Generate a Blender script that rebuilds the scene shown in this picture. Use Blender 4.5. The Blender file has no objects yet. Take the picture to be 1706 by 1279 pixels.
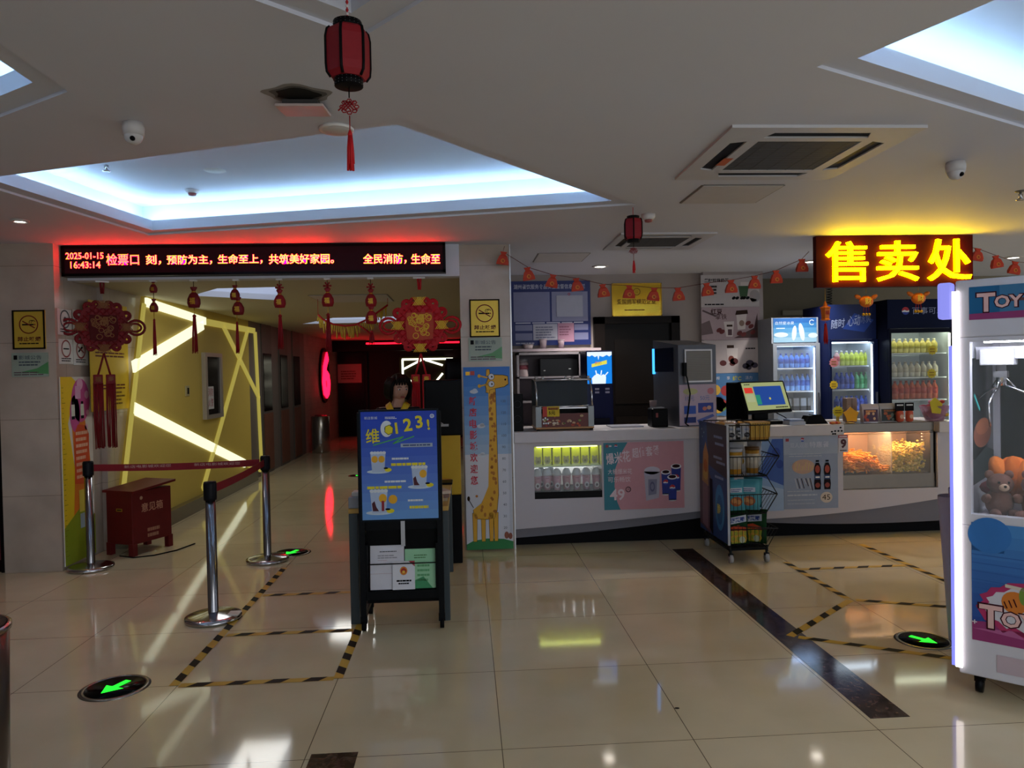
import bpy, bmesh, math, random
from mathutils import Vector, Matrix
from mathutils.geometry import tessellate_polygon
random.seed(7)
SC = bpy.context.scene
COL = SC.collection
# ---------------------------------------------------------------- camera
F, CX, CY, EYE = 1240.0, 853.0, 639.5, 1.55          # focal length in pixels of the 1706x1279 frame, eye height
YAW, PIT, ROLL = math.radians(3.6), math.radians(-0.95), 0.02
fw = Vector((math.sin(YAW)*math.cos(PIT), math.cos(YAW)*math.cos(PIT), math.sin(PIT)))
r0 = Vector((math.cos(YAW), -math.sin(YAW), 0)); u0 = r0.cross(fw)
RT = r0*math.cos(ROLL) - u0*math.sin(ROLL); UP = u0*math.cos(ROLL) + r0*math.sin(ROLL)
CAM = Vector((0, 0, EYE))
cam = bpy.data.cameras.new('camera'); camo = bpy.data.objects.new('camera', cam); COL.objects.link(camo)
cam.sensor_width = 36; cam.lens = F/1706*36; cam.clip_start = .05; cam.clip_end = 100
camo.matrix_world = Matrix.Translation(CAM) @ Matrix((RT, UP, -fw)).transposed().to_4x4()
SC.camera = camo
# ---------------------------------------------------------------- world, light, exposure
w = bpy.data.worlds.new('lobby'); SC.world = w; w.use_nodes = True
bg = w.node_tree.nodes['Background']; bg.inputs[0].default_value = (.84, .93, 1.06, 1); bg.inputs[1].default_value = .82
SC.view_settings.view_transform = 'Standard'; SC.view_settings.look = 'None'
SC.view_settings.gamma = 1; SC.view_settings.use_curve_mapping = False
SC.view_settings.exposure = 0.0
def area(name, loc, rot, sx, sy, power, color):
    l = bpy.data.lights.new(name, 'AREA'); l.shape = 'RECTANGLE'; l.size = sx; l.size_y = sy; l.energy = power; l.color = color
    o = bpy.data.objects.new(name, l); o.location = loc; o.rotation_euler = rot; COL.objects.link(o); return o
area('front_fill', (4.2, -4.5, 1.7), (math.radians(82), 0, math.radians(4)), 6, 2.2, 70, (.94, .97, 1))  # added fill from behind the camera, no such source in view
area('overhead_fill', (2.8, -1.2, 2.6), (math.radians(14), 0, 0), 3.8, 2.4, 110, (.96, .98, 1))  # added overhead fill behind the camera, brightens the floor
area('corridor_tray_light', (-2.2, 7.7, 2.37), (0, 0, 0), .5, .8, 6, (1, .98, .9))
area('corridor_tray_light', (-1.5, 11.5, 2.37), (0, 0, 0), 1.2, .8, 11, (1, .97, .85))
# ---------------------------------------------------------------- helpers
def ray(x, y): return fw + RT*((x-CX)/F) - UP*((y-CY)/F)
def PY(x, y, Y): d = ray(x, y); return CAM + d*(Y/d.y)          # photo point on the plane y = Y
def PZ(x, y, Z=0): d = ray(x, y); return CAM + d*((Z-EYE)/d.z)  # ... on the level z = Z
def PX(x, y, X): d = ray(x, y); return CAM + d*(X/d.x)
def lin(h):
    h = h.lstrip('#'); o = []
    for i in (0, 2, 4):
        c = int(h[i:i+2], 16)/255; o.append(c/12.92 if c <= .04045 else ((c+.055)/1.055)**2.4)
    return o
MATS = {}
def M(h, r=.55, metal=0, e=0, a=1, var=.07, sc=14, bump=0, spec=.3, tr=0):
    k = (h, r, metal, e, a, var, sc, bump, spec, tr)
    if k in MATS: return MATS[k]
    if not metal and sum(lin(h))/3 < .03: spec = min(spec, .07)
    m = bpy.data.materials.new('paint_%s_%d' % (h.lstrip('#'), len(MATS))); m.use_nodes = True
    nt = m.node_tree; b = nt.nodes['Principled BSDF']; c = lin(h)
    b.inputs['Roughness'].default_value = r; b.inputs['Metallic'].default_value = metal
    b.inputs['Specular IOR Level'].default_value = spec
    b.inputs['Base Color'].default_value = (*c, 1); b.inputs['Alpha'].default_value = a
    b.inputs['Transmission Weight'].default_value = tr
    if e:
        b.inputs['Emission Color'].default_value = (*c, 1); b.inputs['Emission Strength'].default_value = e
        b.inputs['Base Color'].default_value = (*[x*.3 for x in c], 1)
    elif var and a == 1:
        n = nt.nodes.new('ShaderNodeTexNoise'); n.inputs['Scale'].default_value = sc; n.inputs['Detail'].default_value = 3
        t = nt.nodes.new('ShaderNodeTexCoord'); nt.links.new(t.outputs['Object'], n.inputs['Vector'])
        x = nt.nodes.new('ShaderNodeMix'); x.data_type = 'RGBA'
        x.inputs[6].default_value = (*[v*(1-var) for v in c], 1); x.inputs[7].default_value = (*[min(1, v*(1+var)) for v in c], 1)
        nt.links.new(n.outputs['Fac'], x.inputs[0]); nt.links.new(x.outputs[2], b.inputs['Base Color'])
        if bump:
            bp = nt.nodes.new('ShaderNodeBump'); bp.inputs['Strength'].default_value = bump; bp.inputs['Distance'].default_value = .01
            nt.links.new(n.outputs['Fac'], bp.inputs['Height']); nt.links.new(bp.outputs[0], b.inputs['Normal'])
    MATS[k] = m; return m
GLY = {}
def glyphs(s, bold=0, ext=0):
    k = (s, bold, ext)
    if k in GLY: return GLY[k]
    c = bpy.data.curves.new('lettering', 'FONT'); c.body = s; c.resolution_u = 2; c.offset = bold; c.extrude = .5 if ext else 0
    o = bpy.data.objects.new('lettering', c); COL.objects.link(o)
    me = bpy.data.meshes.new_from_object(o.evaluated_get(bpy.context.evaluated_depsgraph_get()))
    vs = [tuple(v.co) for v in me.vertices]; fs = [tuple(p.vertices) for p in me.polygons]
    bpy.data.objects.remove(o); bpy.data.curves.remove(c); bpy.data.meshes.remove(me)
    xs = [v[0] for v in vs]; ys = [v[1] for v in vs]
    GLY[k] = (vs, fs, min(xs), max(xs), min(ys), max(ys)); return GLY[k]
W = {}
class MB:
    """collects shapes, then links them as ONE mesh object"""
    def __init__(s, T=None): s.v = []; s.f = []; s.mi = []; s.ms = []; s.sm = []; s.T = T or Matrix()
    def add(s, vs, fs, m, smooth=False):
        if m not in s.ms: s.ms.append(m)
        i = s.ms.index(m); b = len(s.v)
        s.v += [s.T @ Vector(v) for v in vs]
        for f in fs: s.f.append([b+j for j in f]); s.mi.append(i); s.sm.append(smooth)
        return s
    def at(s, o, right=(1, 0, 0), up=(0, 0, 1)):                # drawing frame: u right, v up, n towards the viewer
        r = Vector(right).normalized(); u = Vector(up).normalized(); n = r.cross(u)
        s.T = Matrix.Translation(Vector(o)) @ Matrix((r, u, n)).transposed().to_4x4(); return s
    def box(s, x0, x1, y0, y1, z0, z1, m, bev=0):
        if bev:
            bm = bmesh.new(); bmesh.ops.create_cube(bm, size=1)
            for v in bm.verts: v.co = ((x0+x1)/2+v.co.x*(x1-x0), (y0+y1)/2+v.co.y*(y1-y0), (z0+z1)/2+v.co.z*(z1-z0))
            bmesh.ops.bevel(bm, geom=bm.edges[:], offset=bev, segments=2, affect='EDGES', profile=.5)
            bm.verts.ensure_lookup_table(); vs = [v.co[:] for v in bm.verts]; fs = [[v.index for v in f.verts] for f in bm.faces]; bm.free()
            return s.add(vs, fs, m, False)
        v = [(x, y, z) for z in (z0, z1) for y in (y0, y1) for x in (x0, x1)]
        return s.add(v, [(0, 2, 3, 1), (4, 5, 7, 6), (0, 1, 5, 4), (2, 6, 7, 3), (0, 4, 6, 2), (1, 3, 7, 5)], m)
    def bar(s, p, q, a, b, m, up=(0, 0, 1)):                     # rectangular bar from p to q, a wide, b along 'up'
        p = Vector(p); q = Vector(q); d = (q-p).normalized(); u = Vector(up); x = d.cross(u)
        if x.length < 1e-4: x = d.cross(Vector((0, 1, 0)))
        x.normalize(); u = x.cross(d); v = []
        for c in (p, q):
            for i, j in ((-1, -1), (1, -1), (1, 1), (-1, 1)): v.append(c+x*i*a/2+u*j*b/2)
        return s.add(v, [(0, 1, 2, 3), (7, 6, 5, 4), (0, 4, 5, 1), (1, 5, 6, 2), (2, 6, 7, 3), (3, 7, 4, 0)], m)
    def tube(s, pts, r, m, seg=8, caps=True, closed=False):
        pts = [Vector(p) for p in pts]; n = len(pts); rs = r if isinstance(r, (list, tuple)) else [r]*n
        vs = []; pr = None
        for i, p in enumerate(pts):
            if closed: d = pts[(i+1) % n]-pts[i-1]
            else: d = pts[min(i+1, n-1)]-pts[max(i-1, 0)]
            d.normalize()
            x = d.orthogonal() if pr is None else pr - d*pr.dot(d)
            if x.length < 1e-6: x = d.orthogonal()
            x.normalize(); pr = x; y = d.cross(x)
            for k in range(seg):
                t = 2*math.pi*k/seg; vs.append(p+(x*math.cos(t)+y*math.sin(t))*rs[i])
        fs = []
        for i in range(n if closed else n-1):
            j = (i+1) % n
            for k in range(seg): fs.append((i*seg+k, i*seg+(k+1) % seg, j*seg+(k+1) % seg, j*seg+k))
        if caps and not closed: fs += [tuple(range(seg))[::-1], tuple(range((n-1)*seg, n*seg))]
        return s.add(vs, fs, m, True)
    def lathe(s, prof, c, m, seg=16, sx=1, sy=1, smooth=True):   # profile (r, z) around the vertical through c
        vs = []; fs = []; n = len(prof)
        for r, z in prof:
            for k in range(seg):
                t = 2*math.pi*k/seg; vs.append((c[0]+r*sx*math.cos(t), c[1]+r*sy*math.sin(t), c[2]+z))
        for i in range(n-1):
            for k in range(seg): fs.append((i*seg+k, i*seg+(k+1) % seg, (i+1)*seg+(k+1) % seg, (i+1)*seg+k))
        if prof[0][0] > 1e-4: fs.append(tuple(range(seg))[::-1])
        if prof[-1][0] > 1e-4: fs.append(tuple(range((n-1)*seg, n*seg)))
        return s.add(vs, fs, m, smooth)
    def ball(s, c, r, m, seg=14, rings=8, f=None):
        rx, ry, rz = r if isinstance(r, (list, tuple)) else (r, r, r); vs = [(0, 0, -1)]; fs = []
        for i in range(1, rings):
            p = -math.pi/2+math.pi*i/rings
            for k in range(seg):
                t = 2*math.pi*k/seg; vs.append((math.cos(p)*math.cos(t), math.cos(p)*math.sin(t), math.sin(p)))
        vs.append((0, 0, 1)); L = len(vs)-1
        for k in range(seg):
            fs.append((0, 1+(k+1) % seg, 1+k)); fs.append((L, L-seg+k, L-seg+(k+1) % seg))
            for i in range(rings-2): a = 1+i*seg; fs.append((a+k, a+(k+1) % seg, a+seg+(k+1) % seg, a+seg+k))
        out = []
        for v in vs:
            q = Vector((v[0]*rx, v[1]*ry, v[2]*rz))
            if f: q = f(q)
            out.append(q+Vector(c))
        return s.add(out, fs, m, True)
    def sheet(s, loops, m, n0=0, n1=None):                       # polygon with holes in the (u, v) plane, optional thickness n0..n1
        L = [[Vector((p[0], p[1], 0)) for p in l] for l in loops]; tr = tessellate_polygon(L)
        flat = [p for l in loops for p in l]; N = len(flat)
        def ccw(t):
            a, b, c = (flat[i] for i in t)
            return t if (b[0]-a[0])*(c[1]-a[1])-(b[1]-a[1])*(c[0]-a[0]) > 0 else t[::-1]
        tr = [ccw(tuple(t)) for t in tr]
        if n1 is None: return s.add([(p[0], p[1], n0) for p in flat], tr, m)
        vs = [(p[0], p[1], n0) for p in flat]+[(p[0], p[1], n1) for p in flat]
        fs = [t[::-1] for t in tr]+[tuple(i+N for i in t) for t in tr]; b = 0
        for l in loops:
            k = len(l)
            for i in range(k): j = (i+1) % k; fs.append((b+i, b+j, b+N+j, b+N+i))
            b += k
        return s.add(vs, fs, m)
    # flat printed artwork in the current frame; layer k floats k * 0.6 mm above the paper
    def rect(s, u0_, v0_, u1, v1, m, k=1): return s.pl([(u0_, v0_), (u1, v0_), (u1, v1), (u0_, v1)], m, k)
    def pl(s, pts, m, k=1): return s.sheet([pts], m, (k+.5)*.0006)
    def ell(s, u, v, ru, rv, m, k=1, seg=24, rot=0):
        return s.pl([(u+ru*math.cos(t)*math.cos(rot)-rv*math.sin(t)*math.sin(rot), v+ru*math.cos(t)*math.sin(rot)+rv*math.sin(t)*math.cos(rot)) for t in [2*math.pi*i/seg for i in range(seg)]], m, k)
    def ring(s, u, v, r, wd, m, k=1, seg=28, a0=0, a1=2*math.pi, sy=1):
        n = seg; vs = []; fs = []
        for i in range(n+1):
            t = a0+(a1-a0)*i/n
            for q in (r-wd/2, r+wd/2): vs.append((u+q*math.cos(t), v+q*math.sin(t)*sy, (k+.5)*.0006))
        for i in range(n): fs.append((2*i, 2*i+1, 2*i+3, 2*i+2))
        return s.add(vs, fs, m)
    def ln(s, p, q, wd, m, k=1):
        d = Vector((q[0]-p[0], q[1]-p[1])); x = Vector((-d.y, d.x)).normalized()*wd/2
        return s.pl([(p[0]-x.x, p[1]-x.y), (q[0]-x.x, q[1]-x.y), (q[0]+x.x, q[1]+x.y), (p[0]+x.x, p[1]+x.y)], m, k)
    def lines(s, u, v, wd, n, dv, m, k=1, h=None, ragged=.3):    # illegible small print
        for i in range(n):
            x = u; e = u+wd*(1-ragged*random.random())
            while x < e: q = min(e, x+wd*random.uniform(.08, .25)); s.rect(x, v-i*dv-(h or dv*.45), q, v-i*dv, m, k); x = q+wd*.02
    def txt(s, t, u, v, h, m, k=1, w=None, bold=0, depth=0, shear=0, rot=0, center=False, n0=None):
        vs, fs, x0, x1, y0, y1 = glyphs(t, bold, depth > 0); sy = h/(y1-y0); sx = w/(x1-x0) if w else sy
        n0 = (k+.5)*.0006 if n0 is None else n0; o = []; c, q = math.cos(rot), math.sin(rot)
        if center: u -= (x1-x0)*sx/2
        for x, y, z in vs:
            a = (x-x0)*sx; b = (y-y0)*sy; a += b*shear
            o.append((u+a*c-b*q, v+a*q+b*c, n0+(z+.5)*depth if depth else n0))
        return s.add(o, fs, m)
    def build(s, name, parent=None, local=False, origin=None):
        vs = s.v
        if parent is not None and not local: I = W[parent.name].inverted(); vs = [I @ v for v in vs]
        if parent is None and origin is None:
            xs = [v.x for v in vs]; ys = [v.y for v in vs]; zs = [v.z for v in vs]
            origin = Vector(((min(xs)+max(xs))/2, (min(ys)+max(ys))/2, min(zs)))
        if parent is None: vs = [v-Vector(origin) for v in vs]
        me = bpy.data.meshes.new(name); me.from_pydata([tuple(v) for v in vs], [], s.f)
        for m in s.ms: me.materials.append(m)
        me.polygons.foreach_set('material_index', s.mi); me.polygons.foreach_set('use_smooth', s.sm); me.update()
        o = bpy.data.objects.new(name, me); COL.objects.link(o)
        if parent is not None: o.parent = parent; W[o.name] = W[parent.name].copy()
        else: o.location = origin; W[o.name] = Matrix.Translation(Vector(origin))
        return o
def tag(o, label, cat, group=None):
    o['label'] = label; o['category'] = cat
    if group: o['group'] = group
    return o
def struct(o): o['kind'] = 'structure'; return o
def thing(name, label, cat, loc=(0, 0, 0), rz=0, group=None):
    o = bpy.data.objects.new(name, None); o.empty_display_size = .1; COL.objects.link(o); o.location = loc; o.rotation_euler = (0, 0, rz)
    W[o.name] = Matrix.Translation(Vector(loc)) @ Matrix.Rotation(rz, 4, 'Z'); return tag(o, label, cat, group)
def dup(o, label, loc=None, rz=None, group=None, scale=None):
    def cp(a, p):
        c = a.copy(); COL.objects.link(c)
        if p is not None: c.parent = p
        for ch in a.children: cp(ch, c)
        return c
    c = cp(o, None); c['label'] = label
    if group: c['group'] = group
    if loc is not None: c.location = loc
    if rz is not None: c.rotation_euler = (0, 0, rz)
    if scale: c.scale = scale
    return c
ORD = ['leftmost', 'second from left', 'third from left', 'fourth from left', 'fifth from left', 'sixth from left', 'seventh from left', 'eighth from left', 'ninth from left', 'tenth from left']
def rows(sc, *r): return r
WHITE = M('#d9d6d2', .45); BLACK = M('#0b0b0d', .4); INK = M('#16161a', .7, var=0); PAPER = M('#d8d8dc', .5, var=.02)
CHROME = M('#c9c9cc', .14, 1, var=.02); STEEL = M('#a9a9ab', .3, 1); RED = M('#a3121c', .55); GOLD = M('#c79a2b', .35, .6)
LRED = M('#c42026', .6); YEL = M('#e3c021', .5); GLASS = M('#dfe8ea', .04, a=.10)
# ================================================================ the setting
ZC = 2.66
def nodes(name): m = bpy.data.materials.new(name); m.use_nodes = True; return m, m.node_tree, m.node_tree.nodes['Principled BSDF']
def floor_mat():
    m, nt, b = nodes('polished_beige_tile'); N = nt.nodes.new; L = nt.links.new
    tc = N('ShaderNodeTexCoord'); mp = N('ShaderNodeMapping'); mp.inputs['Location'].default_value = (-.12+80, -.63+80, 0)
    L(tc.outputs['Object'], mp.inputs[0]); br = N('ShaderNodeTexBrick'); br.offset = 0; br.inputs['Scale'].default_value = 1
    br.inputs['Brick Width'].default_value = .8; br.inputs['Row Height'].default_value = .8; br.inputs['Mortar Size'].default_value = .0022; br.inputs['Mortar Smooth'].default_value = .2
    br.inputs['Color1'].default_value = (*lin('#d2c4a2'), 1); br.inputs['Color2'].default_value = (*lin('#cdbf9d'), 1); br.inputs['Mortar'].default_value = (*lin('#6b5f4c'), 1)
    L(mp.outputs[0], br.inputs[0]); ns = N('ShaderNodeTexNoise'); ns.inputs['Scale'].default_value = 2.2; ns.inputs['Detail'].default_value = 6; L(tc.outputs['Object'], ns.inputs[0])
    mx = N('ShaderNodeMix'); mx.data_type = 'RGBA'; mx.blend_type = 'MULTIPLY'; mx.inputs[0].default_value = 1
    rp = N('ShaderNodeValToRGB'); rp.color_ramp.elements[0].color = (.88, .88, .87, 1); rp.color_ramp.elements[0].position = .3; rp.color_ramp.elements[1].color = (1, 1, 1, 1); rp.color_ramp.elements[1].position = .7
    L(ns.outputs[0], rp.inputs[0]); L(br.outputs[0], mx.inputs[6]); L(rp.outputs[0], mx.inputs[7]); L(mx.outputs[2], b.inputs['Base Color'])
    b.inputs['Roughness'].default_value = .07; b.inputs['IOR'].default_value = 1.62
    return m
def marble_mat(name, c, rough, tw, th, amt=.12):
    m, nt, b = nodes(name); N = nt.nodes.new; L = nt.links.new
    tc = N('ShaderNodeTexCoord'); sp = N('ShaderNodeSeparateXYZ'); L(tc.outputs['Object'], sp.inputs[0]); ad = N('ShaderNodeMath'); L(sp.outputs[0], ad.inputs[0]); L(sp.outputs[1], ad.inputs[1])
    cb = N('ShaderNodeCombineXYZ'); L(ad.outputs[0], cb.inputs[0]); L(sp.outputs[2], cb.inputs[1])
    br = N('ShaderNodeTexBrick'); br.offset = 0; br.inputs['Scale'].default_value = 1; br.inputs['Brick Width'].default_value = tw; br.inputs['Row Height'].default_value = th; br.inputs['Mortar Size'].default_value = .002
    k = lin(c); br.inputs['Color1'].default_value = (*k, 1); br.inputs['Color2'].default_value = (*[x*.95 for x in k], 1); br.inputs['Mortar'].default_value = (*[x*.5 for x in k], 1); L(cb.outputs[0], br.inputs[0])
    ns = N('ShaderNodeTexNoise'); ns.inputs['Scale'].default_value = 3; ns.inputs['Detail'].default_value = 8; L(tc.outputs['Object'], ns.inputs[0])
    mx = N('ShaderNodeMix'); mx.data_type = 'RGBA'; mx.blend_type = 'MULTIPLY'; mx.inputs[0].default_value = 1
    rp = N('ShaderNodeValToRGB'); rp.color_ramp.elements[0].color = (1-amt*2,)*3+(1,); rp.color_ramp.elements[1].color = (1, 1, 1, 1); rp.color_ramp.elements[0].position = .3; rp.color_ramp.elements[1].position = .65
    L(ns.outputs[0], rp.inputs[0]); L(br.outputs[0], mx.inputs[6]); L(rp.outputs[0], mx.inputs[7]); L(mx.outputs[2], b.inputs['Base Color']); b.inputs['Roughness'].default_value = rough
    return m
def stone_mat():
    m, nt, b = nodes('dark_emperador_stone'); N = nt.nodes.new; L = nt.links.new
    tc = N('ShaderNodeTexCoord'); ns = N('ShaderNodeTexNoise'); ns.inputs['Scale'].default_value = 22; ns.inputs['Detail'].default_value = 9; ns.inputs['Distortion'].default_value = 1.5; L(tc.outputs['Object'], ns.inputs[0])
    rp = N('ShaderNodeValToRGB'); e = rp.color_ramp.elements; e[0].position = .35; e[0].color = (*lin('#1c1412'), 1); e[1].position = .7; e[1].color = (*lin('#5a463c'), 1)
    L(ns.outputs[0], rp.inputs[0]); L(rp.outputs[0], b.inputs['Base Color']); b.inputs['Roughness'].default_value = .1; return m
TILE = floor_mat(); STONE = stone_mat(); MARB = marble_mat('grey_beige_marble', '#b5a698', .22, .62, .62)
PAINT = M('#cacdd8', .7, var=.02, sc=3); SIGN_LIT = M('#7d7460', .7, var=.04)  # right wall colour has the sign's yellow light mixed in
YWALL = M('#d0b656', .55, var=.03, sc=4); DKWOOD = M('#4a3c34', .45, var=.2, sc=6); DK = M('#120f10', .35)
REDWALL = marble_mat('pinkish_brick_wall', '#b08a84', .5, .3, .12)
def P(m, *b): return MB().box(*b, m)
struct(MB().box(-9, 10, -6, 21, -.1, 0, TILE).build('floor', origin=(0, 0, 0)))
g = .0012
struct(MB().at((0, 0, 0), (1, 0, 0), (0, 1, 0)).sheet([[(1.74, 3.13), (1.92, 3.13), (1.92, 6.26), (1.74, 6.26)]], STONE, 0, g).build('trim_1'))
struct(MB().at((0, 0, 0), (1, 0, 0), (0, 1, 0)).sheet([[(-.66, -1.5), (-.47, -1.5), (-.47, 3.07), (-.66, 3.07)]], STONE, 0, g).build('trim_2'))
# ---- ceiling with four recessed trays
def offset(poly, d):
    n = len(poly); out = []; A = sum(poly[i][0]*poly[(i+1) % n][1]-poly[(i+1) % n][0]*poly[i][1] for i in range(n)); s = 1 if A > 0 else -1
    for i in range(n):
        p0, p1, p2 = (Vector(poly[i-1]), Vector(poly[i]), Vector(poly[(i+1) % n]))
        d1 = (p1-p0).normalized(); d2 = (p2-p1).normalized(); n1 = Vector((d1.y, -d1.x))*s; n2 = Vector((d2.y, -d2.x))*s
        b = (n1+n2); b = b/(b.dot(n1)); out.append(tuple(p1+b*d))
    return out
TRAYS = [[(-.25, 3.28), (1.18, 4.98), (-2.42, 5.94), (-2.72, 4.23)], [(1.33, 2.71), (1.95, 1.4), (4.6, 2.6), (4.3, 4.23)],
         [(-1.5, 2.98), (-1.5, 1.7), (-3.5, 1.8), (-3.4, 4.28)], [(-.32, 2.5), (-1.2, 1.72), (-.6, .9), (.6, 1.44)]]
cb = MB(); STEPH = .014
cb.at((0, 0, ZC), (1, 0, 0), (0, -1, 0))           # viewed from below
def fl(l): return [(p[0], -p[1]) for p in l]
out1 = [(-9, -6), (10, -6), (10, 9.4), (-.03, 9.4), (-.03, 6.62), (-9, 6.62)]
cb.sheet([fl(out1)]+[fl(t) for t in TRAYS], PAINT)
def wallring(b, a, z0, c, z1, m=PAINT):            # closed band between two outlines
    n = len(a); v = [(p[0], p[1], z0) for p in a]+[(p[0], p[1], z1) for p in c]
    b.add(v, [(i, (i+1) % n, n+(i+1) % n, n+i) for i in range(n)], m)
COVE = M('#b6e2ff', .5, e=27)
cb.T = Matrix(); trip = []
for i, t in enumerate(TRAYS):
    inn = offset(t, -.10); led = offset(t, .07); far = offset(t, .14); z1 = ZC+STEPH; z2 = z1+.075; z3 = z2+.17
    wallring(cb, t, ZC, t, z1); wallring(cb, t, z1, inn, z1); wallring(cb, inn, z1, inn, z2); wallring(cb, inn, z2, far, z2); wallring(cb, far, z2, far, z3)
    cb.add([(p[0], p[1], z3) for p in far], [tuple(range(len(far)))], PAINT)
    if i < 3: trip.append((offset(t, .06), offset(t, .04), z2, i))
struct(cb.build('ceiling', origin=(0, 0, ZC)))
names = ['long tray above the ticket entrance', 'tray at the right above the claw machine', 'tray at the far left near the camera']
for a, b_, z, i in trip:
    mb = MB(); n = len(a)
    mb.add([(p[0], p[1], z+.002) for p in a]+[(p[0], p[1], z+.002) for p in b_]+[(p[0], p[1], z+.014) for p in a]+[(p[0], p[1], z+.014) for p in b_],
           [q for k in range(n) for q in ((k, (k+1) % n, n+(k+1) % n, n+k), (2*n+k, 2*n+(k+1) % n, 3*n+(k+1) % n, 3*n+k), (k, 2*n+k, 2*n+(k+1) % n, (k+1) % n), (n+k, n+(k+1) % n, 3*n+(k+1) % n, 3*n+k))], COVE)
    tag(mb.build('cove_light_strip'), 'cool white cove light strip hidden on the ledge of the '+names[i], 'light strip', 'cove lights of the ceiling trays')
# ---- walls of the lobby and of the snack bar
struct(MB().box(-3.75, -3.3, 6.25, 7.0, 0, ZC, MARB).build('wall_left'))
struct(MB().box(-3.3, -.03, 6.46, 6.6, 2.385, ZC, PAINT).build('wall_front'))
pm = MB().box(-.03, .41, 6.5, 7.1, 0, ZC, MARB); pm.box(.405, .416, 6.49, 6.505, 0, ZC, STEEL)
struct(pm.build('wall_middle'))
struct(MB().box(-4.75, -4.6, -6, 6.5, 0, ZC, M('#8a7f76', .6, var=.03)).build('wall_light_block'))  # unseen wall, added to keep world light off the left side
struct(MB().box(-9, -3.75, 6.5, 6.6, 0, ZC, DK).build('wall_rear'))
bk = MB(); bk.at((0, 8.6, 0)); bk.sheet([[(.2, 0), (1.58, 0), (1.58, 2.1), (2.42, 2.1), (2.42, 0), (2.78, 0), (2.78, ZC), (.2, ZC)]], M('#9b918c', .6, var=.03), -.1, 0)
struct(bk.build('wall_back'))
struct(MB().box(2.78, 3.49, 8.5, 9.3, 0, ZC, M('#a59c9a', .6, var=.03)).build('wall_center'))
struct(MB().box(3.49, 9.5, 9.2, 9.35, 0, ZC, SIGN_LIT).build('wall_right'))
struct(MB().box(.15, .25, 7.1, 9.4, 0, ZC, M('#8d8580', .6)).build('wall_side'))
d1 = MB().box(1.5, 1.62, 8.5, 8.64, 0, 2.16, M('#15100e', .35)).box(2.4, 2.5, 8.5, 8.64, 0, 2.16, M('#15100e', .35)).box(1.5, 2.5, 8.5, 8.64, 2.08, 2.16, M('#15100e', .35))
d1o = struct(d1.build('door_1'))
lf = MB().box(1.62, 2.4, 8.56, 8.6, .01, 2.08, M('#0e0b0a', .3))
for z in (.25, 1.15): lf.box(1.74, 2.28, 8.55, 8.56, z, z+.75, M('#14100e', .3))
leaf = lf.build('door_leaf', d1o); MB().box(2.3, 2.34, 8.52, 8.56, .98, 1.14, STEEL).build('door_handle', d1o)
d2 = MB().box(-4.5, -3.78, 6.3, 6.36, 0, 2.5, M('#1a0a0c', .2)).box(-3.79, -3.75, 6.27, 6.36, 0, 2.6, M('#0d0b0c', .3)); d2o = struct(d2.build('door_2'))
MB().box(-3.95, -3.8, 6.29, 6.3, .1, .42, M('#5a1a28', .4)).build('door_sticker', d2o)
# ---- corridor
CZ = 2.385
cc = MB().at((0, 0, CZ), (1, 0, 0), (0, -1, 0))
CT = [[(-2.75, 7.75), (-2.3, 7.15), (-1.75, 7.1), (-2.0, 8.35)], [(-2.6, 12.2), (-1.9, 11.0), (-.8, 10.9), (-.7, 12.0)]]
cc.sheet([fl([(-3.4, 6.6), (.2, 6.6), (.2, 19.2), (-3.4, 19.2)])]+[fl(t) for t in CT], M('#b9b198', .7, var=.02)); cc.T = Matrix()  # olive tint of the yellow light is put into this ceiling paint
for t in CT:
    wallring(cc, t, CZ, t, CZ+.06); f = offset(t, .1); wallring(cc, t, CZ+.06, f, CZ+.06); wallring(cc, f, CZ+.06, f, CZ+.16)
    cc.add([(p[0], p[1], CZ+.16) for p in f], [(0, 1, 2, 3)], M('#e6f0ff', .5, e=1.1))
struct(cc.build('ceiling'))
mw = MB().box(-3.6, -3.25, 6.95, 11.3, 0, CZ+.2, MARB); struct(mw.build('wall_corridor'))
YX = -3.2
yw = MB().at((YX, 0, 0), (0, 1, 0), (0, 0, 1))
yw.sheet([[(7.02, .14), (11.3, .14), (11.3, CZ), (7.75, CZ)]], YWALL, -.05, 0); struct(yw.build('wall_yellow'))
struct(MB().box(-3.25, -3.12, 7.0, 11.35, 0, .15, M('#8f8b80', .25, .8)).build('baseboard_left'))
pw = MB().box(-3.5, -3.2, 11.3, 15.1, 0, CZ+.2, M('#6b635e', .5, var=.06)); struct(pw.build('wall_panelled'))
for i, (a, b_) in enumerate(((11.95, 12.55), (13.05, 13.65), (14.05, 14.65))):
    d = MB().box(-3.22, -3.185, a, b_, 0, CZ, M('#57504c', .5)); o = struct(d.build('door_%d' % (i+3)))
    MB().box(-3.19, -3.175, a+.06, b_-.06, 1.0, 1.92, M('#060606', .15)).build('dark_glass', o)
    MB().box(-3.19, -3.17, a+.04, b_-.04, .05, .96, M('#6a4436', .5, var=.2)).build('wood_panel', o)
struct(MB().box(-3.5, -3.2, 15.1, 19, 0, CZ+.1, REDWALL).build('wall_brick'))
struct(MB().box(-3.6, .3, 19, 19.15, 0, CZ+.2, M('#2a2022', .4)).build('wall_end'))
struct(MB().box(.15, .25, 9.4, 19, 0, CZ+.2, M('#2e2a2a', .5)).build('wall_corridor_right'))
struct(MB().box(-3.2, .15, 18.3, 18.5, 2.12, CZ, DK).build('trim_3'))
d = MB().box(-3.15, -2.45, 18.9, 19, 0, 2.1, M('#1a1416', .35)); o = struct(d.build('door_6'))
MB().box(-3.08, -2.52, 18.88, 18.9, .05, 2.02, M('#100c0d', .3)).build('door_leaf', o)
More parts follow.
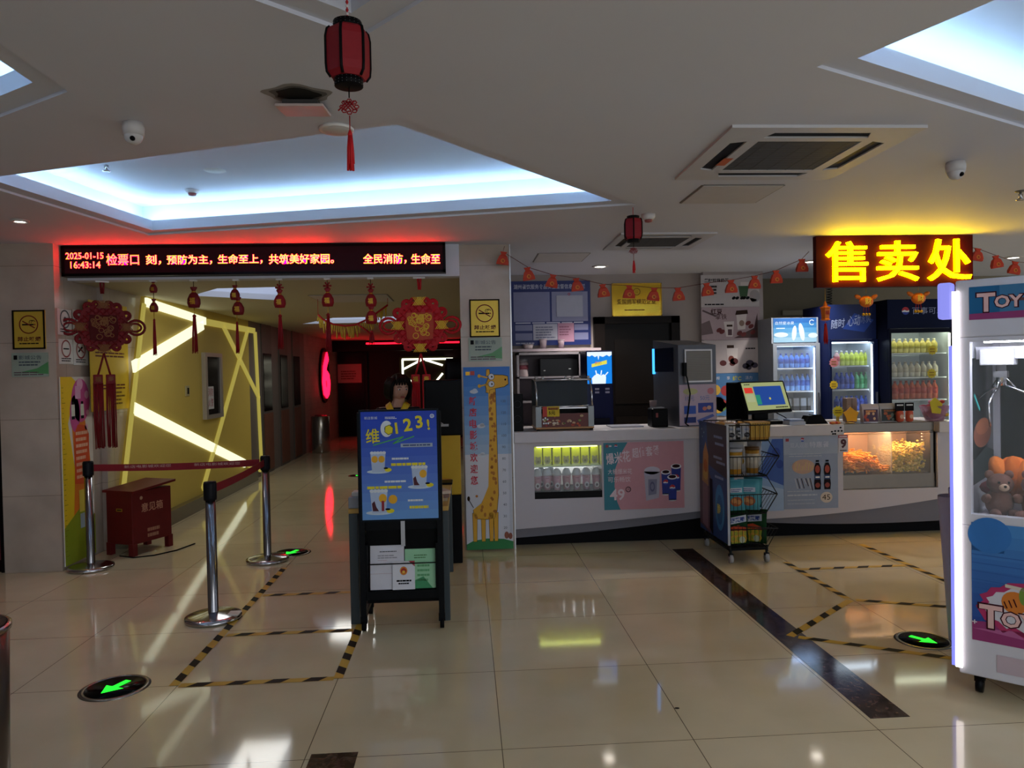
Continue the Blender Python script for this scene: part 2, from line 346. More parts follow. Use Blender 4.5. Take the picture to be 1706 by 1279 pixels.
# ================================================================ LED display over the ticket entrance
Y = 6.345
x0, x1 = PY(102, 430, Y).x, PY(742, 430, Y).x; zt, zb = 2.655, PY(742, 453, Y).z
led = thing('led_display', 'long black scrolling display with glowing orange characters over the entrance', 'display', ((x0+x1)/2, 6.4, zb))
MB().box(x0, x1, Y+.012, 6.455, zb, zt, M('#08070a', .4)).box(x0, x1, Y-.004, Y+.012, zb, zb+.022, M('#0a0809', .3)).box(x0, x1, Y-.004, Y+.012, zt-.022, zt, M('#0a0809', .3)).box(x0, x0+.022, Y-.004, Y+.012, zb, zt, M('#0a0809', .3)).box(x1-.022, x1, Y-.004, Y+.012, zb, zt, M('#0a0809', .3)).build('frame', led)
MB().box(x0+.02, x1-.02, Y+.004, Y+.014, zb+.02, zt-.02, M('#2a0d14', .5, e=.25)).build('screen', led)
OR = M('#ff9420', .5, e=2.6); HALO = M('#ff001c', .5, e=80); GY = M('#ffbc30', .5, e=2.6)
def ledtxt(s, xa, xb, ya, yb, bold=0, col=None):
    a = PY(xa, yb, Y); b = PY(xb, ya, Y); mb = MB().at((0, Y+.004, 0))
    mb.txt(s, a.x, a.z, b.z-a.z, HALO, 1, w=b.x-a.x, bold=bold+.018); mb.txt(s, a.x, a.z, b.z-a.z, col or OR, 3, w=b.x-a.x, bold=bold); mb.build('lettering', led)
ledtxt('2025-01-15', 109, 172, 420, 432, 0); ledtxt('16:43:14', 117, 167, 435, 447, 0)
ledtxt('检票口', 177, 231, 422, 442)
ledtxt('刻，', 243, 268, 424, 441, .004, GY); ledtxt('预防为主，', 278, 353, 424, 441, .004, GY); ledtxt('生命至上，', 363, 437, 423, 440, .004, GY); ledtxt('共筑美好家园。', 448, 556, 422, 440, .004, GY)
ledtxt('全民消防，', 605, 677, 422, 440, .004, GY); ledtxt('生命至', 685, 733, 422, 440, .004, GY)
# ================================================================ hanging decorations
def bag_shape(mb, c, r, h, m, gold=True):         # a tied lucky pouch, c = bottom centre
    mb.lathe([(.001, 0), (r*.8, h*.02), (r, h*.22), (r*.97, h*.42), (r*.62, h*.66), (r*.26, h*.76), (r*.3, h*.83), (r*.55, h*.97), (r*.5, h)], c, m, 14, 1, .75)
    mb.lathe([(r*.3, h*.74), (r*.36, h*.77), (r*.3, h*.8)], c, GOLD, 12, 1, .8)
    if gold:
        mb.at((c[0], c[1]-r*.79, c[2])); mb.txt('福', -r*.42, h*.16, h*.32, GOLD, 1, w=r*.84, bold=.02); mb.T = Matrix()
DRED = M('#860f1a', .6); DRED2 = M('#b01622', .5)
def tassel(mb, x, y, zt, L, r, m):
    mb.lathe([(r*.3, 0), (r*.75, -.012), (r*.6, -.02)], (x, y, zt), m, 8)
    for k in range(14):
        a = k*2.4; q = r*math.sqrt((k+.5)/14)*.8; px_, py_ = x+q*math.cos(a)*.5, y+q*math.sin(a)*.5
        mb.tube([(px_, py_, zt-.015), (x+q*math.cos(a), y+q*math.sin(a), zt-L*.5), (x+q*math.cos(a)*1.25, y+q*math.sin(a)*1.25, zt-L+.01*math.sin(k*3))], .0035, m, 5)
YH = 6.52; ZH = 2.385
def hpx(px_, py_): return PY(px_, py_, YH)
hang = [(255, [(488, 470), (520, 500)], 590, 'two stacked round pouches and a thin tassel, next to the backlit knot', False), (322, [(513, 480)], 587, 'one wide pouch and a thick tassel', False),
        (393, [(500, 477), (525, 497)], 587, 'two overlapping pouches and a thin tassel below the tray light', False), (465, [(513, 485)], 580, 'one slim oval pouch, bow and long tassel', True),
        (545, [(511, 482)], 585, 'one square-shouldered pouch in front of the red numeral', True), (617, [(511, 484), (540, 512)], 572, 'two stacked pouches beside the brighter knot', True)]
for px_, bags, pe, lab, bow in hang:
    top = hpx(px_, 460); x = top.x
    t = thing('lucky_pouch_hanging', 'red hanging of '+lab, 'decoration', (x, YH, ZH-.9), 0, 'pouch decorations under the header')
    MB().box(x-.025, x+.025, YH-.02, YH+.02, ZH-.012, ZH, M('#d8d8d8', .4)).build('hook', t)
    zl = min(hpx(px_, b[0]).z for b in bags); MB().tube([(x, YH, ZH-.01), (x, YH, zl)], .003, M('#3a0d10')).build('string', t)
    if bow:
        mb = MB(); zz = hpx(px_, bags[0][1]-6).z
        for k in range(6): a = k*math.pi/3; mb.tube([(x, YH, zz), (x+.035*math.cos(a), YH, zz+.035*math.sin(a))], [.004, .009], DRED, 6)
        mb.build('bow', t)
    for k, (b0, b1) in enumerate(bags):
        zb_, zt_ = hpx(px_, b0).z, hpx(px_, b1).z; mb = MB(); dx = (.012 if lab.startswith('two over') else 0)*(-1 if k == 0 else 1)
        bag_shape(mb, (x+dx, YH, zb_), min(.056, (zt_-zb_)*.36), zt_-zb_+.01, DRED if bow else M('#6c0e16', .6)); mb.build('pouch', t)
    mb = MB(); ze = hpx(px_, pe).z; zs = zl-.015
    mb.tube([(x, YH, zl), (x, YH, zs-.05)], .003, GOLD); tassel(mb, x, YH, zs-.04, zs-.04-ze, .014 if 'thin' in lab else .024, DRED); mb.build('tassel', t)
def knot(cx_px, cy_px, R, label, dim, turn):
    c = PY(cx_px, cy_px, YH); cx_, cz = c.x, c.z; m = M('#6c0c13', .65) if dim else M('#ac101b', .6); gm = M('#6e4418', .5, .3) if dim else GOLD  # backlit knot: its shade is painted in as darker reds and gold
    t = thing('chinese_knot', label, 'decoration', (cx_, YH, cz-R*4), 0, 'big knots at the header ends')
    MB().box(cx_-.05, cx_+.05, YH-.02, YH+.02, ZH-.012, ZH, M('#d8d8d8', .4)).build('hook', t)
    mb = MB(); mb.tube([(cx_-.006, YH, cz+R*1.05), (cx_-.012, YH, cz+R*1.4), (cx_, YH, ZH-.01), (cx_+.012, YH, cz+R*1.4), (cx_+.006, YH, cz+R*1.05)], .009, m); mb.build('hanging_loop', t)
    b = MB().at((cx_, YH, cz)); s = R*.72
    pts = []
    for k in range(40):
        a = 2*math.pi*k/40; q = s*(1.02+.05*math.cos(8*a)); pts.append((q*math.cos(a), q*math.sin(a)))
    b.sheet([pts], m, -.022, .022)
    for k in range(-4, 5):                                        # woven cords across the body
        for e in (1, -1):
            u = k*s*.2; L = math.sqrt(max(.02, 1-(k*.2)**2))*s*.93
            b.tube([(-L*.7+u*.7*e*-1*e, -L*.7*e+u*.7*e, .024), (L*.7+u*.7*e*-1*e, L*.7*e+u*.7*e, .024)], .006, m, 6)
    b.build('knot_body', t)
    for a, q, sc in [(90-32, .98, .8), (90-60, 1.0, .8), (90+32, .98, .8), (90+60, 1.0, .8), (0, 1.12, 1.45), (180, 1.12, 1.45), (-30, 1., .75), (-60, .97, .7), (180+30, 1., .75), (180+60, .97, .7), (-14 if 0 else 76, .98, .7), (104, .98, .7)]:
        a = math.radians(a); lp = MB().at((cx_, YH, cz)); d = Vector((math.cos(a), math.sin(a), 0)); n_ = Vector((-d.y, d.x, 0)); pp = []
        for k in range(17):
            th = math.pi*2*k/17; pp.append(d*(s*q+R*.15*sc*1.15*(1+math.cos(th))-R*.12)+n_*R*.16*sc*math.sin(th))
        lp.tube(pp, R*.042, m, 7, closed=True); qq = [p*.0 + d*(s*q+(p-d*(s*q)).dot(d)*.72)+n_*p.dot(n_)*.55 for p in pp]
        lp.tube(qq, R*.035, m, 7, closed=True); lp.build('cord_loop', t)
    med = MB().at((cx_, YH-.033, cz))
    rr = [(-s*.52, s*.52), (s*.52, s*.52), (s*.58, 0), (s*.52, -s*.56), (0, -s*.62), (-s*.52, -s*.56), (-s*.58, 0)]
    med.pl(rr[::-1], M('#480d0d', .5) if dim else M('#a83a1c', .5), 1)
    random.seed(3)
    for k in range(26): med.ring(random.uniform(-.42, .42)*s, random.uniform(-.45, .42)*s, s*random.uniform(.06, .12), s*.03, gm, 2, 10)
    med.txt('福', -s*.17, s*.1, s*.36, gm, 3, bold=.02)
    med.build('medallion', t)
    for (u, v) in ((0, s*.98), (0, -s*.92), (s*.9, 0), (-s*.9, 0)):
        gd = MB().at((cx_, YH-.036, cz))
        for k in range(-2, 3):
            for e in (1, -1): gd.ln((u+k*s*.07-s*.12*e, v-s*.17), (u+k*s*.07+s*.12*e, v+s*.17), s*.03, gm, 1 if e > 0 else 2)
        gd.build('gold_weave', t)
    zt_ = cz-R*1.0; tp = MB()
    tp.tube([(cx_, YH, zt_+.05), (cx_-.05, YH, zt_-.14)], .008, m).tube([(cx_, YH, zt_+.05), (cx_+.045, YH, zt_-.14)], .008, m); tp.build('tassel_cord', t)
    for dx in (-.05, .045):
        tt = MB(); tt.box(cx_+dx-.036, cx_+dx+.036, YH-.012, YH+.012, zt_-.21, zt_-.13, m, .006); zz = zt_-.21
        L = .55 if dim else .62
        for k in range(18):
            xx = cx_+dx-.034+.068*k/17; tt.tube([(xx, YH+random.uniform(-.008, .008), zz+.01), (xx+random.uniform(-.006, .006), YH+random.uniform(-.012, .012), zz-L*.5), (xx+random.uniform(-.006, .006), YH, zz-L+random.uniform(0, .02))], .0042, m, 5)
        ta = tt.build('tassel', t)
        lm = MB().at((cx_+dx, YH-.0135, zt_-.17)); lm.txt('福' if dx < 0 else '寿', 0, -.022, .045, gm, 1, center=True, bold=.02); lm.build('gold_lettering', ta)
    t.rotation_euler[2] = turn
knot(172, 545, .27, 'large backlit red woven knot hanging at the left end of the header', True, .55)
knot(700, 542, .295, 'large bright red and gold woven knot hanging beside the pillar', False, -.06)
# ---- palace lanterns
def lantern(x, y, ztop, zbot, r, zceil, label, beads=True):
    t = thing('palace_lantern', label, 'lantern', (x, y, zbot-.25)); H = ztop-zbot; zm = (ztop+zbot)/2; lp = M('#84141f', .6, var=.1, sc=60); bl = M('#0d0c0e', .5)
    MB().tube([(x, y, ztop), (x, y, zceil)], .0022, M('#c23a44')).build('cord', t)
    if beads:
        mb = MB()
        for k in range(5): mb.ball((x, y, ztop+.012+k*.011), .0045, M('#d8d0d0') if k % 2 else RED, 8, 6)
        mb.build('beads', t)
    N = 6; st = .35
    prof = [(r*.8, zbot+H*.12), (r*.97, zbot+H*.2), (r, zbot+H*.32), (r, ztop-H*.26), (r*.93, ztop-H*.15), (r*.8, ztop-H*.11)]
    def hexl(b, f, m, out=0):
        vs = []; fs = []
        for q, z in f:
            for k in range(N): a = 2*math.pi*k/N+st; vs.append((x+(q+out)*math.cos(a), y+(q+out)*math.sin(a), z))
        for i in range(len(f)-1):
            for k in range(N): fs.append((i*N+k, i*N+(k+1) % N, (i+1)*N+(k+1) % N, (i+1)*N+k))
        fs += [tuple(range(N))[::-1], tuple(range((len(f)-1)*N, len(f)*N))]; b.add(vs, fs, m)
    b = MB(); hexl(b, prof, lp); b.build('shade', t)
    for k in range(N):
        a = 2*math.pi*k/N+st; MB().tube([(x+q*math.cos(a), y+q*math.sin(a), z) for q, z in prof], r*.07, bl, 6).build('rib', t)
    for nm, zz0, zz1 in (('bottom_ring', zbot, zbot+H*.13), ('top_ring', ztop-H*.13, ztop)):
        mb = MB(); mb.lathe([(r*.58, zz0-zz0), (r*.64, 0.001), (r*.64, zz1-zz0), (r*.58, zz1-zz0)], (x, y, zz0), bl, 20)
        for k in range(20):
            for j in range(3): a = 2*math.pi*k/20; mb.ball((x+r*.645*math.cos(a), y+r*.645*math.sin(a), zz0+(zz1-zz0)*(j+.5)/3), r*.018, M('#5a5a60'), 5, 4)
        mb.build(nm, t)
    mb = MB(); mb.tube([(x, y, zbot), (x, y, zbot-.03)], .0018, bl); mb.at((x, y, zbot-.055))
    q = r*.36
    for k in range(-1, 2):
        mb.tube([(-q+abs(k)*0+k*q*.4, -q*.5*1, 0), (q*.2+k*q*.4, q*.7, 0)], .0022, DRED, 5); mb.tube([(q+k*q*.4-q*.4, -q*.5, .003), (-q*.4+k*q*.4, q*.7, .003)], .0022, DRED, 5)
    for a in range(8): mb.tube([(q*.9*math.cos(a*.785)+q*.3*math.cos(u), q*.75*math.sin(a*.785)+q*.22*math.sin(u), 0) for u in [i*1.05 for i in range(6)]], .0018, DRED, 5, closed=True)
    mb.T = Matrix(); mb.build('small_knot', t)
    mb = MB(); mb.tube([(x, y, zbot-.08), (x, y, zbot-.125)], .0016, DRED); tassel(mb, x, y, zbot-.12, .105 if beads else .08, .009, M('#b8141c', .6)); mb.build('tassel', t)
yl = 2.13; lantern(PY(580, 90, yl).x, yl, PY(580, 37, yl).z, PY(580, 145, yl).z, .062, ZC+.2+.075, 'large red and black lantern hanging nearest to the camera')
yl = 5.06; lantern(PY(1055, 380, yl).x, yl, PY(1055, 360, yl).z, PY(1055, 404, yl).z, .066, ZC, 'small red and black lantern below the tray corner, before the counter', False)
# ---- string of little bags over the snack counter
YG = 6.36
pts = [(838, 430), (880, 456), (920, 468), (961, 474), (1005, 484), (1048, 486), (1089, 490), (1130, 490), (1178, 482), (1218, 477), (1257, 470), (1293, 461), (1336, 442)]
gt = thing('bag_garland', 'string of small orange-red gift bags strung from the pillar to the yellow sign', 'garland', (1.7, YG, 2.2))
def garland(gt, pts, ends):
    cs = [PY(a, b, YG) for a, b in pts]
    line = [Vector(ends[0])]+[c+Vector((0, 0, .055)) for c in cs]+[Vector(ends[1])]
    MB().tube(line, .0025, M('#5a1a14')).build('string', gt)
    for i, c in enumerate(cs):
        mb = MB(); random.seed(i); tl = random.uniform(-.2, .2); mb.T = Matrix.Translation(c) @ Matrix.Rotation(tl, 4, 'Y')
        bmt = M('#b53a26', .6); vs = []
        for w_, z, d in ((.052, -.055, .012), (.05, -.03, .02), (.034, .015, .017), (.018, .032, .009), (.03, .055, .006)):
            vs += [(-w_, -d, z), (w_, -d, z), (w_, d, z), (-w_, d, z)]
        fs = [(3, 2, 1, 0), (16, 17, 18, 19)]+[(4*j+k, 4*j+(k+1) % 4, 4*j+4+(k+1) % 4, 4*j+4+k) for j in range(4) for k in range(4)]
        mb.add(vs, fs, bmt); S0 = mb.T.copy(); mb.T = S0 @ Matrix(((1, 0, 0, 0), (0, 0, -1, -.0215), (0, 1, 0, 0), (0, 0, 0, 1)))
        mb.ell(0, -.025, .018, .018, M('#d0842a', .5), 1, 12); mb.txt('福', 0, -.036, .022, DRED, 2, center=True, bold=.02); mb.build('bag', gt)
garland(gt, pts, ((.36, YG, 2.62), (3.03, YG, 2.55)))
gt = thing('bag_garland', 'short string of orange-red gift bags to the right of the yellow sign', 'garland', (4.8, YG, 2.4))
garland(gt, [(1628, 424), (1660, 436), (1690, 446), (1730, 450)], ((4.42, YG, 2.58), (5.5, YG, 2.5)))
# ================================================================ the illuminated sign and its pendants
YS = 6.2; xa, xb = PY(1360, 437, YS).x, PY(1621, 437, YS).x; za = PY(1362, 479, YS).z
sg = thing('snack_bar_sign', 'red sign board with three glowing yellow characters over the counter', 'sign', ((xa+xb)/2, YS, za))
MB().box(xa, xb, YS, YS+.06, za, ZC-.005, M('#3c0808', .6)).build('board', sg)
NY = M('#ffcc00', .5, e=19)
for ch, a, b, c, d in (('售', 1379, 1447, 401, 469), ('卖', 1464, 1532, 400, 468), ('处', 1549, 1620, 397, 467)):
    p = PY(a, d, YS-.04); q = PY(b, c, YS-.04); mb = MB().at((0, YS, 0)); mb.txt(ch, p.x, p.z, q.z-p.z, NY, w=q.x-p.x, bold=.006, depth=.03, n0=.004); mb.build('glowing_character', sg)
for i, (px_, p0, p1, sz, lab) in enumerate(((1375, 497, 575, .05, 'small gold lantern pendant with a long red tassel below the sign'), (1443, 487, 527, .085, 'orange and gold fish-tailed pendant, middle one below the sign'), (1530, 484, 520, .085, 'orange and gold pendant below the sign, next to the toy machine'))):
    c = PY(px_, (p0+545)/2 if i == 0 else (p0+p1)/2-5, 6.25); t = thing('gold_pendant', lab, 'decoration', (c.x, 6.25, c.z-.2), 0, 'pendants below the sign')
    MB().tube([(c.x, 6.25, c.z+sz*.8), (c.x, 6.25, za+.005)], .002, GOLD).build('string', t)
    mb = MB(); og = M('#c8681c', .45, .2)
    if i == 0: mb.lathe([(.015, -.07), (.045, -.06), (.035, -.05), (.042, .03), (.05, .045), (.02, .06), (.006, .1)], (c.x, 6.25, c.z), og, 6, smooth=False)
    else:
        mb.ball((c.x, 6.25, c.z), (sz*.75, .035, sz*.6), og); 
        for e in (-1, 1): mb.ball((c.x+e*sz*.85, 6.25, c.z+sz*.45), (sz*.42, .015, sz*.22), og, f=lambda q, e=e: Matrix.Rotation(-e*.5, 3, 'Y') @ q)
    mb.build('body', t); mb = MB().at((c.x, 6.215, c.z)); mb.txt('福' if i == 0 else '财', 0, -sz*.35, sz*.7, M('#e8c040', .4, .5) if i else DRED, 1, center=True, bold=.02); mb.build('lettering', t)
    mb = MB()
    if i == 0: mb.tube([(c.x, 6.25, c.z-.07), (c.x, 6.25, c.z-.1)], .002, RED); tassel(mb, c.x, 6.25, c.z-.09, .17, .018, M('#b0141c'))
    else:
        for e in (-1, 0, 1): mb.tube([(c.x+e*.02, 6.25, c.z-sz*.5), (c.x+e*.025, 6.25, c.z-sz*.5-.05)], .002, RED); mb.ball((c.x+e*.026, 6.25, c.z-sz*.5-.07), .013, GOLD, 8, 6)
    mb.build('tassel', t)
# ================================================================ boards, notices and posters on the walls
def board(name, label, cat, o, right, w, h, t, mat, group=None, frame=None, fw_=.012):
    """flat panel, lower-left corner o; returns the builder in the artwork frame"""
    mb = MB().at(o, right); mb.sheet([[(0, 0), (w, 0), (w, h), (0, h)]], mat, -t, 0)
    if frame:
        for (a, b, c, d) in ((0, 0, w, fw_), (0, h-fw_, w, h), (0, 0, fw_, h), (w-fw_, 0, w, h)): mb.sheet([[(a, b), (c, b), (c, d), (a, d)]], frame, 0, .006)
    return mb
def put(mb, name, label, cat, group=None): return tag(mb.build(name), label, cat, group)
def nosmoke(x, z, w, h, y, lab):
    mb = board('', '', '', (x, y, z), (1, 0, 0), w, h, .012, M('#c9a93c', .3, .3), None, M('#1a130a', .4)); k = w/.25
    mb.ring(w/2, h*.63, w*.28, w*.035, M('#6a1410', .5), 2); mb.rect(w*.3, h*.61, w*.66, h*.645, INK, 2); mb.rect(w*.67, h*.61, w*.71, h*.645, M('#8a2a1a'), 2)
    for e in range(2): mb.ring(w*(.58+.06*e), h*.69, w*.06, w*.018, INK, 2, 10, 0, math.pi*1.2)
    mb.ln((w*.31, h*.72), (w*.69, h*.54), w*.035, M('#6a1410', .5), 3)
    mb.txt('禁止吸烟', w*.14, h*.2, h*.12, M('#5a140c', .5), 2, w=w*.72, bold=.02); mb.lines(w*.2, h*.16, w*.6, 1, .02, INK, 2, h*.03, 0)
    put(mb, 'no_smoking_sign', lab, 'sign')
a = PY(783, 562, 6.487); b = PY(832, 498, 6.487); nosmoke(a.x, a.z, b.x-a.x, b.z-a.z, 6.487, 'gold no-smoking plate with black edge on the pillar above the giraffe board')
a = PY(22, 582, 6.237); b = PY(74, 516, 6.237); nosmoke(a.x, a.z, b.x-a.x, b.z-a.z, 6.237, 'gold no-smoking plate with black edge on the far left column')
def glassplate(p, q, y, lab):
    a = PY(*p, y); b = PY(*q, y); w, h = b.x-a.x, b.z-a.z
    mb = board('', '', '', (a.x, y, a.z), (1, 0, 0), w, h, .008, M('#8f9c8e', .2)); G = M('#4f8a58', .3)
    mb.pl([(w*.25, h*.2), (w, h*.1), (w, h*.62), (w*.7, h*.35)], G, 1); mb.rect(w*.06, h*.72, w*.16, h*.9, INK, 2)
    mb.txt('影城公告', w*.2, h*.72, h*.17, M('#28324a'), 2, w=w*.62); mb.lines(w*.2, h*.64, w*.6, 2, h*.12, M('#3c4650'), 2); mb.lines(w*.06, h*.2, w*.85, 2, h*.09, M('#56404a'), 2)
    put(mb, 'notice_plate', lab, 'notice')
glassplate((781, 602), (836, 562), 6.49, 'small grey-green acrylic notice under the no-smoking plate on the pillar')
glassplate((20, 628), (80, 587), 6.241, 'small grey-green acrylic notice under the left no-smoking plate')
# stickers on the column's side: frame seen from +x, right = +y
XL = -3.294
for i, (p, q) in enumerate((((97, 557), (119, 517)), ((122, 559), (145, 519)), ((99, 606), (121, 566)), ((123, 608), (146, 568)))):
    a = PX(*p, XL); b = PX(*q, XL); w, h = b.y-a.y, b.z-a.z
    mb = MB().at((XL, a.y, a.z), (0, 1, 0)); mb.sheet([[(0, 0), (w, 0), (w, h), (0, h)]], M('#d4d2cc', .4), -.003, 0)
    mb.ring(w/2, h*.62, min(w, h)*.33, w*.06, M('#8a3030') if i > 1 else M('#4a4a50'), 2, 24, 0, 6.2832)
    if i == 2: mb.rect(w*.3, h*.59, w*.7, h*.64, INK, 2)
    elif i == 3: mb.pl([(w*.35, h*.5), (w*.65, h*.72), (w*.55, h*.76), (w*.3, h*.56)], INK, 2); mb.ln((w*.3, h*.75), (w*.7, h*.5), w*.05, M('#8a3030'), 3)
    else: mb.ell(w/2, h*.64, w*.1, h*.07, M('#4a4a50'), 2); mb.rect(w*.36, h*.5, w*.64, h*.57, M('#4a4a50'), 2)
    mb.lines(w*.15, h*.24, w*.7, 2, h*.09, INK, 2, ragged=.1)
    put(mb, 'safety_sticker', 'white column sticker, '+['upper left with a grey ring', 'upper right with a grey ring', 'lower left with a red ring and a cigarette', 'lower right with a crossed figure in a red ring'][i], 'sticker', 'stickers on the left column')
# tall height chart (cartoon bottles and shoe-shaped bubble)
a = PX(99, 952, -3.285); w, h = .50, 1.55; mb = MB().at((-3.285, 6.27, .03), (0, 1, 0)); mb.sheet([[(0, 0), (w, 0), (w, h), (0, h)]], M('#d9d2c6', .4), -.008, 0)
mb.pl([(0, 0), (w*.42, 0), (w*.38, h*.5), (w*.2, h*.75), (w*.5, h*.97), (w*.35, h), (0, h)], YEL, 1)
mb.pl([(w*.25, h*.06), (w*.9, h*.06), (w*.97, h*.35), (w*.85, h*.62), (w*.72, h*.8), (w*.3, h*.8), (w*.38, h*.5)], M('#d97a26', .5), 2)
mb.pl([(0, 0), (w, 0), (w, h*.22), (w*.6, h*.3), (0, h*.2)], M('#8a9a24', .5), 3)
mb.ell(w*.62, h*.87, w*.3, h*.12, M('#c0508a', .5), 3); mb.ell(w*.42, h*.8, w*.16, h*.1, M('#c0508a', .5), 3)
for u, v, r in ((.6, .96, .1), (.82, .9, .07), (.84, .8, .05), (.78, .72, .05)): mb.ell(w*u, h*v, w*r, w*r, M('#e0a8c0', .5), 4, 16)
for u in (.36, .66): mb.rect(w*u-.028, h*.77, w*u+.028, h*.85, M('#cfd4c0'), 5); mb.rect(w*u-.026, h*.77, w*u+.026, h*.787, INK, 6); mb.rect(w*u-.018, h*.85, w*u+.018, h*.865, INK, 6)
mb.rect(w*.44, h*.88, w*.62, h*.95, M('#d8a0bc'), 5)
bub = [(w*.36, h*.42), (w*.84, h*.4), (w*.86, h*.68), (w*.76, h*.73), (w*.5, h*.74), (w*.38, h*.69)]; mb.pl(bub, M('#d24e26', .5), 4); mb.lines(w*.42, h*.7, w*.4, 8, h*.034, M('#e8b090'), 5, h*.018)
mb.rect(w*.48, h*.26, w*.76, h*.38, M('#d8c850'), 5); mb.rect(w*.5, h*.17, w*.72, h*.25, M('#9ab0b8'), 5)
for u, v, ru, rv in ((.8, .16, .07, .02), (.74, .14, .05, .03), (.86, .13, .03, .02)): mb.ell(w*u, h*v, w*ru, h*rv, INK, 6)
for k in range(34): mb.rect(w*.02, h*(.05+k*.027), w*(.12 if k % 5 == 0 else .07), h*(.05+k*.027)+.004, M('#7a6a10'), 6)
put(mb, 'height_chart_board', 'tall yellow and orange height chart with a pink bubble on the left column', 'height chart')
# yellow notice on the marble wall, mostly behind the backlit knot
a = PX(153, 688, -3.243); b = PX(211, 503, -3.243); y0_, z0_ = a.y, PX(211, 680, -3.243).z; w, h = b.y-a.y, PX(180, 505, -3.243).z-z0_
mb = MB().at((-3.243, y0_, z0_), (0, 1, 0)); mb.sheet([[(0, 0), (w, 0), (w, h), (0, h)]], M('#c8a62c', .4), -.006, 0)
mb.rect(w*.3, h*.6, w*.72, h*.8, M('#c9ccc4'), 1); mb.rect(w*.5, h*.62, w*.6, h*.7, INK, 2)
for z in (.51, .54, .21, .24): mb.lines(w*.12, h*z, w*.76, 1, .1, M('#5a1a14'), 2, h*.014, 0)
mb.lines(w*.5, h*.17, w*.38, 4, h*.035, M('#6a4a14'), 2)
put(mb, 'price_notice', 'tall yellow notice with dark red lines behind the backlit knot', 'notice')
# giraffe height board by the pillar
a = PY(771, 612, 6.44); w, h = .405, 1.585; mb = MB(); mb.at((-.015, 6.44, .012), (1, 0, 0), (0, .03, 1)); TT = mb.T.copy()
mb.sheet([[(0, 0), (w, 0), (w, h), (0, h)]], M('#c9ccd6', .4, var=.02), -.01, 0)
nb = 9
for k in range(nb): c = [.16+.5*k/nb, .42+.32*k/nb, .72+.1*k/nb]; mb.rect(0, h*(1-.48*(k+1)/nb), w, h*(1-.48*k/nb), M('#%02x%02x%02x' % tuple(int(x*255) for x in c), .4, var=.02), 1)
GR = M('#2a7a44', .5); mb.pl([(0, 0), (w, 0), (w, h*.04), (w*.8, h*.055), (w*.45, h*.06), (w*.15, h*.05), (0, h*.03)], GR, 2)
GF = M('#d6a12c', .5); SP = M('#a86a20', .5); ol = M('#2a1a0c', .5)
def both(pts, grow, k):
    c = (sum(p[0] for p in pts)/len(pts), sum(p[1] for p in pts)/len(pts)); mb.pl(pts, GF, k+1)
    q = [(p[0]+(grow if p[0] > c[0] else -grow), p[1]+(grow if p[1] > c[1] else -grow)) for p in pts]; mb.pl(q, ol, k)
both([(w*.16, h*.22), (w*.34, h*.255), (w*.49, h*.345), (w*.53, h*.62), (w*.53, h*.885), (w*.68, h*.885), (w*.70, h*.3), (w*.66, h*.21), (w*.6, h*.17), (w*.46, h*.165), (w*.17, h*.17)], .004, 3)
for u in (.15, .33, .5, .6): both([(w*u, h*.045), (w*(u+.07), h*.045), (w*(u+.085), h*.2), (w*(u-.01), h*.2)], .003, 2 if u in (.33, .6) else 3)
random.seed(5)
for k in range(46):
    v = random.uniform(.17, .86); u = random.uniform(.55, .66) if v > .33 else random.uniform(.2, .64)
    mb.ell(w*u, h*v, w*.028, h*.008*random.uniform(.8, 1.6), SP, 5, 9)
both([(w*.5, h*.87), (w*.47, h*.90), (w*.54, h*.94), (w*.62, h*.955), (w*.85, h*.952), (w*.95, h*.945), (w*.96, h*.905), (w*.87, h*.89), (w*.66, h*.88)], .004, 5)
for v, e in ((.905, 1), (.945, 1)): mb.ell(w*.6, h*v, w*.07, h*.0185, ol, 8, 18); mb.ell(w*.6, h*v, w*.062, h*.0165, M('#c8ccd0'), 9, 18); mb.ell(w*.61, h*v, w*.018, h*.005, ol, 10, 10)
mb.ell(w*.9, h*.928, w*.02, h*.006, ol, 8, 10)
for v in (.895, .95): mb.ell(w*.34, h*v, w*.035, h*.01, GF, 6, 12); mb.ln((w*.36, h*v), (w*.52, h*(v+(.01 if v < .93 else -.01))), .012, GF, 6)
both([(w*.49, h*.95), (w*.5, h*.985), (w*.56, h*.985), (w*.57, h*.95)], .003, 4); both([(w*.49, h*.9), (w*.48, h*.86), (w*.55, h*.855), (w*.57, h*.9)], .003, 4)
mb.ln((w*.16, h*.23), (w*.06, h*.275), .006, ol, 4); mb.ell(w*.06, h*.28, w*.03, h*.014, ol, 5, 10)
for u, v in ((.22, .865), (.36, .675), (.36, .515)): mb.ell(w*u, h*v, w*.09, h*.011, M('#c8d2dc'), 3, 14); mb.ell(w*(u+.02), h*(v+.008), w*.05, h*.009, M('#c8d2dc'), 3, 12)
for k, ch in enumerate('新店电影城欢迎您'): mb.txt(ch, w*.11, h*(.79-k*.062), h*.048, M('#c03a4e', .5), 4, w=w*.16, bold=.02)
for k in range(12):
    cm = 20+k*10; v = (cm-1.5)/100
    if v < h*.9: mb.txt(str(cm), w*.8, v-.012, .022, M('#4a5260'), 3); [mb.rect(w*.93, v-.05+j*.01, w*(.985 if j else .99), v-.048+j*.01, M('#6a7280'), 3) for j in range(10)]
mb.rect(w*.05, h*.955, w*.14, h*.975, GOLD, 3); mb.rect(w*.15, h*.955, w*.24, h*.978, M('#b04a40'), 3); mb.ell(w*.86, h*.075, w*.05, h*.02, M('#8a5040'), 4, 10); mb.ell(w*.94, h*.07, w*.045, h*.018, M('#8a5040'), 4, 10)
put(mb, 'giraffe_height_board', 'tall blue height board with a cartoon giraffe leaning on the pillar', 'height chart')
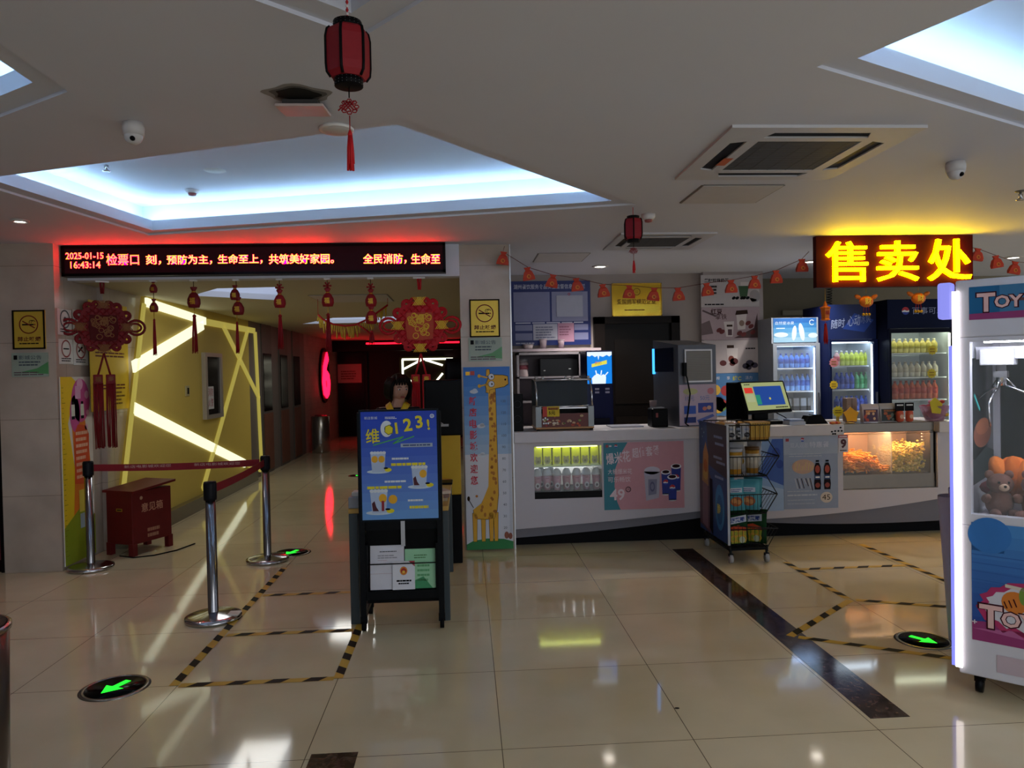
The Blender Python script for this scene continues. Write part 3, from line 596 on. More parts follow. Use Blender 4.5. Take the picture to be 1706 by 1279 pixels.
# blue framed licence board, brass plaque, column posters
yb = 8.574; a = PY(853, 576, yb); b = PY(983, 467, yb); w, h = b.x-a.x, b.z-a.z; BL = M('#1b2a68', .4)
mb = board('', '', '', (a.x, yb, a.z), (1, 0, 0), w, h, .02, BL); mb.rect(w*.03, h*.37, w*.485, h*.83, M('#7d81a6', .4), 1); mb.rect(w*.51, h*.37, w*.965, h*.83, M('#868aaa', .4), 1)
mb.sheet([[(w*.57, h*.44), (w*.9, h*.44), (w*.9, h*.77), (w*.57, h*.77)]], M('#a2a6b8', .3), .001, .012); mb.ring(w*.73, h*.79, .012, .006, RED, 2)
for u0_, u1_ in ((.045, .26), (.79, .965)): mb.rect(w*u0_, h*.08, w*u1_, h*.32, M('#7d81a6', .4), 1); mb.rect(w*u0_, h*.19, w*u1_, h*.23, BL, 2)
mb.rect(w*.27, h*.08, w*.575, h*.33, M('#b4b6c4', .5), 2); mb.rect(w*.58, h*.05, w*.785, h*.34, M('#b88aa0', .5), 3); mb.lines(w*.3, h*.29, w*.25, 5, h*.04, M('#70748c'), 3)
mb.lines(w*.6, h*.29, w*.16, 4, h*.04, M('#8a5a70'), 4); mb.txt('湖州餐饮服务食品安全监督信息公示栏', w*.035, h*.875, h*.075, M('#b4b8cc'), 2, w=w*.9, bold=.01); mb.lines(w*.05, h*.36, w*.9, 1, .1, M('#b4b8cc'), 2, h*.02); mb.lines(w*.05, h*.045, w*.3, 1, .1, M('#b4b8cc'), 2, h*.02)
put(mb, 'licence_board', 'dark blue framed licence board with pale panels on the back wall', 'notice board')
a = PY(1020, 527, yb); b = PY(1102, 471, yb); w, h = b.x-a.x, b.z-a.z; BR = M('#c8a436', .12, .9, var=.02)
mb = board('', '', '', (a.x, yb, a.z), (1, 0, 0), w, h, .025, BR, None, M('#a8842a', .2, .8), .01); mb.ring(w*.5, h*.74, h*.1, .008, M('#6a4a10'), 2); mb.txt('公', w*.47, h*.69, h*.1, M('#6a4a10'), 2, w=w*.06)
mb.txt('爱国拥军模范企业', w*.1, h*.36, h*.16, M('#5a3c10'), 2, w=w*.78, bold=.01); mb.lines(w*.25, h*.2, w*.5, 1, .1, M('#6a2a14'), 2, h*.03)
put(mb, 'brass_plaque', 'shiny gold plaque with engraved characters above the black door', 'plaque')
yp = 8.492; pL, pR = PY(1168, 500, yp).x, PY(1265, 500, yp).x; w = pR-pL
def post(r0_, r1_, label, paint, bgm):
    zt_ = PY(1216, r0_, yp).z; z_ = PY(1216, r1_, yp).z; h = zt_-z_; mb = board('', '', '', (pL, yp, z_), (1, 0, 0), w, h-.004, .006, bgm); paint(mb, w, h); put(mb, 'menu_poster', label, 'poster', 'posters on the white column')
CF = M('#3a2a24'); LC = M('#d0c8c6')
def bean(mb, u, v, r, m): mb.ell(u, v, r, r*.7, m, 3, 12, .5)
def p1(mb, w, h):
    mb.txt('黑糖珍珠奶茶', w*.06, h*.76, h*.12, INK, 2, w=w*.42, bold=.02); mb.lines(w*.16, h*.66, w*.12, 3, h*.1, INK, 2, h*.06); mb.ell(w*.76, h*.2, w*.2, h*.07, M('#b8b0b0'), 1); mb.ell(w*.92, h*.32, w*.09, h*.2, M('#9a9696'), 1)
    mb.pl([(w*.64, h*.64), (w*.82, h*.64), (w*.79, h*.3), (w*.67, h*.3)], M('#3a5a3c'), 2); mb.rect(w*.68, h*.64, w*.82, h*.76, LC, 2)
    for u in (.56, .62, .7, .74, .8): bean(mb, w*u, h*.27, w*.035, INK)
    mb.lines(w*.06, h*.1, w*.4, 1, .1, INK, 2, h*.04)
def p2(mb, w, h):
    mb.txt('红豆', w*.16, h*.78, h*.17, M('#3a1a1a'), 2, bold=.02); mb.txt('拿铁', w*.24, h*.62, h*.17, M('#3a1a1a'), 2); mb.pl([(0, h*.15), (w*.2, h*.2), (w*.14, h*.6), (0, h*.5)], M('#6a5a5c'), 1); mb.ln((w*.02, h*.9), (w*.25, h*.72), .02, M('#5a4a4c'), 1)
    mb.pl([(w*.6, h*.75), (w*.78, h*.78), (w*.75, h*.32), (w*.62, h*.3)], LC, 2); mb.pl([(w*.58, h*.75), (w*.8, h*.78), (w*.79, h*.9), (w*.6, h*.88)], CF, 3); mb.ell(w*.69, h*.5, w*.045, h*.09, M('#8a7468'), 3)
    mb.pl([(w*.38, h*.55), (w*.56, h*.56), (w*.53, h*.1), (w*.42, h*.1)], LC, 3); mb.rect(w*.43, h*.4, w*.53, h*.46, CF, 4); mb.rect(w*.45, h*.14, w*.52, h*.32, M('#5a4048'), 4)
    for u, v in ((.3, .3), (.35, .25), (.65, .2), (.72, .16), (.8, .5), (.85, .4), (.88, .22)): bean(mb, w*u, h*v, w*.05, M('#6a2a2a'))
    mb.pl([(w*.55, h*.05), (w*.98, h*.05), (w*.96, h*.8), (w*.9, h*.35)], M('#4a3436'), 2)
def p3(mb, w, h):
    mb.pl([(w*.42, h*.75), (w*.62, h*.75), (w*.6, h*.3), (w*.45, h*.3)], LC, 2); mb.rect(w*.43, h*.75, w*.55, h*.84, CF, 3); mb.lines(w*.75, h*.75, w*.22, 1, .1, INK, 2, h*.04); mb.ell(w*.5, h*.42, w*.05, h*.1, M('#7a3a30'), 3)
    for u, v, r in ((.36, .3, .06), (.55, .35, .07), (.52, .28, .05), (.75, .2, .06), (.82, .28, .07), (.9, .22, .06), (.8, .15, .05)): mb.ell(w*u, h*v, w*r, w*r*.8, M('#3a3446') if u > .6 else M('#5a2a2c'), 3, 14)
def p4(mb, w, h):
    mb.txt('鲜榨', w*.18, h*.84, h*.08, PAPER, 2, bold=.01); mb.txt('享', w*.42, h*.84, h*.08, PAPER, 2); mb.txt('维C', w*.52, h*.81, h*.12, M('#c8c030'), 2, bold=.02); mb.txt('活力', w*.74, h*.84, h*.08, PAPER, 2)
    for k in range(14): mb.ell(w*random.uniform(.05, .5), h*random.uniform(.05, .7), w*.09, w*.09, M(random.choice(['#a8383a', '#c8a040', '#6a8a40', '#3c5a9a', '#b8702a'])), 3, 12)
post(457, 511, 'white drinks poster with a green cup, topmost on the column', p1, M('#b8b2b2')); post(511, 566, 'brownish coffee poster with two white cups, second from the top', p2, M('#a8959a'))
post(566, 621, 'pale grape drink poster with dark fruit at its foot, third from the top', p3, M('#b8aeae')); post(621, 692, 'blue fruit poster at the foot of the column, behind the till screen', p4, M('#4a78a8'))
# ================================================================ entrance side: yellow wall lights, posts, red box, menu stand, table, person
def wp(px_, py_, X=YX+.013): p = PX(px_, py_, X); return Vector((X, p.y, p.z))
HOT = M('#eaeccb', .5, e=1.25); DIM = M('#d2c25c', .5, e=.5)
strips = [((240, 506), (206, 812), .05, DIM, 'dim slanted light slot at the near end of the yellow wall'), ((243, 503), (342, 535), .09, HOT, 'bright light slot under the ceiling at the near end of the yellow wall'),
          ((222, 611), (338, 541), .115, HOT, 'broad bright light bar rising to the ceiling on the yellow wall'), ((221, 679), (408, 772), .115, HOT, 'broad bright light bar falling towards the middle post on the yellow wall'),
          ((371, 541), (432, 664), .07, DIM, 'thin light slot crossing above the hydrant cabinet, falling to the far end'), ((413, 549), (338, 815), .07, DIM, 'thin steep light slot crossing past the hydrant cabinet to the baseboard'),
          ((342, 536), (424, 551), .08, DIM, 'dim light slot under the ceiling at the far end of the yellow wall'), ((425, 553), (436, 778), .1, DIM, 'vertical light slot closing the far end of the yellow wall'), ((408, 771), (434, 782), .08, DIM, 'short light slot low at the far end of the yellow wall')]
for p, q, wd, m, lab in strips:
    mb = MB(); a, b = wp(*p), wp(*q); mb.bar(a, b, .024, wd, m, up=Vector((b-a)).normalized().cross(Vector((1, 0, 0)))); put(mb, 'light_strip', lab, 'light strip', 'light slots of the yellow wall')
# hydrant cabinet with a glass front and the small switch
a = wp(369, 691); b = wp(336, 591); y0_, y1_ = b.y+.02, a.y-.02; z0_, z1_ = 1.04, 1.86
t = thing('hydrant_cabinet', 'tall narrow silver-framed cabinet with glass door on the yellow wall', 'cabinet', (YX, (y0_+y1_)/2, z0_))
mb = MB(); F2 = M('#b5aca0', .35, .4)
for (c, d, e, f) in ((y0_, y1_, z0_, z0_+.05), (y0_, y1_, z1_-.05, z1_), (y0_, y0_+.07, z0_+.05, z1_-.05), (y1_-.07, y1_, z0_+.05, z1_-.05)): mb.box(YX, YX+.05, c, d, e, f, F2)
mb.build('frame', t); MB().box(YX+.008, YX+.03, y0_+.07, y1_-.07, z0_+.05, z1_-.05, M('#2c2826', .12)).build('glass_door', t)
mb = MB().at((YX+.031, y0_+.1, z0_+.12), (0, 1, 0)); mb.rect(0, 0, .22, .28, PAPER, 1); mb.txt('消防', .02, .16, .1, RED, 2, w=.18); mb.txt('火警', .02, .03, .1, RED, 2, w=.18); mb.build('sticker', t)
c = wp(313, 651); tag(MB().box(YX, YX+.012, c.y-.06, c.y+.06, c.z-.06, c.z+.06, M('#b5a878', .5), .004).box(YX+.012, YX+.016, c.y-.01, c.y+.035, c.z-.035, c.z+.035, BLACK).build('wall_switch'), 'small square wall switch on the yellow wall left of the hydrant cabinet', 'switch')
# retractable belt posts
def post_(loc, label):
    t = thing('belt_post', label, 'barrier post', loc, 0, 'belt barrier posts')
    MB().lathe([(.001, 0), (.17, 0), (.175, .012), (.172, .026), (.15, .034), (.06, .045), (.03, .052), (.001, .052)], (0, 0, 0), M('#b6b6b9', .16, 1, var=.02), 40).build('base', t, True)
    MB().lathe([(.034, .04), (.032, .045), (.032, .77)], (0, 0, 0), M('#8e8e92', .2, 1, var=.02), 24).build('pole', t, True)
    MB().lathe([(.001, .765), (.04, .768), (.041, .78), (.041, .87), (.037, .885), (.001, .888)], (0, 0, 0), M('#16161a', .35), 24).build('belt_head', t, True)
    return t
PA, PB, PC = (-3.10, 6.30, 0), (-1.645, 4.87, 0), (-1.69, 6.36, 0)
ta = post_(PA, 'chrome belt post in front of the tall yellow height chart'); tb = post_(PB, 'nearest chrome belt post, standing alone in the middle'); tc = post_(PC, 'chrome belt post at the far corner, beside the floor arrow')
MB().box(.1, .17, -.05, .03, .032, .04, M('#c9c4bc', .4)).build('sticker', tb, True)
def belt(t, p, q, label):
    p = Vector(p)+Vector((0, 0, .83)); q = Vector(q)+Vector((0, 0, .83)); d = (q-p).normalized(); p = p+d*.045; q = q-d*.045; L = (q-p).length
    n = 14; mb = MB(); vs = []
    for k in range(n+1):
        f = k/n; c = p.lerp(q, f); sag = -.012*math.sin(math.pi*f); tw = .1*math.sin(math.pi*f); o = Vector((-d.y, d.x, 0))*tw*.03
        for e in (-1, 1):
            for s_ in (-1, 1): vs.append(c+Vector((0, 0, sag+e*.028))+o*e+Vector((-d.y, d.x, 0))*s_*.0012)
    fs = []
    for k in range(n):
        b = 4*k; fs += [(b, b+4, b+6, b+2), (b+1, b+3, b+7, b+5), (b, b+1, b+5, b+4), (b+2, b+6, b+7, b+3)]
    mb.add(vs, fs, M('#7c1420', .7)); o = mb.build('belt', t)
    r = d if d.x > 0 else -d; st = p if d.x > 0 else q
    for f in (.18, .6):
        k = f*L; lm = MB().at(st+Vector((0, 0, -.024)), r); lm.txt('新店电影城欢迎您', k, .012, .024, M('#c8a8a0', .6), 4, w=min(.5, L*.28)); lm.build('belt_lettering', o)
belt(ta, PA, PC, ''); belt(tc, PC, PB, '')
# red donation-style box on legs
t = thing('red_box', 'dark red wooden box on short legs at the foot of the yellow wall', 'box', (-2.97, 6.93, 0), math.radians(-24)); RB = M('#5e1214', .5, var=.15)
MB().box(-.15, .15, -.22, .22, .1, .56, RB, .006).build('body', t, True)
MB().add([(-.17, -.24, .555), (.19, -.24, .555), (.19, .24, .60), (-.17, .24, .60), (-.17, -.24, .575), (.19, -.24, .575), (.19, .24, .62), (-.17, .24, .62)], [(3, 2, 1, 0), (4, 5, 6, 7), (0, 1, 5, 4), (1, 2, 6, 5), (2, 3, 7, 6), (3, 0, 4, 7)], RB).build('slanted_lid', t, True)
for x in (-.13, .13):
    for y in (-.2, .2): MB().box(x-.025, x+.025, y-.025, y+.025, 0, .11, RB).build('leg', t, True)
mb = MB().at((-.13, -.2215, .12)); mb.rect(.1, .27, .17, .295, GOLD, 1); mb.rect(.108, .277, .162, .288, INK, 2); mb.build('coin_slot', t, True)
mb = MB().at((.1515, -.2, .1), (0, 1, 0)); mb.txt('意见箱', .08, .27, .08, M('#c08a70', .5), 1, w=.24, bold=.01); mb.ell(.08, .4, .016, .016, M('#b08a70'), 1); mb.lines(.14, .12, .16, 2, .05, M('#a07058'), 1, .03); mb.build('lettering', t, True)
tag(MB().tube([(-3.05, 6.7, .006), (-2.9, 6.62, .006), (-2.75, 6.68, .006), (-2.62, 6.85, .006), (-2.55, 7.1, .006)], .006, BLACK, 6).build('power_cable'), 'thin black cable on the floor by the red box', 'cable')
# grey bin in the near left corner
t = thing('waste_bin', 'round steel waste bin cut off by the left edge of the photo', 'bin', (-1.635, 2.42, 0))
MB().lathe([(.14, .02), (.15, .02), (.165, .76), (.157, .76), (.142, .04), (.001, .04)], (0, 0, 0), M('#5a5048', .28, .8), 36).build('body', t, True); MB().lathe([(.15, 0), (.153, .025), (.14, .025), (.14, 0)], (0, 0, 0), BLACK, 36).build('base_ring', t, True)
MB().lathe([(.157, .755), (.172, .76), (.172, .775), (.157, .778), (.15, .77)], (0, 0, 0), M('#9a9088', .2, 1), 36).build('rim', t, True); MB().lathe([(.001, .4), (.152, .4), (.153, .41), (.001, .42)], (0, 0, 0), M('#4a1a1c', .6), 24).build('liner', t, True)
# ---- ticket table
t = thing('ticket_table', 'plain desk with dark grey steel legs behind the drinks poster stand', 'table', (-.43, 5.25, 0)); LG = M('#3a4448', .4)
MB().box(-.31, .31, -.6, .6, .69, .72, M('#b8924a', .45), .004).build('tabletop', t, True)
for x in (-.28, .28):
    for y in (-.57, .57): MB().box(x-.028, x+.028, y-.028, y+.028, .0, .69, LG, .004).build('leg', t, True)
MB().box(-.25, .25, -.58, -.56, .64, .69, LG).box(-.25, .25, .56, .58, .64, .69, LG).build('rail', t, True)
MB().box(-.25, .25, .54, .555, .2, .64, M('#17181b', .5)).build('modesty_panel', t, True)
tx = [(-.69, 4.72, .10, .07, '#8c8f94', 'grey tissue pack on the left edge of the ticket table'), (-.19, 4.73, .07, .05, '#a88a5c', 'cardboard ticket box on the right edge of the ticket table')]
for x, y, w_, h_, c, lab in tx:
    q = thing('tissue_box' if 'tissue' in lab else 'ticket_box', lab, 'box', (x, y, .72)); MB().box(-w_/2, w_/2, -.06, .06, 0, h_, M(c), .006).build('carton', q, True); MB().box(-w_*.3, w_*.3, -.045, .045, h_, h_+.03, M('#c8c4bc'), .008).build('paper_tuft' if 'tissue' in lab else 'ticket_stack', q, True)
q = thing('shrine_clutter', 'small stack of folded leaflets on the right of the ticket table', 'leaflets', (-.18, 4.9, .72))
for k, c in enumerate(('#9a8a70', '#6a5048', '#b0a090')): MB(Matrix.Rotation(.2*k, 4, 'Z')).box(-.05, .05, -.07, .07, .022*k, .022*k+.02, M(c)).build('leaflet', q, True)
q.name = 'leaflet_stack'
# monitor facing the attendant
t = thing('ticket_monitor', 'black monitor seen from behind on the ticket table, with a small white mark', 'monitor', (-.24, 5.62, .72))
MB().box(-.13, .13, -.09, .09, 0, .015, BLACK, .005).build('base', t, True); MB().box(-.03, .03, .0, .03, .01, .3, BLACK).build('stand', t, True)
MB().box(-.07, .21, -.03, .03, .36, .78, BLACK, .012).build('screen_housing', t, True); mb = MB().at((.04, -.031, .43)); mb.rect(0, 0, .07, .018, M('#9a9a9c'), 1); mb.ln((-.005, .035), (.03, .02), .006, M('#9a9a9c'), 1); mb.build('logo_mark', t, True)
MB().box(-.2, .0, -.06, .03, .2, .34, BLACK, .01).build('ticket_printer', t, True)
# yellow and black cupboard beside the pillar
t = thing('cupboard', 'narrow cupboard with yellow upper front and black base beside the pillar', 'cupboard', (-.13, 6.2, 0))
MB().box(-.1, .08, -.15, .15, 0, .56, BLACK, .006).build('base_cabinet', t, True); MB().box(-.1, .08, -.15, .15, .56, 1.12, M('#b8921a', .45), .006).build('upper_cabinet', t, True); MB().box(-.05, -.035, -.165, -.15, .3, .4, CHROME).build('handle', t, True)
# ---- drinks poster stand (framed panel over a magazine rack on castors)
BK = M('#0f1113', .35)
t = thing('poster_stand', 'black wheeled stand with a blue lemon drink poster and a leaflet rack', 'poster stand', (-.405, 4.53, 0), 0)
for x in (-.235, .235):
    MB().bar((x, 0, .06), (x, .02, 1.32), .034, .034, BK).build('upright', t, True); MB().bar((x, -.005, .1), (x, .33, .1), .03, .03, BK).bar((x, .30, .1), (x, .03, .62), .025, .025, BK).build('foot', t, True)
MB().bar((-.235, .31, .14), (.235, .31, .14), .022, .022, BK).build('crossbar', t, True)
for x in (-.235, .235):
    for y in (0, .32):
        w_ = MB(); w_.tube([(x-.012, y, .03), (x+.012, y, .03)], .03, M('#0c0c0d', .5), 18); w_.box(x-.02, x+.02, y-.012, y+.012, .045, .09, BK); w_.build('castor', t, True)
MB().box(-.22, .22, .03, .045, .6, .68, BK).box(-.22, .22, .05, .07, .15, .62, M('#0a0b0c', .5)).box(-.22, .22, .0, .05, .185, .235, BK).box(-.22, -.205, -.005, .05, .185, .52, BK).box(.205, .22, -.005, .05, .185, .52, BK).build('rack_panel', t, True)
MB().tube([(-.22, .0, .40), (.22, .0, .40)], .004, BK, 6).build('rack_wire', t, True)
MB().box(-.005, .02, .025, .035, .5, .66, STEEL).build('hinge_plate', t, True)
pw_, ph_ = .455, .65; mb = MB().at((-.2275, -.022, .675), (1, 0, 0), (0, .018, 1)); w, h = pw_, ph_
mb.sheet([[(-.012, -.012), (w+.012, -.012), (w+.012, h+.012), (-.012, h+.012)]], M('#101820', .3), -.02, -.001)
for k in range(12):
    f = k/11; c = tuple(int(x) for x in ((1-f)*14+f*96+12*math.sin(f*3), (1-f)*56+f*146, (1-f)*172+f*202)); mb.rect(0, h*(1-(k+1)/12), w, h*(1-k/12), M('#%02x%02x%02x' % c, .35, var=.02), 0)
LY = M('#d8c91c', .4); LW = M('#cfd6da', .4); OG = M('#d8a020', .4)
mb.txt('维', w*.07, h*.705, h*.135, LY, 4, w=w*.18, bold=.012, rot=.06); mb.ring(w*.34, h*.84, w*.055, w*.05, LW, 4, 28, .7, 5.7, 1.35); mb.ell(w*.37, h*.83, w*.06, h*.05, LY, 5, 6, .4); mb.ring(w*.37, h*.83, w*.06, w*.008, M('#3a4a1a'), 6, 6, .4, 6.68, 1.1)
for ch, u, v, hh in (('1', .46, .79, .105), ('2', .57, .81, .12), ('3', .73, .835, .12), ('!', .88, .82, .1)): mb.txt(ch, w*u, h*v, h*hh, LY, 4, bold=.03, rot=.1)
for p, q in (((.16, .69), (.56, .765)), ((.56, .765), (.42, .70)), ((.42, .70), (.7, .765))): mb.ln((w*p[0], h*p[1]), (w*q[0], h*q[1]), .006, M('#4aa84a'), 3)
mb.rect(w*.52, h*.665, w*.94, h*.70, M('#9aa8b8'), 3); mb.lines(w*.55, h*.69, w*.36, 1, .1, M('#3a4a78'), 4, h*.014, 0); mb.txt('新店影城', w*.05, h*.93, h*.026, LW, 3, w=w*.17); mb.lines(w*.32, h*.95, w*.16, 2, h*.012, LW, 3, h*.006); mb.ring(w*.94, h*.95, w*.024, w*.008, LW, 3); mb.lines(w*.925, h*.958, .02, 2, .008, LW, 3, .004, 0)
def cup(u, v, s, k, art):
    mb.ell(w*u, h*(v+.005), w*.15*s, h*.018*s, M('#b8c8d4'), k); mb.pl([(w*(u-.1*s), h*(v+.18*s)), (w*(u-.08*s), h*v), (w*(u+.08*s), h*v), (w*(u+.1*s), h*(v+.18*s))], M('#a8b8d0', .3), k+1)
    for j in range(5): mb.ell(w*(u-.08*s+.04*s*j), h*(v+.18*s), w*.025*s, h*.014*s, LW, k+2, 10)
    if art == 0:
        for e in (-.045, .045): mb.ell(w*(u+e*s), h*(v+.12*s), w*.042*s, h*.032*s, OG, k+3)
    else: mb.ell(w*(u+.045*s), h*(v+.12*s), w*.045*s, h*.036*s, OG, k+3); mb.pl([(w*(u-.07*s), h*(v+.02)), (w*(u+.0*s), h*(v+.02)), (w*(u-.03*s), h*(v+.05*s)), (w*(u-.05*s), h*(v+.1*s)), (w*(u-.08*s), h*(v+.08*s))], M('#4a1a26'), k+3)
    if art == 2: mb.rect(w*(u+.03*s), h*(v+.02), w*(u+.06*s), h*(v+.1*s), M('#8a2030'), k+4); mb.ell(w*(u+.16*s), h*(v+.11*s), w*.05*s, h*.036*s, OG, k+3)
    mb.ell(w*(u+.13*s), h*(v+.02), w*.045*s, h*.018*s, LY, k+3); mb.ell(w*(u+.1*s), h*(v+.036), w*.03*s, h*.008*s, INK, k+4)
cup(.22, .44, 1., 1, 0); cup(.76, .29, 1.05, 1, 1); cup(.22, .06, 1.15, 1, 2)
for u, v, l in ((.4, .57, .22), (.3, .36, .28), (.6, .18, .2)): mb.lines(w*u, h*v, w*l, 1, .1, LW, 2, h*.018, 0)
for u, v, l in ((.39, .52, .45), (.07, .31, .45), (.62, .12, .25)): mb.lines(w*u, h*v, w*l, 1, .1, LY, 2, h*.025, 0)
mb.build('poster_panel', t, True)
def sheet_(name, label, x0, x1, z0, z1, y, col, art):
    mb = MB().at((-.405+x0, 4.53+y, z0), (1, 0, 0), (0, .1, 1)); w, h = x1-x0, z1-z0; mb.sheet([[(0, 0), (w, 0), (w, h), (0, h)]], M(col, .4), -.006, 0); art(mb, w, h); put(mb, name, label, 'booklet', 'booklets in the leaflet rack')
def aa(mb, w, h): mb.lines(w*.28, h*.87, w*.5, 1, .1, M('#4a4a50'), 1, h*.02, 0); mb.lines(w*.22, h*.78, w*.6, 2, h*.05, M('#8a8a92'), 1); mb.rect(w*.22, h*.66, w*.5, h*.665, M('#a05050'), 1); mb.rect(0, h*.36, w, h*.365, M('#a06060'), 1)
def ab(mb, w, h): mb.pl([(0, 0), (w*.9, 0), (w*.6, h*.3), (w*.3, h*.2)], M('#3a8a5a'), 1); mb.lines(w*.3, h*.85, w*.5, 2, h*.06, M('#4a7a4a'), 1); mb.lines(w*.4, h*.6, w*.45, 4, h*.12, M('#5a9a68'), 1)
def ac(mb, w, h): mb.ell(w*.5, h*.66, w*.17, h*.15, M('#a02a1a'), 1); mb.ring(w*.5, h*.66, w*.15, w*.035, M('#d8902a'), 2); mb.ell(w*.5, h*.62, w*.07, h*.05, M('#e0b040'), 3); mb.lines(w*.18, h*.34, w*.66, 1, .1, INK, 1, h*.06, 0); mb.lines(w*.26, h*.24, w*.48, 1, .1, INK, 1, h*.05, 0); mb.pl([(w*.72, h), (w, h*.8), (w, h)], M('#a03a44'), 1)
def ad(mb, w, h): mb.rect(0, h*.9, w, h, M('#b87a68'), 1)
sheet_('booklet', 'pinkish booklet standing rearmost in the leaflet rack', -.2, -.06, .245, .52, .034, '#a8827a', ad); sheet_('booklet', 'plain white booklet at the left of the leaflet rack', -.195, .01, .24, .505, .018, '#c8c8d0', aa)
sheet_('booklet', 'green certificate at the right of the leaflet rack', .015, .2, .24, .478, .02, '#8fc49a', ab); sheet_('booklet', 'small white booklet with a round red emblem in the rack', -.06, .075, .24, .41, .005, '#cfd0d6', ac)
# ---- the attendant behind the table: one continuous body
def person():
    px0, py0 = -.56, 6.22
    t = thing('person', 'woman in a dark jacket with yellow collar standing behind the ticket table', 'person', (px0, py0, 0))
    J = {}; V = []; E = []; R_ = []
    def j(n, x, y, z, r, par=None):
        J[n] = len(V); V.append((x, y, z)); R_.append(r)
        if par: E.append((J[par], J[n]))
    j('pel', 0, .02, .86, (.155, .12)); j('wst', 0, .01, 1.0, (.13, .105), 'pel'); j('chest', 0, .0, 1.14, (.155, .115), 'wst'); j('neck0', 0, .01, 1.27, (.075, .065), 'chest'); j('neck', .005, -.0, 1.325, (.048, .05), 'neck0'); j('head', .012, -.015, 1.40, (.06, .07), 'neck')
    for s, n in ((1, 'l'), (-1, 'r')):
        j('hip'+n, s*.085, .02, .8, (.09, .1), 'pel'); j('kn'+n, s*.09, .0, .45, (.06, .065), 'hip'+n); j('an'+n, s*.09, .03, .09, (.042, .045), 'kn'+n); j('toe'+n, s*.1, -.12, .04, (.04, .032), 'an'+n)
        j('sh'+n, s*.155, .01, 1.225, (.062, .062), 'chest'); j('el'+n, s*.215, -.0, .98, (.046, .046), 'sh'+n); j('wr'+n, s*.15, -.2, .875, (.031, .027), 'el'+n); j('pal'+n, s*.13, -.27, .85, (.038, .02), 'wr'+n)
    me = bpy.data.meshes.new('body'); me.from_pydata(V, E, []); o = bpy.data.objects.new('body', me); COL.objects.link(o)
    sk = o.modifiers.new('s', 'SKIN'); 
    for i, r in enumerate(R_): me.skin_vertices[0].data[i].radius = r
    me.skin_vertices[0].data[0].use_root = True; ss = o.modifiers.new('ss', 'SUBSURF'); ss.levels = 2
    skin = bpy.data.meshes.new_from_object(o.evaluated_get(bpy.context.evaluated_depsgraph_get())); bpy.data.objects.remove(o)
    b = MB(); SKN = M('#b98a72', .55, var=.04); JK = M('#17161a', .7); TR = M('#1c1c24', .7)
    b.add([v.co[:] for v in skin.vertices], [tuple(p.vertices) for p in skin.polygons], SKN, True)
    # fingers and thumb on both hands
    for s in (1, -1):
        for k, (dx, L) in enumerate(((-.027, .06), (-.009, .07), (.009, .066), (.026, .052))):
            x = s*.13+dx; b.tube([(x, -.28, .85), (x+dx*.2, -.30-L*.3, .852), (x+dx*.25, -.30-L*.75, .838), (x+dx*.25, -.30-L, .82)], [.0095, .009, .008, .006], SKN, 8)
        b.tube([(s*.13-s*.03, -.25, .852), (s*.13-s*.055, -.275, .848), (s*.13-s*.06, -.305, .84)], [.011, .0095, .007], SKN, 8)
    # head turned to her left and slightly down
    hr = Matrix.Translation((.012, -.01, 1.425)) @ Matrix.Rotation(math.radians(28), 4, 'Z') @ Matrix.Rotation(math.radians(8), 4, 'X')
    b.T = hr
    def hf(q):
        q = Vector(q); f = max(0, -q.z/.115); q.x *= 1-.30*f*f; q.y *= 1-.16*f
        if q.y < -.06 and abs(q.x) < .016 and -.035 < q.z < .02: q.y -= .012*(1-abs(q.x)/.016)
        return q
    b.ball((0, 0, 0), (.073, .09, .112), SKN, 28, 22, hf)
    b.add([(0, -.088, .012), (-.014, -.088, -.028), (.014, -.088, -.028), (0, -.112, -.026), (0, -.09, -.036)], [(0, 1, 3), (0, 3, 2), (1, 4, 3), (3, 4, 2)], SKN, True)
    EW = M('#c8c0b8', .3); EB = M('#1a1210', .3)
    for s in (-1, 1):
        b.ball((s*.029, -.079, .008), (.013, .008, .007), EW, 10, 8); b.ball((s*.029, -.085, .008), (.006, .004, .006), EB, 8, 6); b.tube([(s*.014, -.086, .026), (s*.03, -.084, .031), (s*.046, -.074, .026)], .0028, EB, 6); b.ball((s*.073, .005, -.005), (.01, .02, .03), SKN, 10, 8)
    b.ball((0, -.083, -.055), (.021, .009, .007), M('#8a3a3a', .4), 12, 8); b.T = Matrix()
    b.v = [v+Vector((px0, py0, 0)) for v in b.v]
    body = b.build('body', t)
    for m in (JK, TR): body.data.materials.append(m)
    ij, it = len(body.data.materials)-2, len(body.data.materials)-1
    for p in body.data.polygons:
        if p.material_index == 0:
            c = p.center; hand = c.y < -.19 and c.z < .92
            p.material_index = ij if (.82 < c.z < 1.275 and not hand) else it if c.z <= .82 and not hand else 0
    hm = M('#120d0c', .5); hb = MB(Matrix.Translation((px0, py0, 0)) @ hr)
    def hair(q):
        q = Vector(q)
        if q.y < -.03 and q.z < .075: q.y = -.03-(q.y+.03)*.1+(.02 if q.z < .045 else 0); q.x *= 1.03
        return q
    hb.ball((0, .012, .018), (.085, .1, .112), hm, 24, 18, hair)
    for s in (-1, 1):
        for k in range(5): y = -.045+.028*k; hb.tube([(s*.055, y, .09), (s*.084, y+.005, .03), (s*.083, y+.012, -.05), (s*.07, y+.02, -.09)], [.02, .02, .017, .008], hm, 8)
    for k in range(6): x = -.05+.02*k; hb.tube([(x*.6, -.03, .118), (x, -.085, .088), (x*1.25, -.092, .045)], [.014, .013, .006], hm, 7)
    hb.build('hair', t)
    yb_ = MB(Matrix.Translation((px0, py0, 0))); ym = M('#c8a51e', .6)
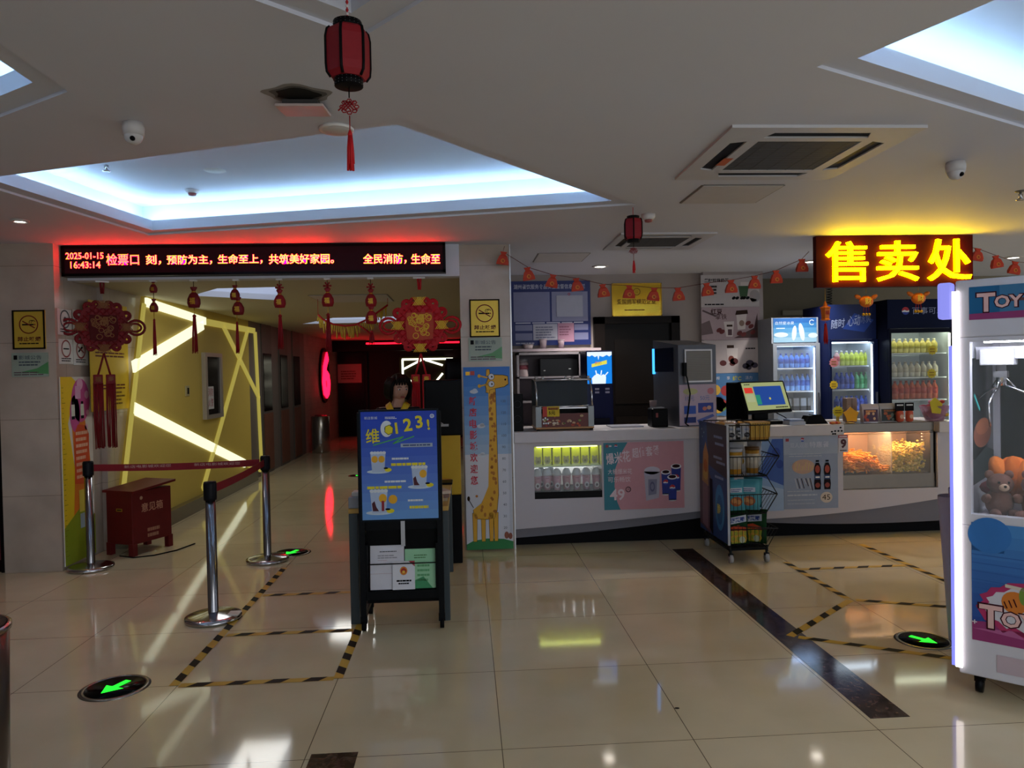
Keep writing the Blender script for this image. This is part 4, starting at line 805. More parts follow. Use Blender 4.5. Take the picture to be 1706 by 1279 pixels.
    for s in (-1, 1): yb_.add([(0, -.122, 1.14), (s*.03, -.115, 1.2), (s*.09, -.07, 1.27), (s*.1, .0, 1.29), (s*.06, -.01, 1.318), (s*.05, -.055, 1.305), (s*.015, -.1, 1.235)], [(0, 1, 6), (1, 2, 5, 6), (2, 3, 4, 5)] if s > 0 else [(6, 1, 0), (6, 5, 2, 1), (5, 4, 3, 2)], ym, True)
    c = yb_.build('collar', t); so = c.modifiers.new('thick', 'SOLIDIFY'); so.thickness = .012; so.offset = 0
    tag(MB(Matrix.Translation((px0+.02, py0-.31, .866)) @ Matrix.Rotation(.3, 4, 'X')).box(-.14, .16, -.012, .0, -.0, .14, PAPER).build('paper_sheet'), 'white sheet of paper held by the woman at the ticket table', 'paper')
person()
# ---- things in the corridor
p = PX(539, 620, -3.19); mb = MB().at((-3.19, p.y-.48, 0), (0, 1, 0))
t = thing('numeral_sign', 'tall glowing red numeral six sign on the pink corridor wall', 'sign', (-3.19, p.y, 1.0))
q = MB().at((-3.2, p.y, 1.55), (0, 1, 0)); q.sheet([[(.5*math.cos(k*.2618), .62*math.sin(k*.2618)) for k in range(24)]], M('#1a0608', .5), 0, .05); q.build('backing', t)
q = MB().at((-3.145, p.y, 1.03), (0, 1, 0)); q.txt('6', -.42, 0, 1.05, M('#ff0a28', .5, e=8), 1, w=.84, bold=.03, depth=.03, n0=.0); q.build('numeral', t)
t = thing('corridor_bin', 'stainless waste bin against the pink corridor wall', 'bin', (-2.93, 15.2, 0)); MB().lathe([(.17, 0), (.18, .02), (.18, .72), (.16, .74), (.12, .745), (.001, .745)], (0, 0, 0), M('#a8a29c', .25, .9), 24).build('body', t, True); MB().lathe([(.1, .746), (.115, .75), (.1, .755), (.001, .75)], (0, 0, 0), BLACK, 20).build('ash_tray', t, True)
a = PY(563, 638, 18.87); b = PY(602, 606, 18.87); mb = board('', '', '', (a.x, 18.87, a.z), (1, 0, 0), b.x-a.x, b.z-a.z, .01, M('#c88a88', .5)); mb.lines(.08, .3, .4, 4, .06, M('#7a3a3a'), 1); put(mb, 'door_notice', 'pink paper notice taped high on the far dark door', 'notice')
RN = M('#ff1024', .5, e=5); tag(MB().tube([(-2.4, 18.27, 2.3), (-.1, 18.27, 2.3)], .02, RN, 8).box(-2.42, -2.38, 18.25, 18.3, 2.27, CZ, DK).box(-.12, -.08, 18.25, 18.3, 2.27, CZ, DK).build('neon_tube'), 'red neon tube across the far end of the corridor ceiling', 'light')
NW = M('#f4f2d8', .5, e=2.2); hx = MB()
for p_, q_ in (((1210, 712), (1590, 706)), ((1214, 712), (1221, 1030)), ((1220, 785), (1355, 715)), ((1225, 855), (1330, 890)), ((1385, 715), (1515, 755)), ((1515, 815), (1445, 900))):
    hx.bar(PY(400+p_[0]/4.487, 440+p_[1]/4.487, 18.9), PY(400+q_[0]/4.487, 440+q_[1]/4.487, 18.9), .05, .02, NW, up=(0, 1, 0))
t = thing('lit_wall_panel', 'dark panel with cream light bars in a star pattern at the far end', 'light panel', (-1.1, 18.95, .4)); MB().box(-1.65, -.5, 18.93, 18.99, .4, 1.98, M('#2c2a1a', .4)).build('panel', t); hx.build('light_bars', t)
t = thing('paper_garland', 'sagging red cord with yellow paper fringe under the corridor ceiling', 'garland', (-1.2, 9, 2.2))
for pts_ in ([(530, 533), (538, 541), (555, 549), (575, 552), (592, 550), (612, 541), (628, 530), (646, 517)], [(594, 548), (606, 556), (618, 565)]):
    c = [PY(x, y-9, 8.2) for x, y in pts_]; MB().tube(c, .011, M('#b01420'), 6).build('cord', t)
    if len(pts_) > 3:
        fr = MB(); random.seed(2)
        for i in range(len(c)-1):
            for k in range(7): s0 = c[i].lerp(c[i+1], k/7); fr.tube([s0, s0+Vector((random.uniform(-.02, .02), 0, -random.uniform(.06, .15)))], .007, M('#c8a63a', .6), 5)
        fr.build('fringe', t)
for e in (pts_ for pts_ in ((530, 533), (646, 517))): pass
MB().tube([PY(530, 524, 8.2), Vector((PY(530, 524, 8.2).x, 8.2, CZ))], .003, RED, 5).tube([PY(646, 508, 8.2), Vector((PY(646, 508, 8.2).x, 8.2, CZ))], .003, RED, 5).build('hanging_thread', t)
tag(MB().box(-.45, -.05, 17.9, 18.0, 0, 1.9, DK).box(-.42, -.08, 17.88, 17.9, .9, 1.8, M('#0a0a0e', .1)).build('ticket_machine'), 'dark upright ticket machine at the far right of the corridor', 'machine')
# ================================================================ the snack counter
CW = M('#b9b4ba', .4, var=.02); CG = M('#6f6e76', .45, var=.03); YC = 6.5; ZT_ = 1.02
def curve(pts, n=10):
    o = []
    for i in range(len(pts)-1):
        for k in range(n): f = k/n; f = f if len(pts) > 2 else f; o.append((pts[i][0]+(pts[i+1][0]-pts[i][0])*f, pts[i][1]+(pts[i+1][1]-pts[i][1])*f))
    return o+[pts[-1]]
def smoothc(x0, x1, z0, z1, bow, n=14): return [(x0+(x1-x0)*k/n, z0+(z1-z0)*k/n+bow*math.sin(math.pi*k/n)) for k in range(n+1)]
def section(label, xa, xb, low, low2, wins):
    t = thing('counter_unit', label, 'counter', ((xa+xb)/2, 6.75, 0))
    f = MB().at((0, YC, 0)); f.sheet([low+[(xb, .92), (xa, .92)]]+[[(a, c), (b, c), (b, d), (a, d)] for a, b, c, d in wins], CW, -.03, 0); f.build('front_panel', t)
    g = MB().at((0, YC+.045, 0)); g.sheet([low2+[(xb, .5), (xa, .5)]]+[], CG, -.02, 0) if not wins else g.sheet([low2+[(p[0], p[1]+.16) for p in low[::-1]]], CG, -.02, 0); g.build('kick_band', t)
    MB().box(xa, xb, YC+.12, YC+.14, 0, .35, M('#0c0c0f', .5)).build('toe_kick', t)
    MB().box(xa, xb, 7.02, 7.04, 0, .92, CW).box(xa, xa+.02, YC+.14, 7.02, 0, .92, CW).box(xb-.02, xb, YC+.14, 7.02, 0, .92, CW).build('carcass', t); return t
WL = (.59, 1.19, .425, .885); WR = (3.385, 4.275, .42, .92)
cl = section('long white counter unit with the lit cup window and pink popcorn poster', .415, 2.36, smoothc(.415, 2.36, .165, .30, -.012), smoothc(.415, 2.36, .08, .235, -.02), [WL])
cr = section('white counter unit at the right with the heated popcorn case', 2.36, 4.42, smoothc(2.36, 4.42, .175, .335, -.035), smoothc(2.36, 4.42, .165, .11, -.03), [WR])
wt = thing('worktop', 'long white worktop running over both counter units', 'worktop', (2.4, 6.75, .92))
tp = MB(); tp.box(.415, 3.385, YC-.03, 7.1, .922, ZT_, M('#c2bdc0', .35), .006); tp.box(3.385, 4.275, 6.98, 7.1, .96, ZT_, M('#c2bdc0', .35), .006); tp.box(4.275, 4.5, YC-.03, 7.1, .922, ZT_, M('#c2bdc0', .35), .006); tp.build('slab', wt)
# lit window: back box, shelf, lamp
sh = MB(); a, b, c, d = WL; iw = M('#c8c8bc', .5)
sh.box(a-.02, b+.02, YC+.40, YC+.42, c-.02, d+.02, iw).box(a-.02, a, YC+.03, YC+.40, c-.02, d+.02, iw).box(b, b+.02, YC+.03, YC+.40, c-.02, d+.02, iw).box(a, b, YC+.03, YC+.40, d, d+.02, iw).box(a, b, YC+.002, YC+.40, c-.02, c+.06, BLACK); sh.build('display_box', cl)
ZS1, ZS0 = .708, c+.06
MB().box(a, b, YC+.03, YC+.38, ZS1-.01, ZS1, M('#b8c4c4', .1)).build('shelf', cl); MB().box(a+.03, b-.03, YC+.05, YC+.08, d-.014, d-.002, M('#f0ff88', .5, e=5)).build('strip_lamp', cl); MB().box(a+.03, b-.03, YC+.34, YC+.36, ZS1-.024, ZS1-.012, M('#f0f4ff', .5, e=12)).build('strip_lamp', cl)
MB().box(a, b, YC+.004, YC+.008, c+.06, d, GLASS).build('window_glass', cl)
# paper cups in the window
def pcup(kind, label, loc, group):
    t = thing('paper_cup' if kind else 'popcorn_carton', label, 'cup' if kind else 'carton', loc, 0, group)
    if kind:
        MB().lathe([(.028, 0), (.041, .135), (.001, .135)], (0, 0, 0), M('#c89aa4', .5), 18).build('cup', t, True)
        MB().lathe([(.044, .13), (.044, .142), (.038, .15), (.034, .172), (.02, .19), (.001, .195)], (0, 0, 0), M('#cfd2d6', .3), 18).build('dome_lid', t, True)
        mb = MB().at((0, -.0375, .045), (1, 0, 0), (0, -.09, 1)); mb.ell(0, 0, .021, .026, M('#d8d4d4'), 1, 16); mb.ell(0, -.002, .011, .013, M('#6a5a62'), 2, 10); mb.rect(-.016, .062, .016, .07, M('#a87884'), 1); mb.build('printed_mark', t, True)
    else:
        MB().box(-.037, .037, -.03, .03, 0, .15, M('#c8c83c', .5), .004).build('carton', t, True); MB().box(-.033, .033, -.026, .026, .15, .166, M('#d8d860', .5)).build('flap', t, True)
        mb = MB().at((0, -.0305, 0)); mb.ell(0, .04, .028, .032, M('#8a8478'), 1, 16); mb.ell(-.016, .07, .01, .01, M('#8a8478'), 1, 10); mb.ell(.016, .07, .01, .01, M('#8a8478'), 1, 10); mb.ell(0, .034, .012, .01, M('#5a5450'), 2, 10); mb.rect(-.034, .0, .034, .012, M('#b8b8a0'), 2); mb.build('printed_mark', t, True)
    return t
k0 = None
for i in range(7):
    x = a+.045+i*.085; lab = '%s yellow carton on the upper shelf of the counter window' % ORD[i]
    k0 = pcup(0, lab, (x, YC+.13, ZS1), 'yellow cartons in the counter window') if i == 0 else dup(k0, lab, (x, YC+.13+.02*(i % 2), ZS1))
k1 = None
for i in range(7):
    x = a+.02+.03+i*.088-.03*(i == 0); x = a+.035+i*.0885; lab = '%s pink cup with white dome lid in the counter window' % ORD[i]
    k1 = pcup(1, lab, (x, YC+.11, ZS0), 'pink cups in the counter window') if i == 0 else dup(k1, lab, (x, YC+.11+(.015 if i % 2 else 0), ZS0))
for i in range(2): dup(k1, ['pink cup in the back row behind the first pair of front cups', 'pink cup in the back row behind the second and third front cups'][i], (a+.08+i*.0885, YC+.22, ZS0))
# posters on the counter fronts
def cpost(x0, x1, z0, z1, base, label, art, name='counter_poster'):
    mb = board('', '', '', (x0, YC-.004, z0), (1, 0, 0), x1-x0, z1-z0, .003, base); art(mb, x1-x0, z1-z0); put(mb, name, label, 'poster')
CB = M('#1c2c7c', .35)
def ball_logo(mb, u, v, r, k):
    mb.ell(u, v, r, r, PAPER, k, 20); mb.pl([(u+r*math.cos(t), v+r*math.sin(t)) for t in [i*math.pi/10 for i in range(11)]], M('#b02a34'), k+1); mb.pl([(u-r*.95, v-.02*r), (u-r*.3, v+.25*r), (u+r*.4, v-.02*r), (u+r*.97, v+.2*r), (u+r*.9, v-.25*r), (u+r*.3, v-.38*r), (u-r*.4, v-.12*r), (u-r*.95, v-.3*r)][::-1], PAPER, k+2); mb.pl([(u+r*math.cos(t), v+r*math.sin(t)) for t in [math.pi*1.1+i*math.pi*.8/10 for i in range(11)]], M('#26409a'), k+1)
def pa(mb, w, h):
    PK = M('#c08a92', .4); mb.rect(0, 0, w, h, M('#2a7888', .4), 0); mb.pl([(w*.2, 0), (w, 0), (w, h), (w*.3, h), (w*.2, h*.8), (w*.14, h*.6), (w*.13, h*.35), (w*.16, h*.12)], PK, 1)
    LT = M('#d4c4cc', .4); mb.txt('爆米花', w*.04, h*.67, h*.17, LT, 4, w=w*.3, bold=.014, shear=.0, rot=.12); mb.txt('超值套餐', w*.36, h*.76, h*.15, LT, 4, w=w*.34, bold=.012, rot=.1)
    mb.txt('大桶爆米花', w*.05, h*.53, h*.08, LT, 4, w=w*.3); mb.txt('可乐畅饮', w*.05, h*.41, h*.08, LT, 4, w=w*.28); mb.ln((w*.05, h*.5), (w*.33, h*.53), .003, M('#7a5058'), 4)
    mb.txt('49', w*.07, h*.14, h*.17, LT, 4, bold=.02); mb.ring(w*.3, h*.3, w*.03, w*.01, M('#4a2a30'), 4); mb.txt('元', w*.285, h*.275, h*.05, M('#4a2a30'), 4)
    mb.pl([(w*.52, h*.12), (w*.68, h*.16), (w*.7, h*.55), (w*.5, h*.56)], M('#a8a4b4', .25), 3); mb.ell(w*.6, h*.57, w*.1, h*.06, M('#c4c0d0'), 3, 14); mb.pl([(w*.55, h*.2), (w*.65, h*.22), (w*.66, h*.44), (w*.55, h*.44)], M('#7a7a90'), 4); mb.ring(w*.6, h*.33, w*.025, w*.012, M('#5a5a78'), 5, sy=2)
    for (u, v, s) in ((.77, .21, 1), (.9, .26, 1.1), (.85, .12, 1.05)):
        k = 5 if v > .15 else 9; mb.pl([(w*(u-.055*s), h*(v+.33*s)), (w*(u-.045*s), h*v), (w*(u+.045*s), h*v), (w*(u+.055*s), h*(v+.33*s))], CB, k); mb.ell(w*u, h*(v+.33*s), w*.06*s, h*.035*s, PAPER, k+1, 18); mb.ell(w*u, h*(v+.335*s), w*.045*s, h*.024*s, M('#2a1418'), k+2, 18); mb.ell(w*u, h*v, w*.045*s, h*.015, PAPER, k, 16); ball_logo(mb, w*u, h*(v+.18*s), w*.034*s, k+1)
    ball_logo(mb, w*.155, h*.95, w*.02, 3); mb.rect(w*.03, h*.93, w*.06, h*.97, M('#a04a50'), 3); mb.rect(w*.07, h*.94, w*.1, h*.96, LT, 3)
cpost(1.205, 1.925, .31, .905, M('#c08a92', .4), 'pink and teal popcorn poster with three blue cola cups on the counter', pa)
def pbm(mb, w, h):
    mb.rect(0, 0, w, h, M('#8a96ac', .4), 0); mb.rect(0, h*.75, w, h, M('#98a2b4', .4), 1); mb.txt('双人观影', w*.12, h*.84, h*.07, M('#b4b8c4'), 3, w=w*.34); mb.txt('特惠餐', w*.48, h*.84, h*.08, M('#bcc0ca'), 3, w=w*.36, bold=.01); mb.rect(w*.04, h*.93, w*.1, h*.97, M('#a03a40'), 2); ball_logo(mb, w*.35, h*.95, w*.035, 2)
    mb.ell(w*.36, h*.58, w*.21, h*.1, M('#b89a86'), 2)
    for k in range(12): x = .18+.03*k; mb.ln((w*x, h*.53), (w*(x+.02), h*(.62+.03*math.sin(k))), .008, M('#c8b07a' if k % 2 else '#c8a08a'), 3)
    for k in range(8): x = .2+.04*k; mb.ln((w*x, h*.42), (w*(x+.05), h*(.28 if k < 4 else .46-.03*k)), .008 if k % 2 else .005, M('#3a2a34' if k % 2 else '#c4c0c4'), 3)
    for u in (.62, .8):
        prof = [(.035, .34), (.035, .0), (.03, .37), (.055, .3)]; bt = M('#1a1014', .3); x = w*u
        mb.pl([(x-w*.055, h*.26), (x+w*.055, h*.26), (x+w*.065, h*.34), (x+w*.05, h*.44), (x+w*.065, h*.53), (x+w*.055, h*.58), (x+w*.028, h*.63), (x-w*.028, h*.63), (x-w*.055, h*.58), (x-w*.065, h*.53), (x-w*.05, h*.44), (x-w*.065, h*.34)], bt, 4)
        mb.rect(x-w*.03, h*.64, x+w*.03, h*.665, INK, 4); mb.ell(x, h*.54, w*.045, h*.055, M('#9a4030'), 5, 14); mb.ell(x, h*.32, w*.045, h*.035, M('#8a3a2c'), 5, 14); mb.rect(x-w*.055, h*.4, x+w*.055, h*.46, M('#2c4068'), 5); mb.rect(x-w*.04, h*.42, x+w*.04, h*.44, PAPER, 6)
    mb.ell(w*.78, h*.15, w*.11, h*.075, M('#c8bcae'), 3, 26); mb.txt('45', w*.7, h*.115, h*.075, M('#3a2c28'), 4, w=w*.15); mb.lines(w*.06, h*.25, w*.5, 1, .1, M('#a8b0bc'), 2, h*.012, 0); mb.lines(w*.06, h*.2, w*.55, 1, .1, M('#b4bac4'), 2, h*.02, 0); mb.lines(w*.06, h*.13, w*.5, 2, h*.05, M('#a0a8b8'), 2, h*.014, 0); mb.lines(w*.1, h*.76, w*.6, 2, h*.03, M('#a8b0bc'), 2, h*.012, 0)
cpost(2.835, 3.335, .265, .92, M('#8a96ac', .4), 'grey-blue poster with two cola bottles and a 45 badge on the counter', pbm)
def pc(mb, w, h):
    mb.pl([(w*.3, h*.5), (w, h*.35), (w, h), (w*.7, h)], M('#3a5aa0'), 1); mb.ell(w*.8, h*.8, w*.12, h*.08, M('#24408a'), 2); mb.ell(w*.9, h*.65, w*.1, h*.06, M('#24408a'), 2); mb.pl([(0, 0), (w, 0), (w, h*.3), (0, h*.4)], M('#9ab0cc'), 1)
cpost(2.50, 2.832, .255, .9, M('#7f9cc4', .4), 'blue splash poster half hidden behind the snack cart', pc)
mb = board('', '', '', (3.342, YC-.004, .765), (1, 0, 0), .09, .155, .002, M('#c4bcc0')); mb.rect(0, .13, .09, .155, M('#a83a40'), 1); mb.txt('9', .02, .035, .085, M('#4a2028'), 2, w=.055, bold=.05); mb.lines(.015, .02, .06, 1, .1, INK, 1, .008, 0); mb.lines(.01, .147, .07, 1, .1, PAPER, 2, .01, 0)
put(mb, 'price_tag', 'small white price tag with a bold 9 beside the popcorn case', 'price tag')
a_ = MB().at((3.27, YC-.032, .935)); 
for u, v in ((.0, .02), (.03, .025), (.06, .025), (.09, .025), (.01, .0), (.03, .0), (.08, .055)): a_.ell(u, v, .011, .008, INK, 1, 8)
put(a_, 'sticker_marks', 'row of small black stickers on the worktop edge by the popcorn case', 'sticker')
# ---- heated popcorn case set into the counter
a, b, c, d = WR; pc_ = thing('popcorn_warmer', 'steel heated case set in the counter with warm light over popcorn', 'food warmer', ((a+b)/2, 6.75, c)); S2 = M('#7d756c', .3, .8)
x0, x1, y0_, y1_ = a+.006, b-.012, YC+.03, 6.97
MB().box(x0, x1, y0_, y1_, c+.004, c+.13, S2).box(x0, x1, y0_, y0_+.03, ZT_-.085, ZT_-.004, S2, .004).box(x0, x1, y0_+.03, y1_, ZT_-.02, ZT_-.004, S2).box(x1-.04, x1, y0_, y0_+.04, c+.13, ZT_-.085, S2).box(x0, x0+.012, y0_, y0_+.02, c+.13, ZT_-.085, S2).box(x0, x1, y1_-.02, y1_, c+.13, ZT_-.085, M('#b09480', .4, .3)).box(x0, x0+.01, y0_, y1_, c+.13, ZT_-.085, S2).box(x1-.01, x1, y0_, y1_, c+.13, ZT_-.085, S2).build('steel_case', pc_)
xm = 3.87; MB().box(xm-.004, xm+.004, y0_+.02, y1_-.02, c+.13, ZT_-.09, M('#cfd4d4', .1, a=.35)).build('divider', pc_); MB().box(x0+.012, x1-.04, y0_+.004, y0_+.01, c+.13, ZT_-.085, GLASS).build('front_glass', pc_)
MB().box(x0+.06, x1-.08, y0_+.06, y0_+.11, ZT_-.06, ZT_-.045, M('#ffc890', .5, e=48)).build('heat_lamp', pc_)
mb = MB(); [mb.tube([(x1-.05, y0_+.06+k*.0, .9-.028*k), (x1-.085, y0_+.06, .905-.028*k)], .005, CHROME, 6) for k in range(5)]; mb.build('hinge_coil', pc_)
random.seed(11); fr = MB(); OR_ = M('#f09a34', .6, var=.25, sc=40); zf = c+.131
for k in range(620):
    u, v = random.random(), random.random(); top = .175*(1-1.5*max(0, u-.75))*(.85+.15*v); z = zf+.014+random.random()*top*(1 if u < .85 else .5); x = x0+.03+u*(xm-x0-.06); y = y0_+.035+v*.36; an = random.uniform(0, 6.28); L = random.uniform(.025, .045); tz = random.uniform(-.014, .014)
    fr.tube([(x-L*math.cos(an), max(y0_+.02, y-L*math.sin(an)), max(zf+.009, z-tz)), (x+.004, y, z+.006), (min(xm-.012, x+L*math.cos(an)), max(y0_+.02, y+L*math.sin(an)), max(zf+.009, z+tz))], [.006, .0085, .006], OR_, 6)
o = fr.build('corn_puffs'); tag(o, 'heap of long orange corn puffs in the left half of the popcorn case', 'snack'); o['kind'] = 'stuff'
pp = MB(); P1 = M('#e8c868', .6, var=.25, sc=60); P2 = M('#c0ac48', .6, var=.25, sc=60)
for k in range(900):
    u, v = random.random(), random.random(); top = .20+.07*u; z = zf+.012+random.random()*top; x = xm+.022+u*(x1-.055-xm-.03); y = y0_+.03+(v**1.6)*.36; r = random.uniform(.010, .015)
    pp.ball((x, y, z), (r, r*random.uniform(.7, 1), r*random.uniform(.7, 1)), P1 if z > zf+top*.78 or random.random() < .3 else P2, 6, 4)
o = pp.build('popcorn'); tag(o, 'heap of yellow-green popcorn in the right half of the popcorn case', 'snack'); o['kind'] = 'stuff'
rb = thing('end_rack', 'black end rack with dark cartons at the right end of the counter', 'rack', (4.68, 6.7, 0)); MB().box(4.52, 4.85, 6.55, 6.95, 0, .92, M('#101014', .4)).build('cabinet', rb); mb = MB().at((4.53, 6.549, .35)); [mb.rect(.02, .05+.09*k, .1, .09+.09*k, M('#8a8a94'), 1) for k in range(3)]; mb.build('white_labels', rb)
# ================================================================ things standing on the left part of the counter
def K(px_, py_, Y): return PY(px_, py_, Y)
# heated display case
a_, b_ = K(893, 700, 6.55).x, K(990, 700, 6.55).x; w = b_-a_
t = thing('hot_display_case', 'glass hot snack case with red food panel and a yellow 5 yuan tag', 'display case', ((a_+b_)/2, 6.76, ZT_))
MB().box(a_, b_, 6.56, 6.96, ZT_+.012, ZT_+.03, M('#a87a4a', .4), .003).box(a_+.05, b_-.05, 6.565, 6.575, ZT_+.03, ZT_+.15, M('#5a1a16', .4)).box(a_, a_+.05, 6.56, 6.95, ZT_+.03, ZT_+.21, M('#6a6e70', .35, .6)).box(b_-.05, b_, 6.56, 6.95, ZT_+.03, ZT_+.21, M('#6a6e70', .35, .6)).box(a_, b_, 6.9, 6.95, ZT_+.03, ZT_+.45, M('#121418', .3)).build('base', t)
for x in (a_+.02, b_-.02):
    for y in (6.58, 6.93): MB().lathe([(.014, 0), (.014, .014)], (x, y, ZT_), BLACK, 12).build('foot', t)
fr = MB(); 
for x in (a_+.012, b_-.012): fr.tube([(x, 6.57, ZT_+.2), (x, 6.6, ZT_+.36), (x, 6.68, ZT_+.445), (x, 6.92, ZT_+.45)], .008, CHROME, 8)
fr.tube([(a_, 6.68, ZT_+.448), (b_, 6.68, ZT_+.448)], .01, CHROME, 8).tube([(a_, 6.58, ZT_+.21), (b_, 6.58, ZT_+.21)], .008, CHROME, 8); fr.build('chrome_frame', t)
g_ = MB(); g_.add([(a_+.02, 6.575, ZT_+.21), (b_-.02, 6.575, ZT_+.21), (b_-.02, 6.605, ZT_+.36), (a_+.02, 6.605, ZT_+.36), (b_-.02, 6.685, ZT_+.44), (a_+.02, 6.685, ZT_+.44), (b_-.02, 6.91, ZT_+.447), (a_+.02, 6.91, ZT_+.447)], [(0, 1, 2, 3), (3, 2, 4, 5), (5, 4, 6, 7)], M('#8fa0ac', .04, a=.10), True); g_.build('curved_glass', t)
for x in (a_+.02, b_-.025, a_+.08, (a_+b_)/2+.03, (a_+b_)/2+.09): mb = MB(); mb.ball((x, 6.68, ZT_+.468), .014, M('#b8b4b4'), 10, 8); mb.build('knob', t)
MB().box(a_+.05, b_-.05, 6.62, 6.9, ZT_+.19, ZT_+.2, STEEL).build('rack_shelf', t)
mb = MB().at((a_+.05, 6.564, ZT_+.03)); w = b_-a_-.1; random.seed(4)
for k in range(26): mb.ell(random.uniform(.02, w-.02), random.uniform(.01, .1), random.uniform(.008, .02), random.uniform(.006, .012), M(random.choice(['#b89a7a', '#8a2420', '#b04a30', '#7a8a4a', '#c8b8a0'])), 1+k % 4, 9)
for u in range(3): mb.ell(.015+.02*u, .07+.012*(u % 2), .008, .008, PAPER, 6, 8); mb.ell(.02+.02*u, .035, .008, .008, PAPER, 6, 8)
mb.build('food_picture', t)
mb = MB().at((a_+.06, 6.553, ZT_+.125)); mb.sheet([[(0, 0), (.15, 0), (.15, .09), (0, .09)]], M('#c8ac1e'), 0, .004); mb.rect(.0, .0, .04, .09, M('#b03a34'), 9); mb.txt('5元', .055, .015, .035, INK, 9, bold=.02); mb.lines(.05, .08, .09, 1, .1, M('#7a3a1a'), 9, .02, 0); mb.build('price_tag', t)
x = K(862, 700, 6.62).x; t = thing('black_speaker', 'tall black box at the far left end of the worktop beside the giraffe board', 'speaker', (x, 6.65, ZT_)); MB().box(x-.05, x+.05, 6.58, 6.74, ZT_, ZT_+.33, BLACK, .006).build('housing', t); mb = MB().at((x, 6.578, ZT_+.05)); [mb.ring(0, .06+.13*k, .03, .006, M('#26262a'), 1) for k in range(2)]; mb.build('grille', t)
# back counter with shelf unit, oven, jar, drinks dispenser
t = thing('back_counter', 'low back counter along the rear wall, mostly hidden', 'counter', (1.05, 8.3, 0)); MB().box(.43, 1.2, 8.05, 8.59, .0, .9, M('#6a6462', .5)).build('cabinet', t); MB().box(.43, 1.2, 8.0, 8.59, .9, .94, M('#9a9494', .35)).build('worktop', t)
xa_, xb_ = K(861, 600, 8.2).x, K(968, 600, 8.2).x; z0_, z1_ = .94, K(900, 587, 8.2).z; zs = K(900, 627, 8.2).z
t = thing('shelf_unit', 'grey open shelf unit with a jar and a dark oven, behind the hot case', 'shelf', ((xa_+xb_)/2, 8.35, .94)); FG = M('#8f8a90', .45)
MB().box(xa_, xa_+.025, 8.2, 8.5, z0_, z1_, FG).box(xb_-.025, xb_, 8.2, 8.5, z0_, z1_, FG).box(xa_, xb_, 8.2, 8.5, z1_-.025, z1_, FG).box(xa_, xb_, 8.2, 8.5, zs-.02, zs, FG).box(xa_, xb_, 8.2, 8.5, 1.2, 1.22, FG).build('frame', t); MB().box(xa_+.02, xb_-.02, 8.49, 8.5, z0_, z1_, M('#6a6064', .6)).build('back_board', t)
xo = (xa_+xb_)/2+.1; t = thing('oven', 'small dark oven in the upper right bay of the shelf unit', 'oven', (xo, 8.33, zs)); MB().box(xo-.2, xb_-.03, 8.22, 8.46, zs+.002, zs+.2, M('#101012', .15), .006).build('body', t); mb = MB().at((xo-.18, 8.219, zs)); mb.rect(.02, .06, .04, .068, M('#b0b0b4'), 1); mb.rect(.3, .075, .325, .083, M('#c8c8cc'), 1); mb.build('handle_mark', t)
xj = K(872, 610, 8.3).x; t = thing('candy_jar', 'pale plastic jar with a pink label on the shelf unit', 'jar', (xj, 8.3, zs)); MB().lathe([(.05, .001), (.055, .01), (.055, .15), (.04, .165)], (xj, 8.3, zs), M('#b0a0a0', .3), 18).build('body', t); MB().lathe([(.046, .165), (.046, .2), (.001, .2)], (xj, 8.3, zs), M('#9a9698', .4), 18).build('lid', t); MB().lathe([(.0555, .08), (.0555, .13)], (xj, 8.3, zs), M('#8a4a54', .5), 18).build('label', t)
t = tag(MB().box(.46, K(1000, 580, 8.45).x, 8.4, 8.57, K(900, 581, 8.45).z-.03, K(900, 581, 8.45).z, M('#a89aa0', .4)).build('wall_shelf'), 'pale wall shelf with cups just under the licence board', 'shelf'); zsh = K(900, 581, 8.45).z
for px_, h_, r, c, lab, nm in ((880, .05, .06, '#bcb0b0', 'short white tub at the left end of the wall shelf', 'tub'), (905, .11, .045, '#b4a4ac', 'stack of clear cups in the middle of the wall shelf', 'cup_stack'), (935, .1, .04, '#b09aa4', 'single clear cup at the right of the wall shelf', 'cup')):
    x = K(px_, 575, 8.47).x; q = thing(nm, lab, 'cup' if 'cup' in nm else 'tub', (x, 8.48, zsh)); MB().lathe([(r*.75, 0), (r, h_), (r*.92, h_), (r*.7, .008), (.001, .008)], (x, 8.48, zsh), M(c, .25, a=1 if nm == 'tub' else .6), 18).build('body', q); MB().lathe([(r, h_-.006), (r*1.08, h_), (r, h_+.004)], (x, 8.48, zsh), M(c, .3), 18).build('rim', q)
yd = 7.7; xa_, xb_ = K(978, 600, yd).x, K(1019, 600, yd).x; zt_ = K(1000, 586, yd).z; zm = K(1000, 639, yd).z
t = thing('drinks_dispenser', 'slim navy drinks dispenser with a glowing blue milk screen', 'drinks machine', ((xa_+xb_)/2, yd+.2, 0)); MB().box(xa_-.01, xb_+.01, yd, yd+.4, .0, zt_+.012, M('#141a44', .35), .006).build('body', t)
mb = MB().at((xa_, yd-.004, zm)); w, h = xb_-xa_, zt_-zm; EB = M('#0a7ad8', .5, e=1.15); EWh = M('#e6f4ff', .5, e=1.0); mb.sheet([[(0, 0), (w, 0), (w, h), (0, h)]], EB, -.003, 0)
mb.pl([(0, h), (0, h*.88), (w*.1, h*.86), (w*.2, h*.9), (w*.32, h*.84), (w*.42, h*.88), (w*.46, h*.74), (w*.5, h*.88), (w*.64, h*.84), (w*.8, h*.9), (w*.9, h*.85), (w, h*.9), (w, h)], EWh, 1); mb.pl([(w*.18, h*.52), (w*.8, h*.62), (w*.8, h*.74), (w*.18, h*.62)], M('#e0d850', .5, e=1), 1); mb.txt('鲜奶', w*.3, h*.6, h*.1, M('#d86a30', .5, e=.8), 2, shear=.2)
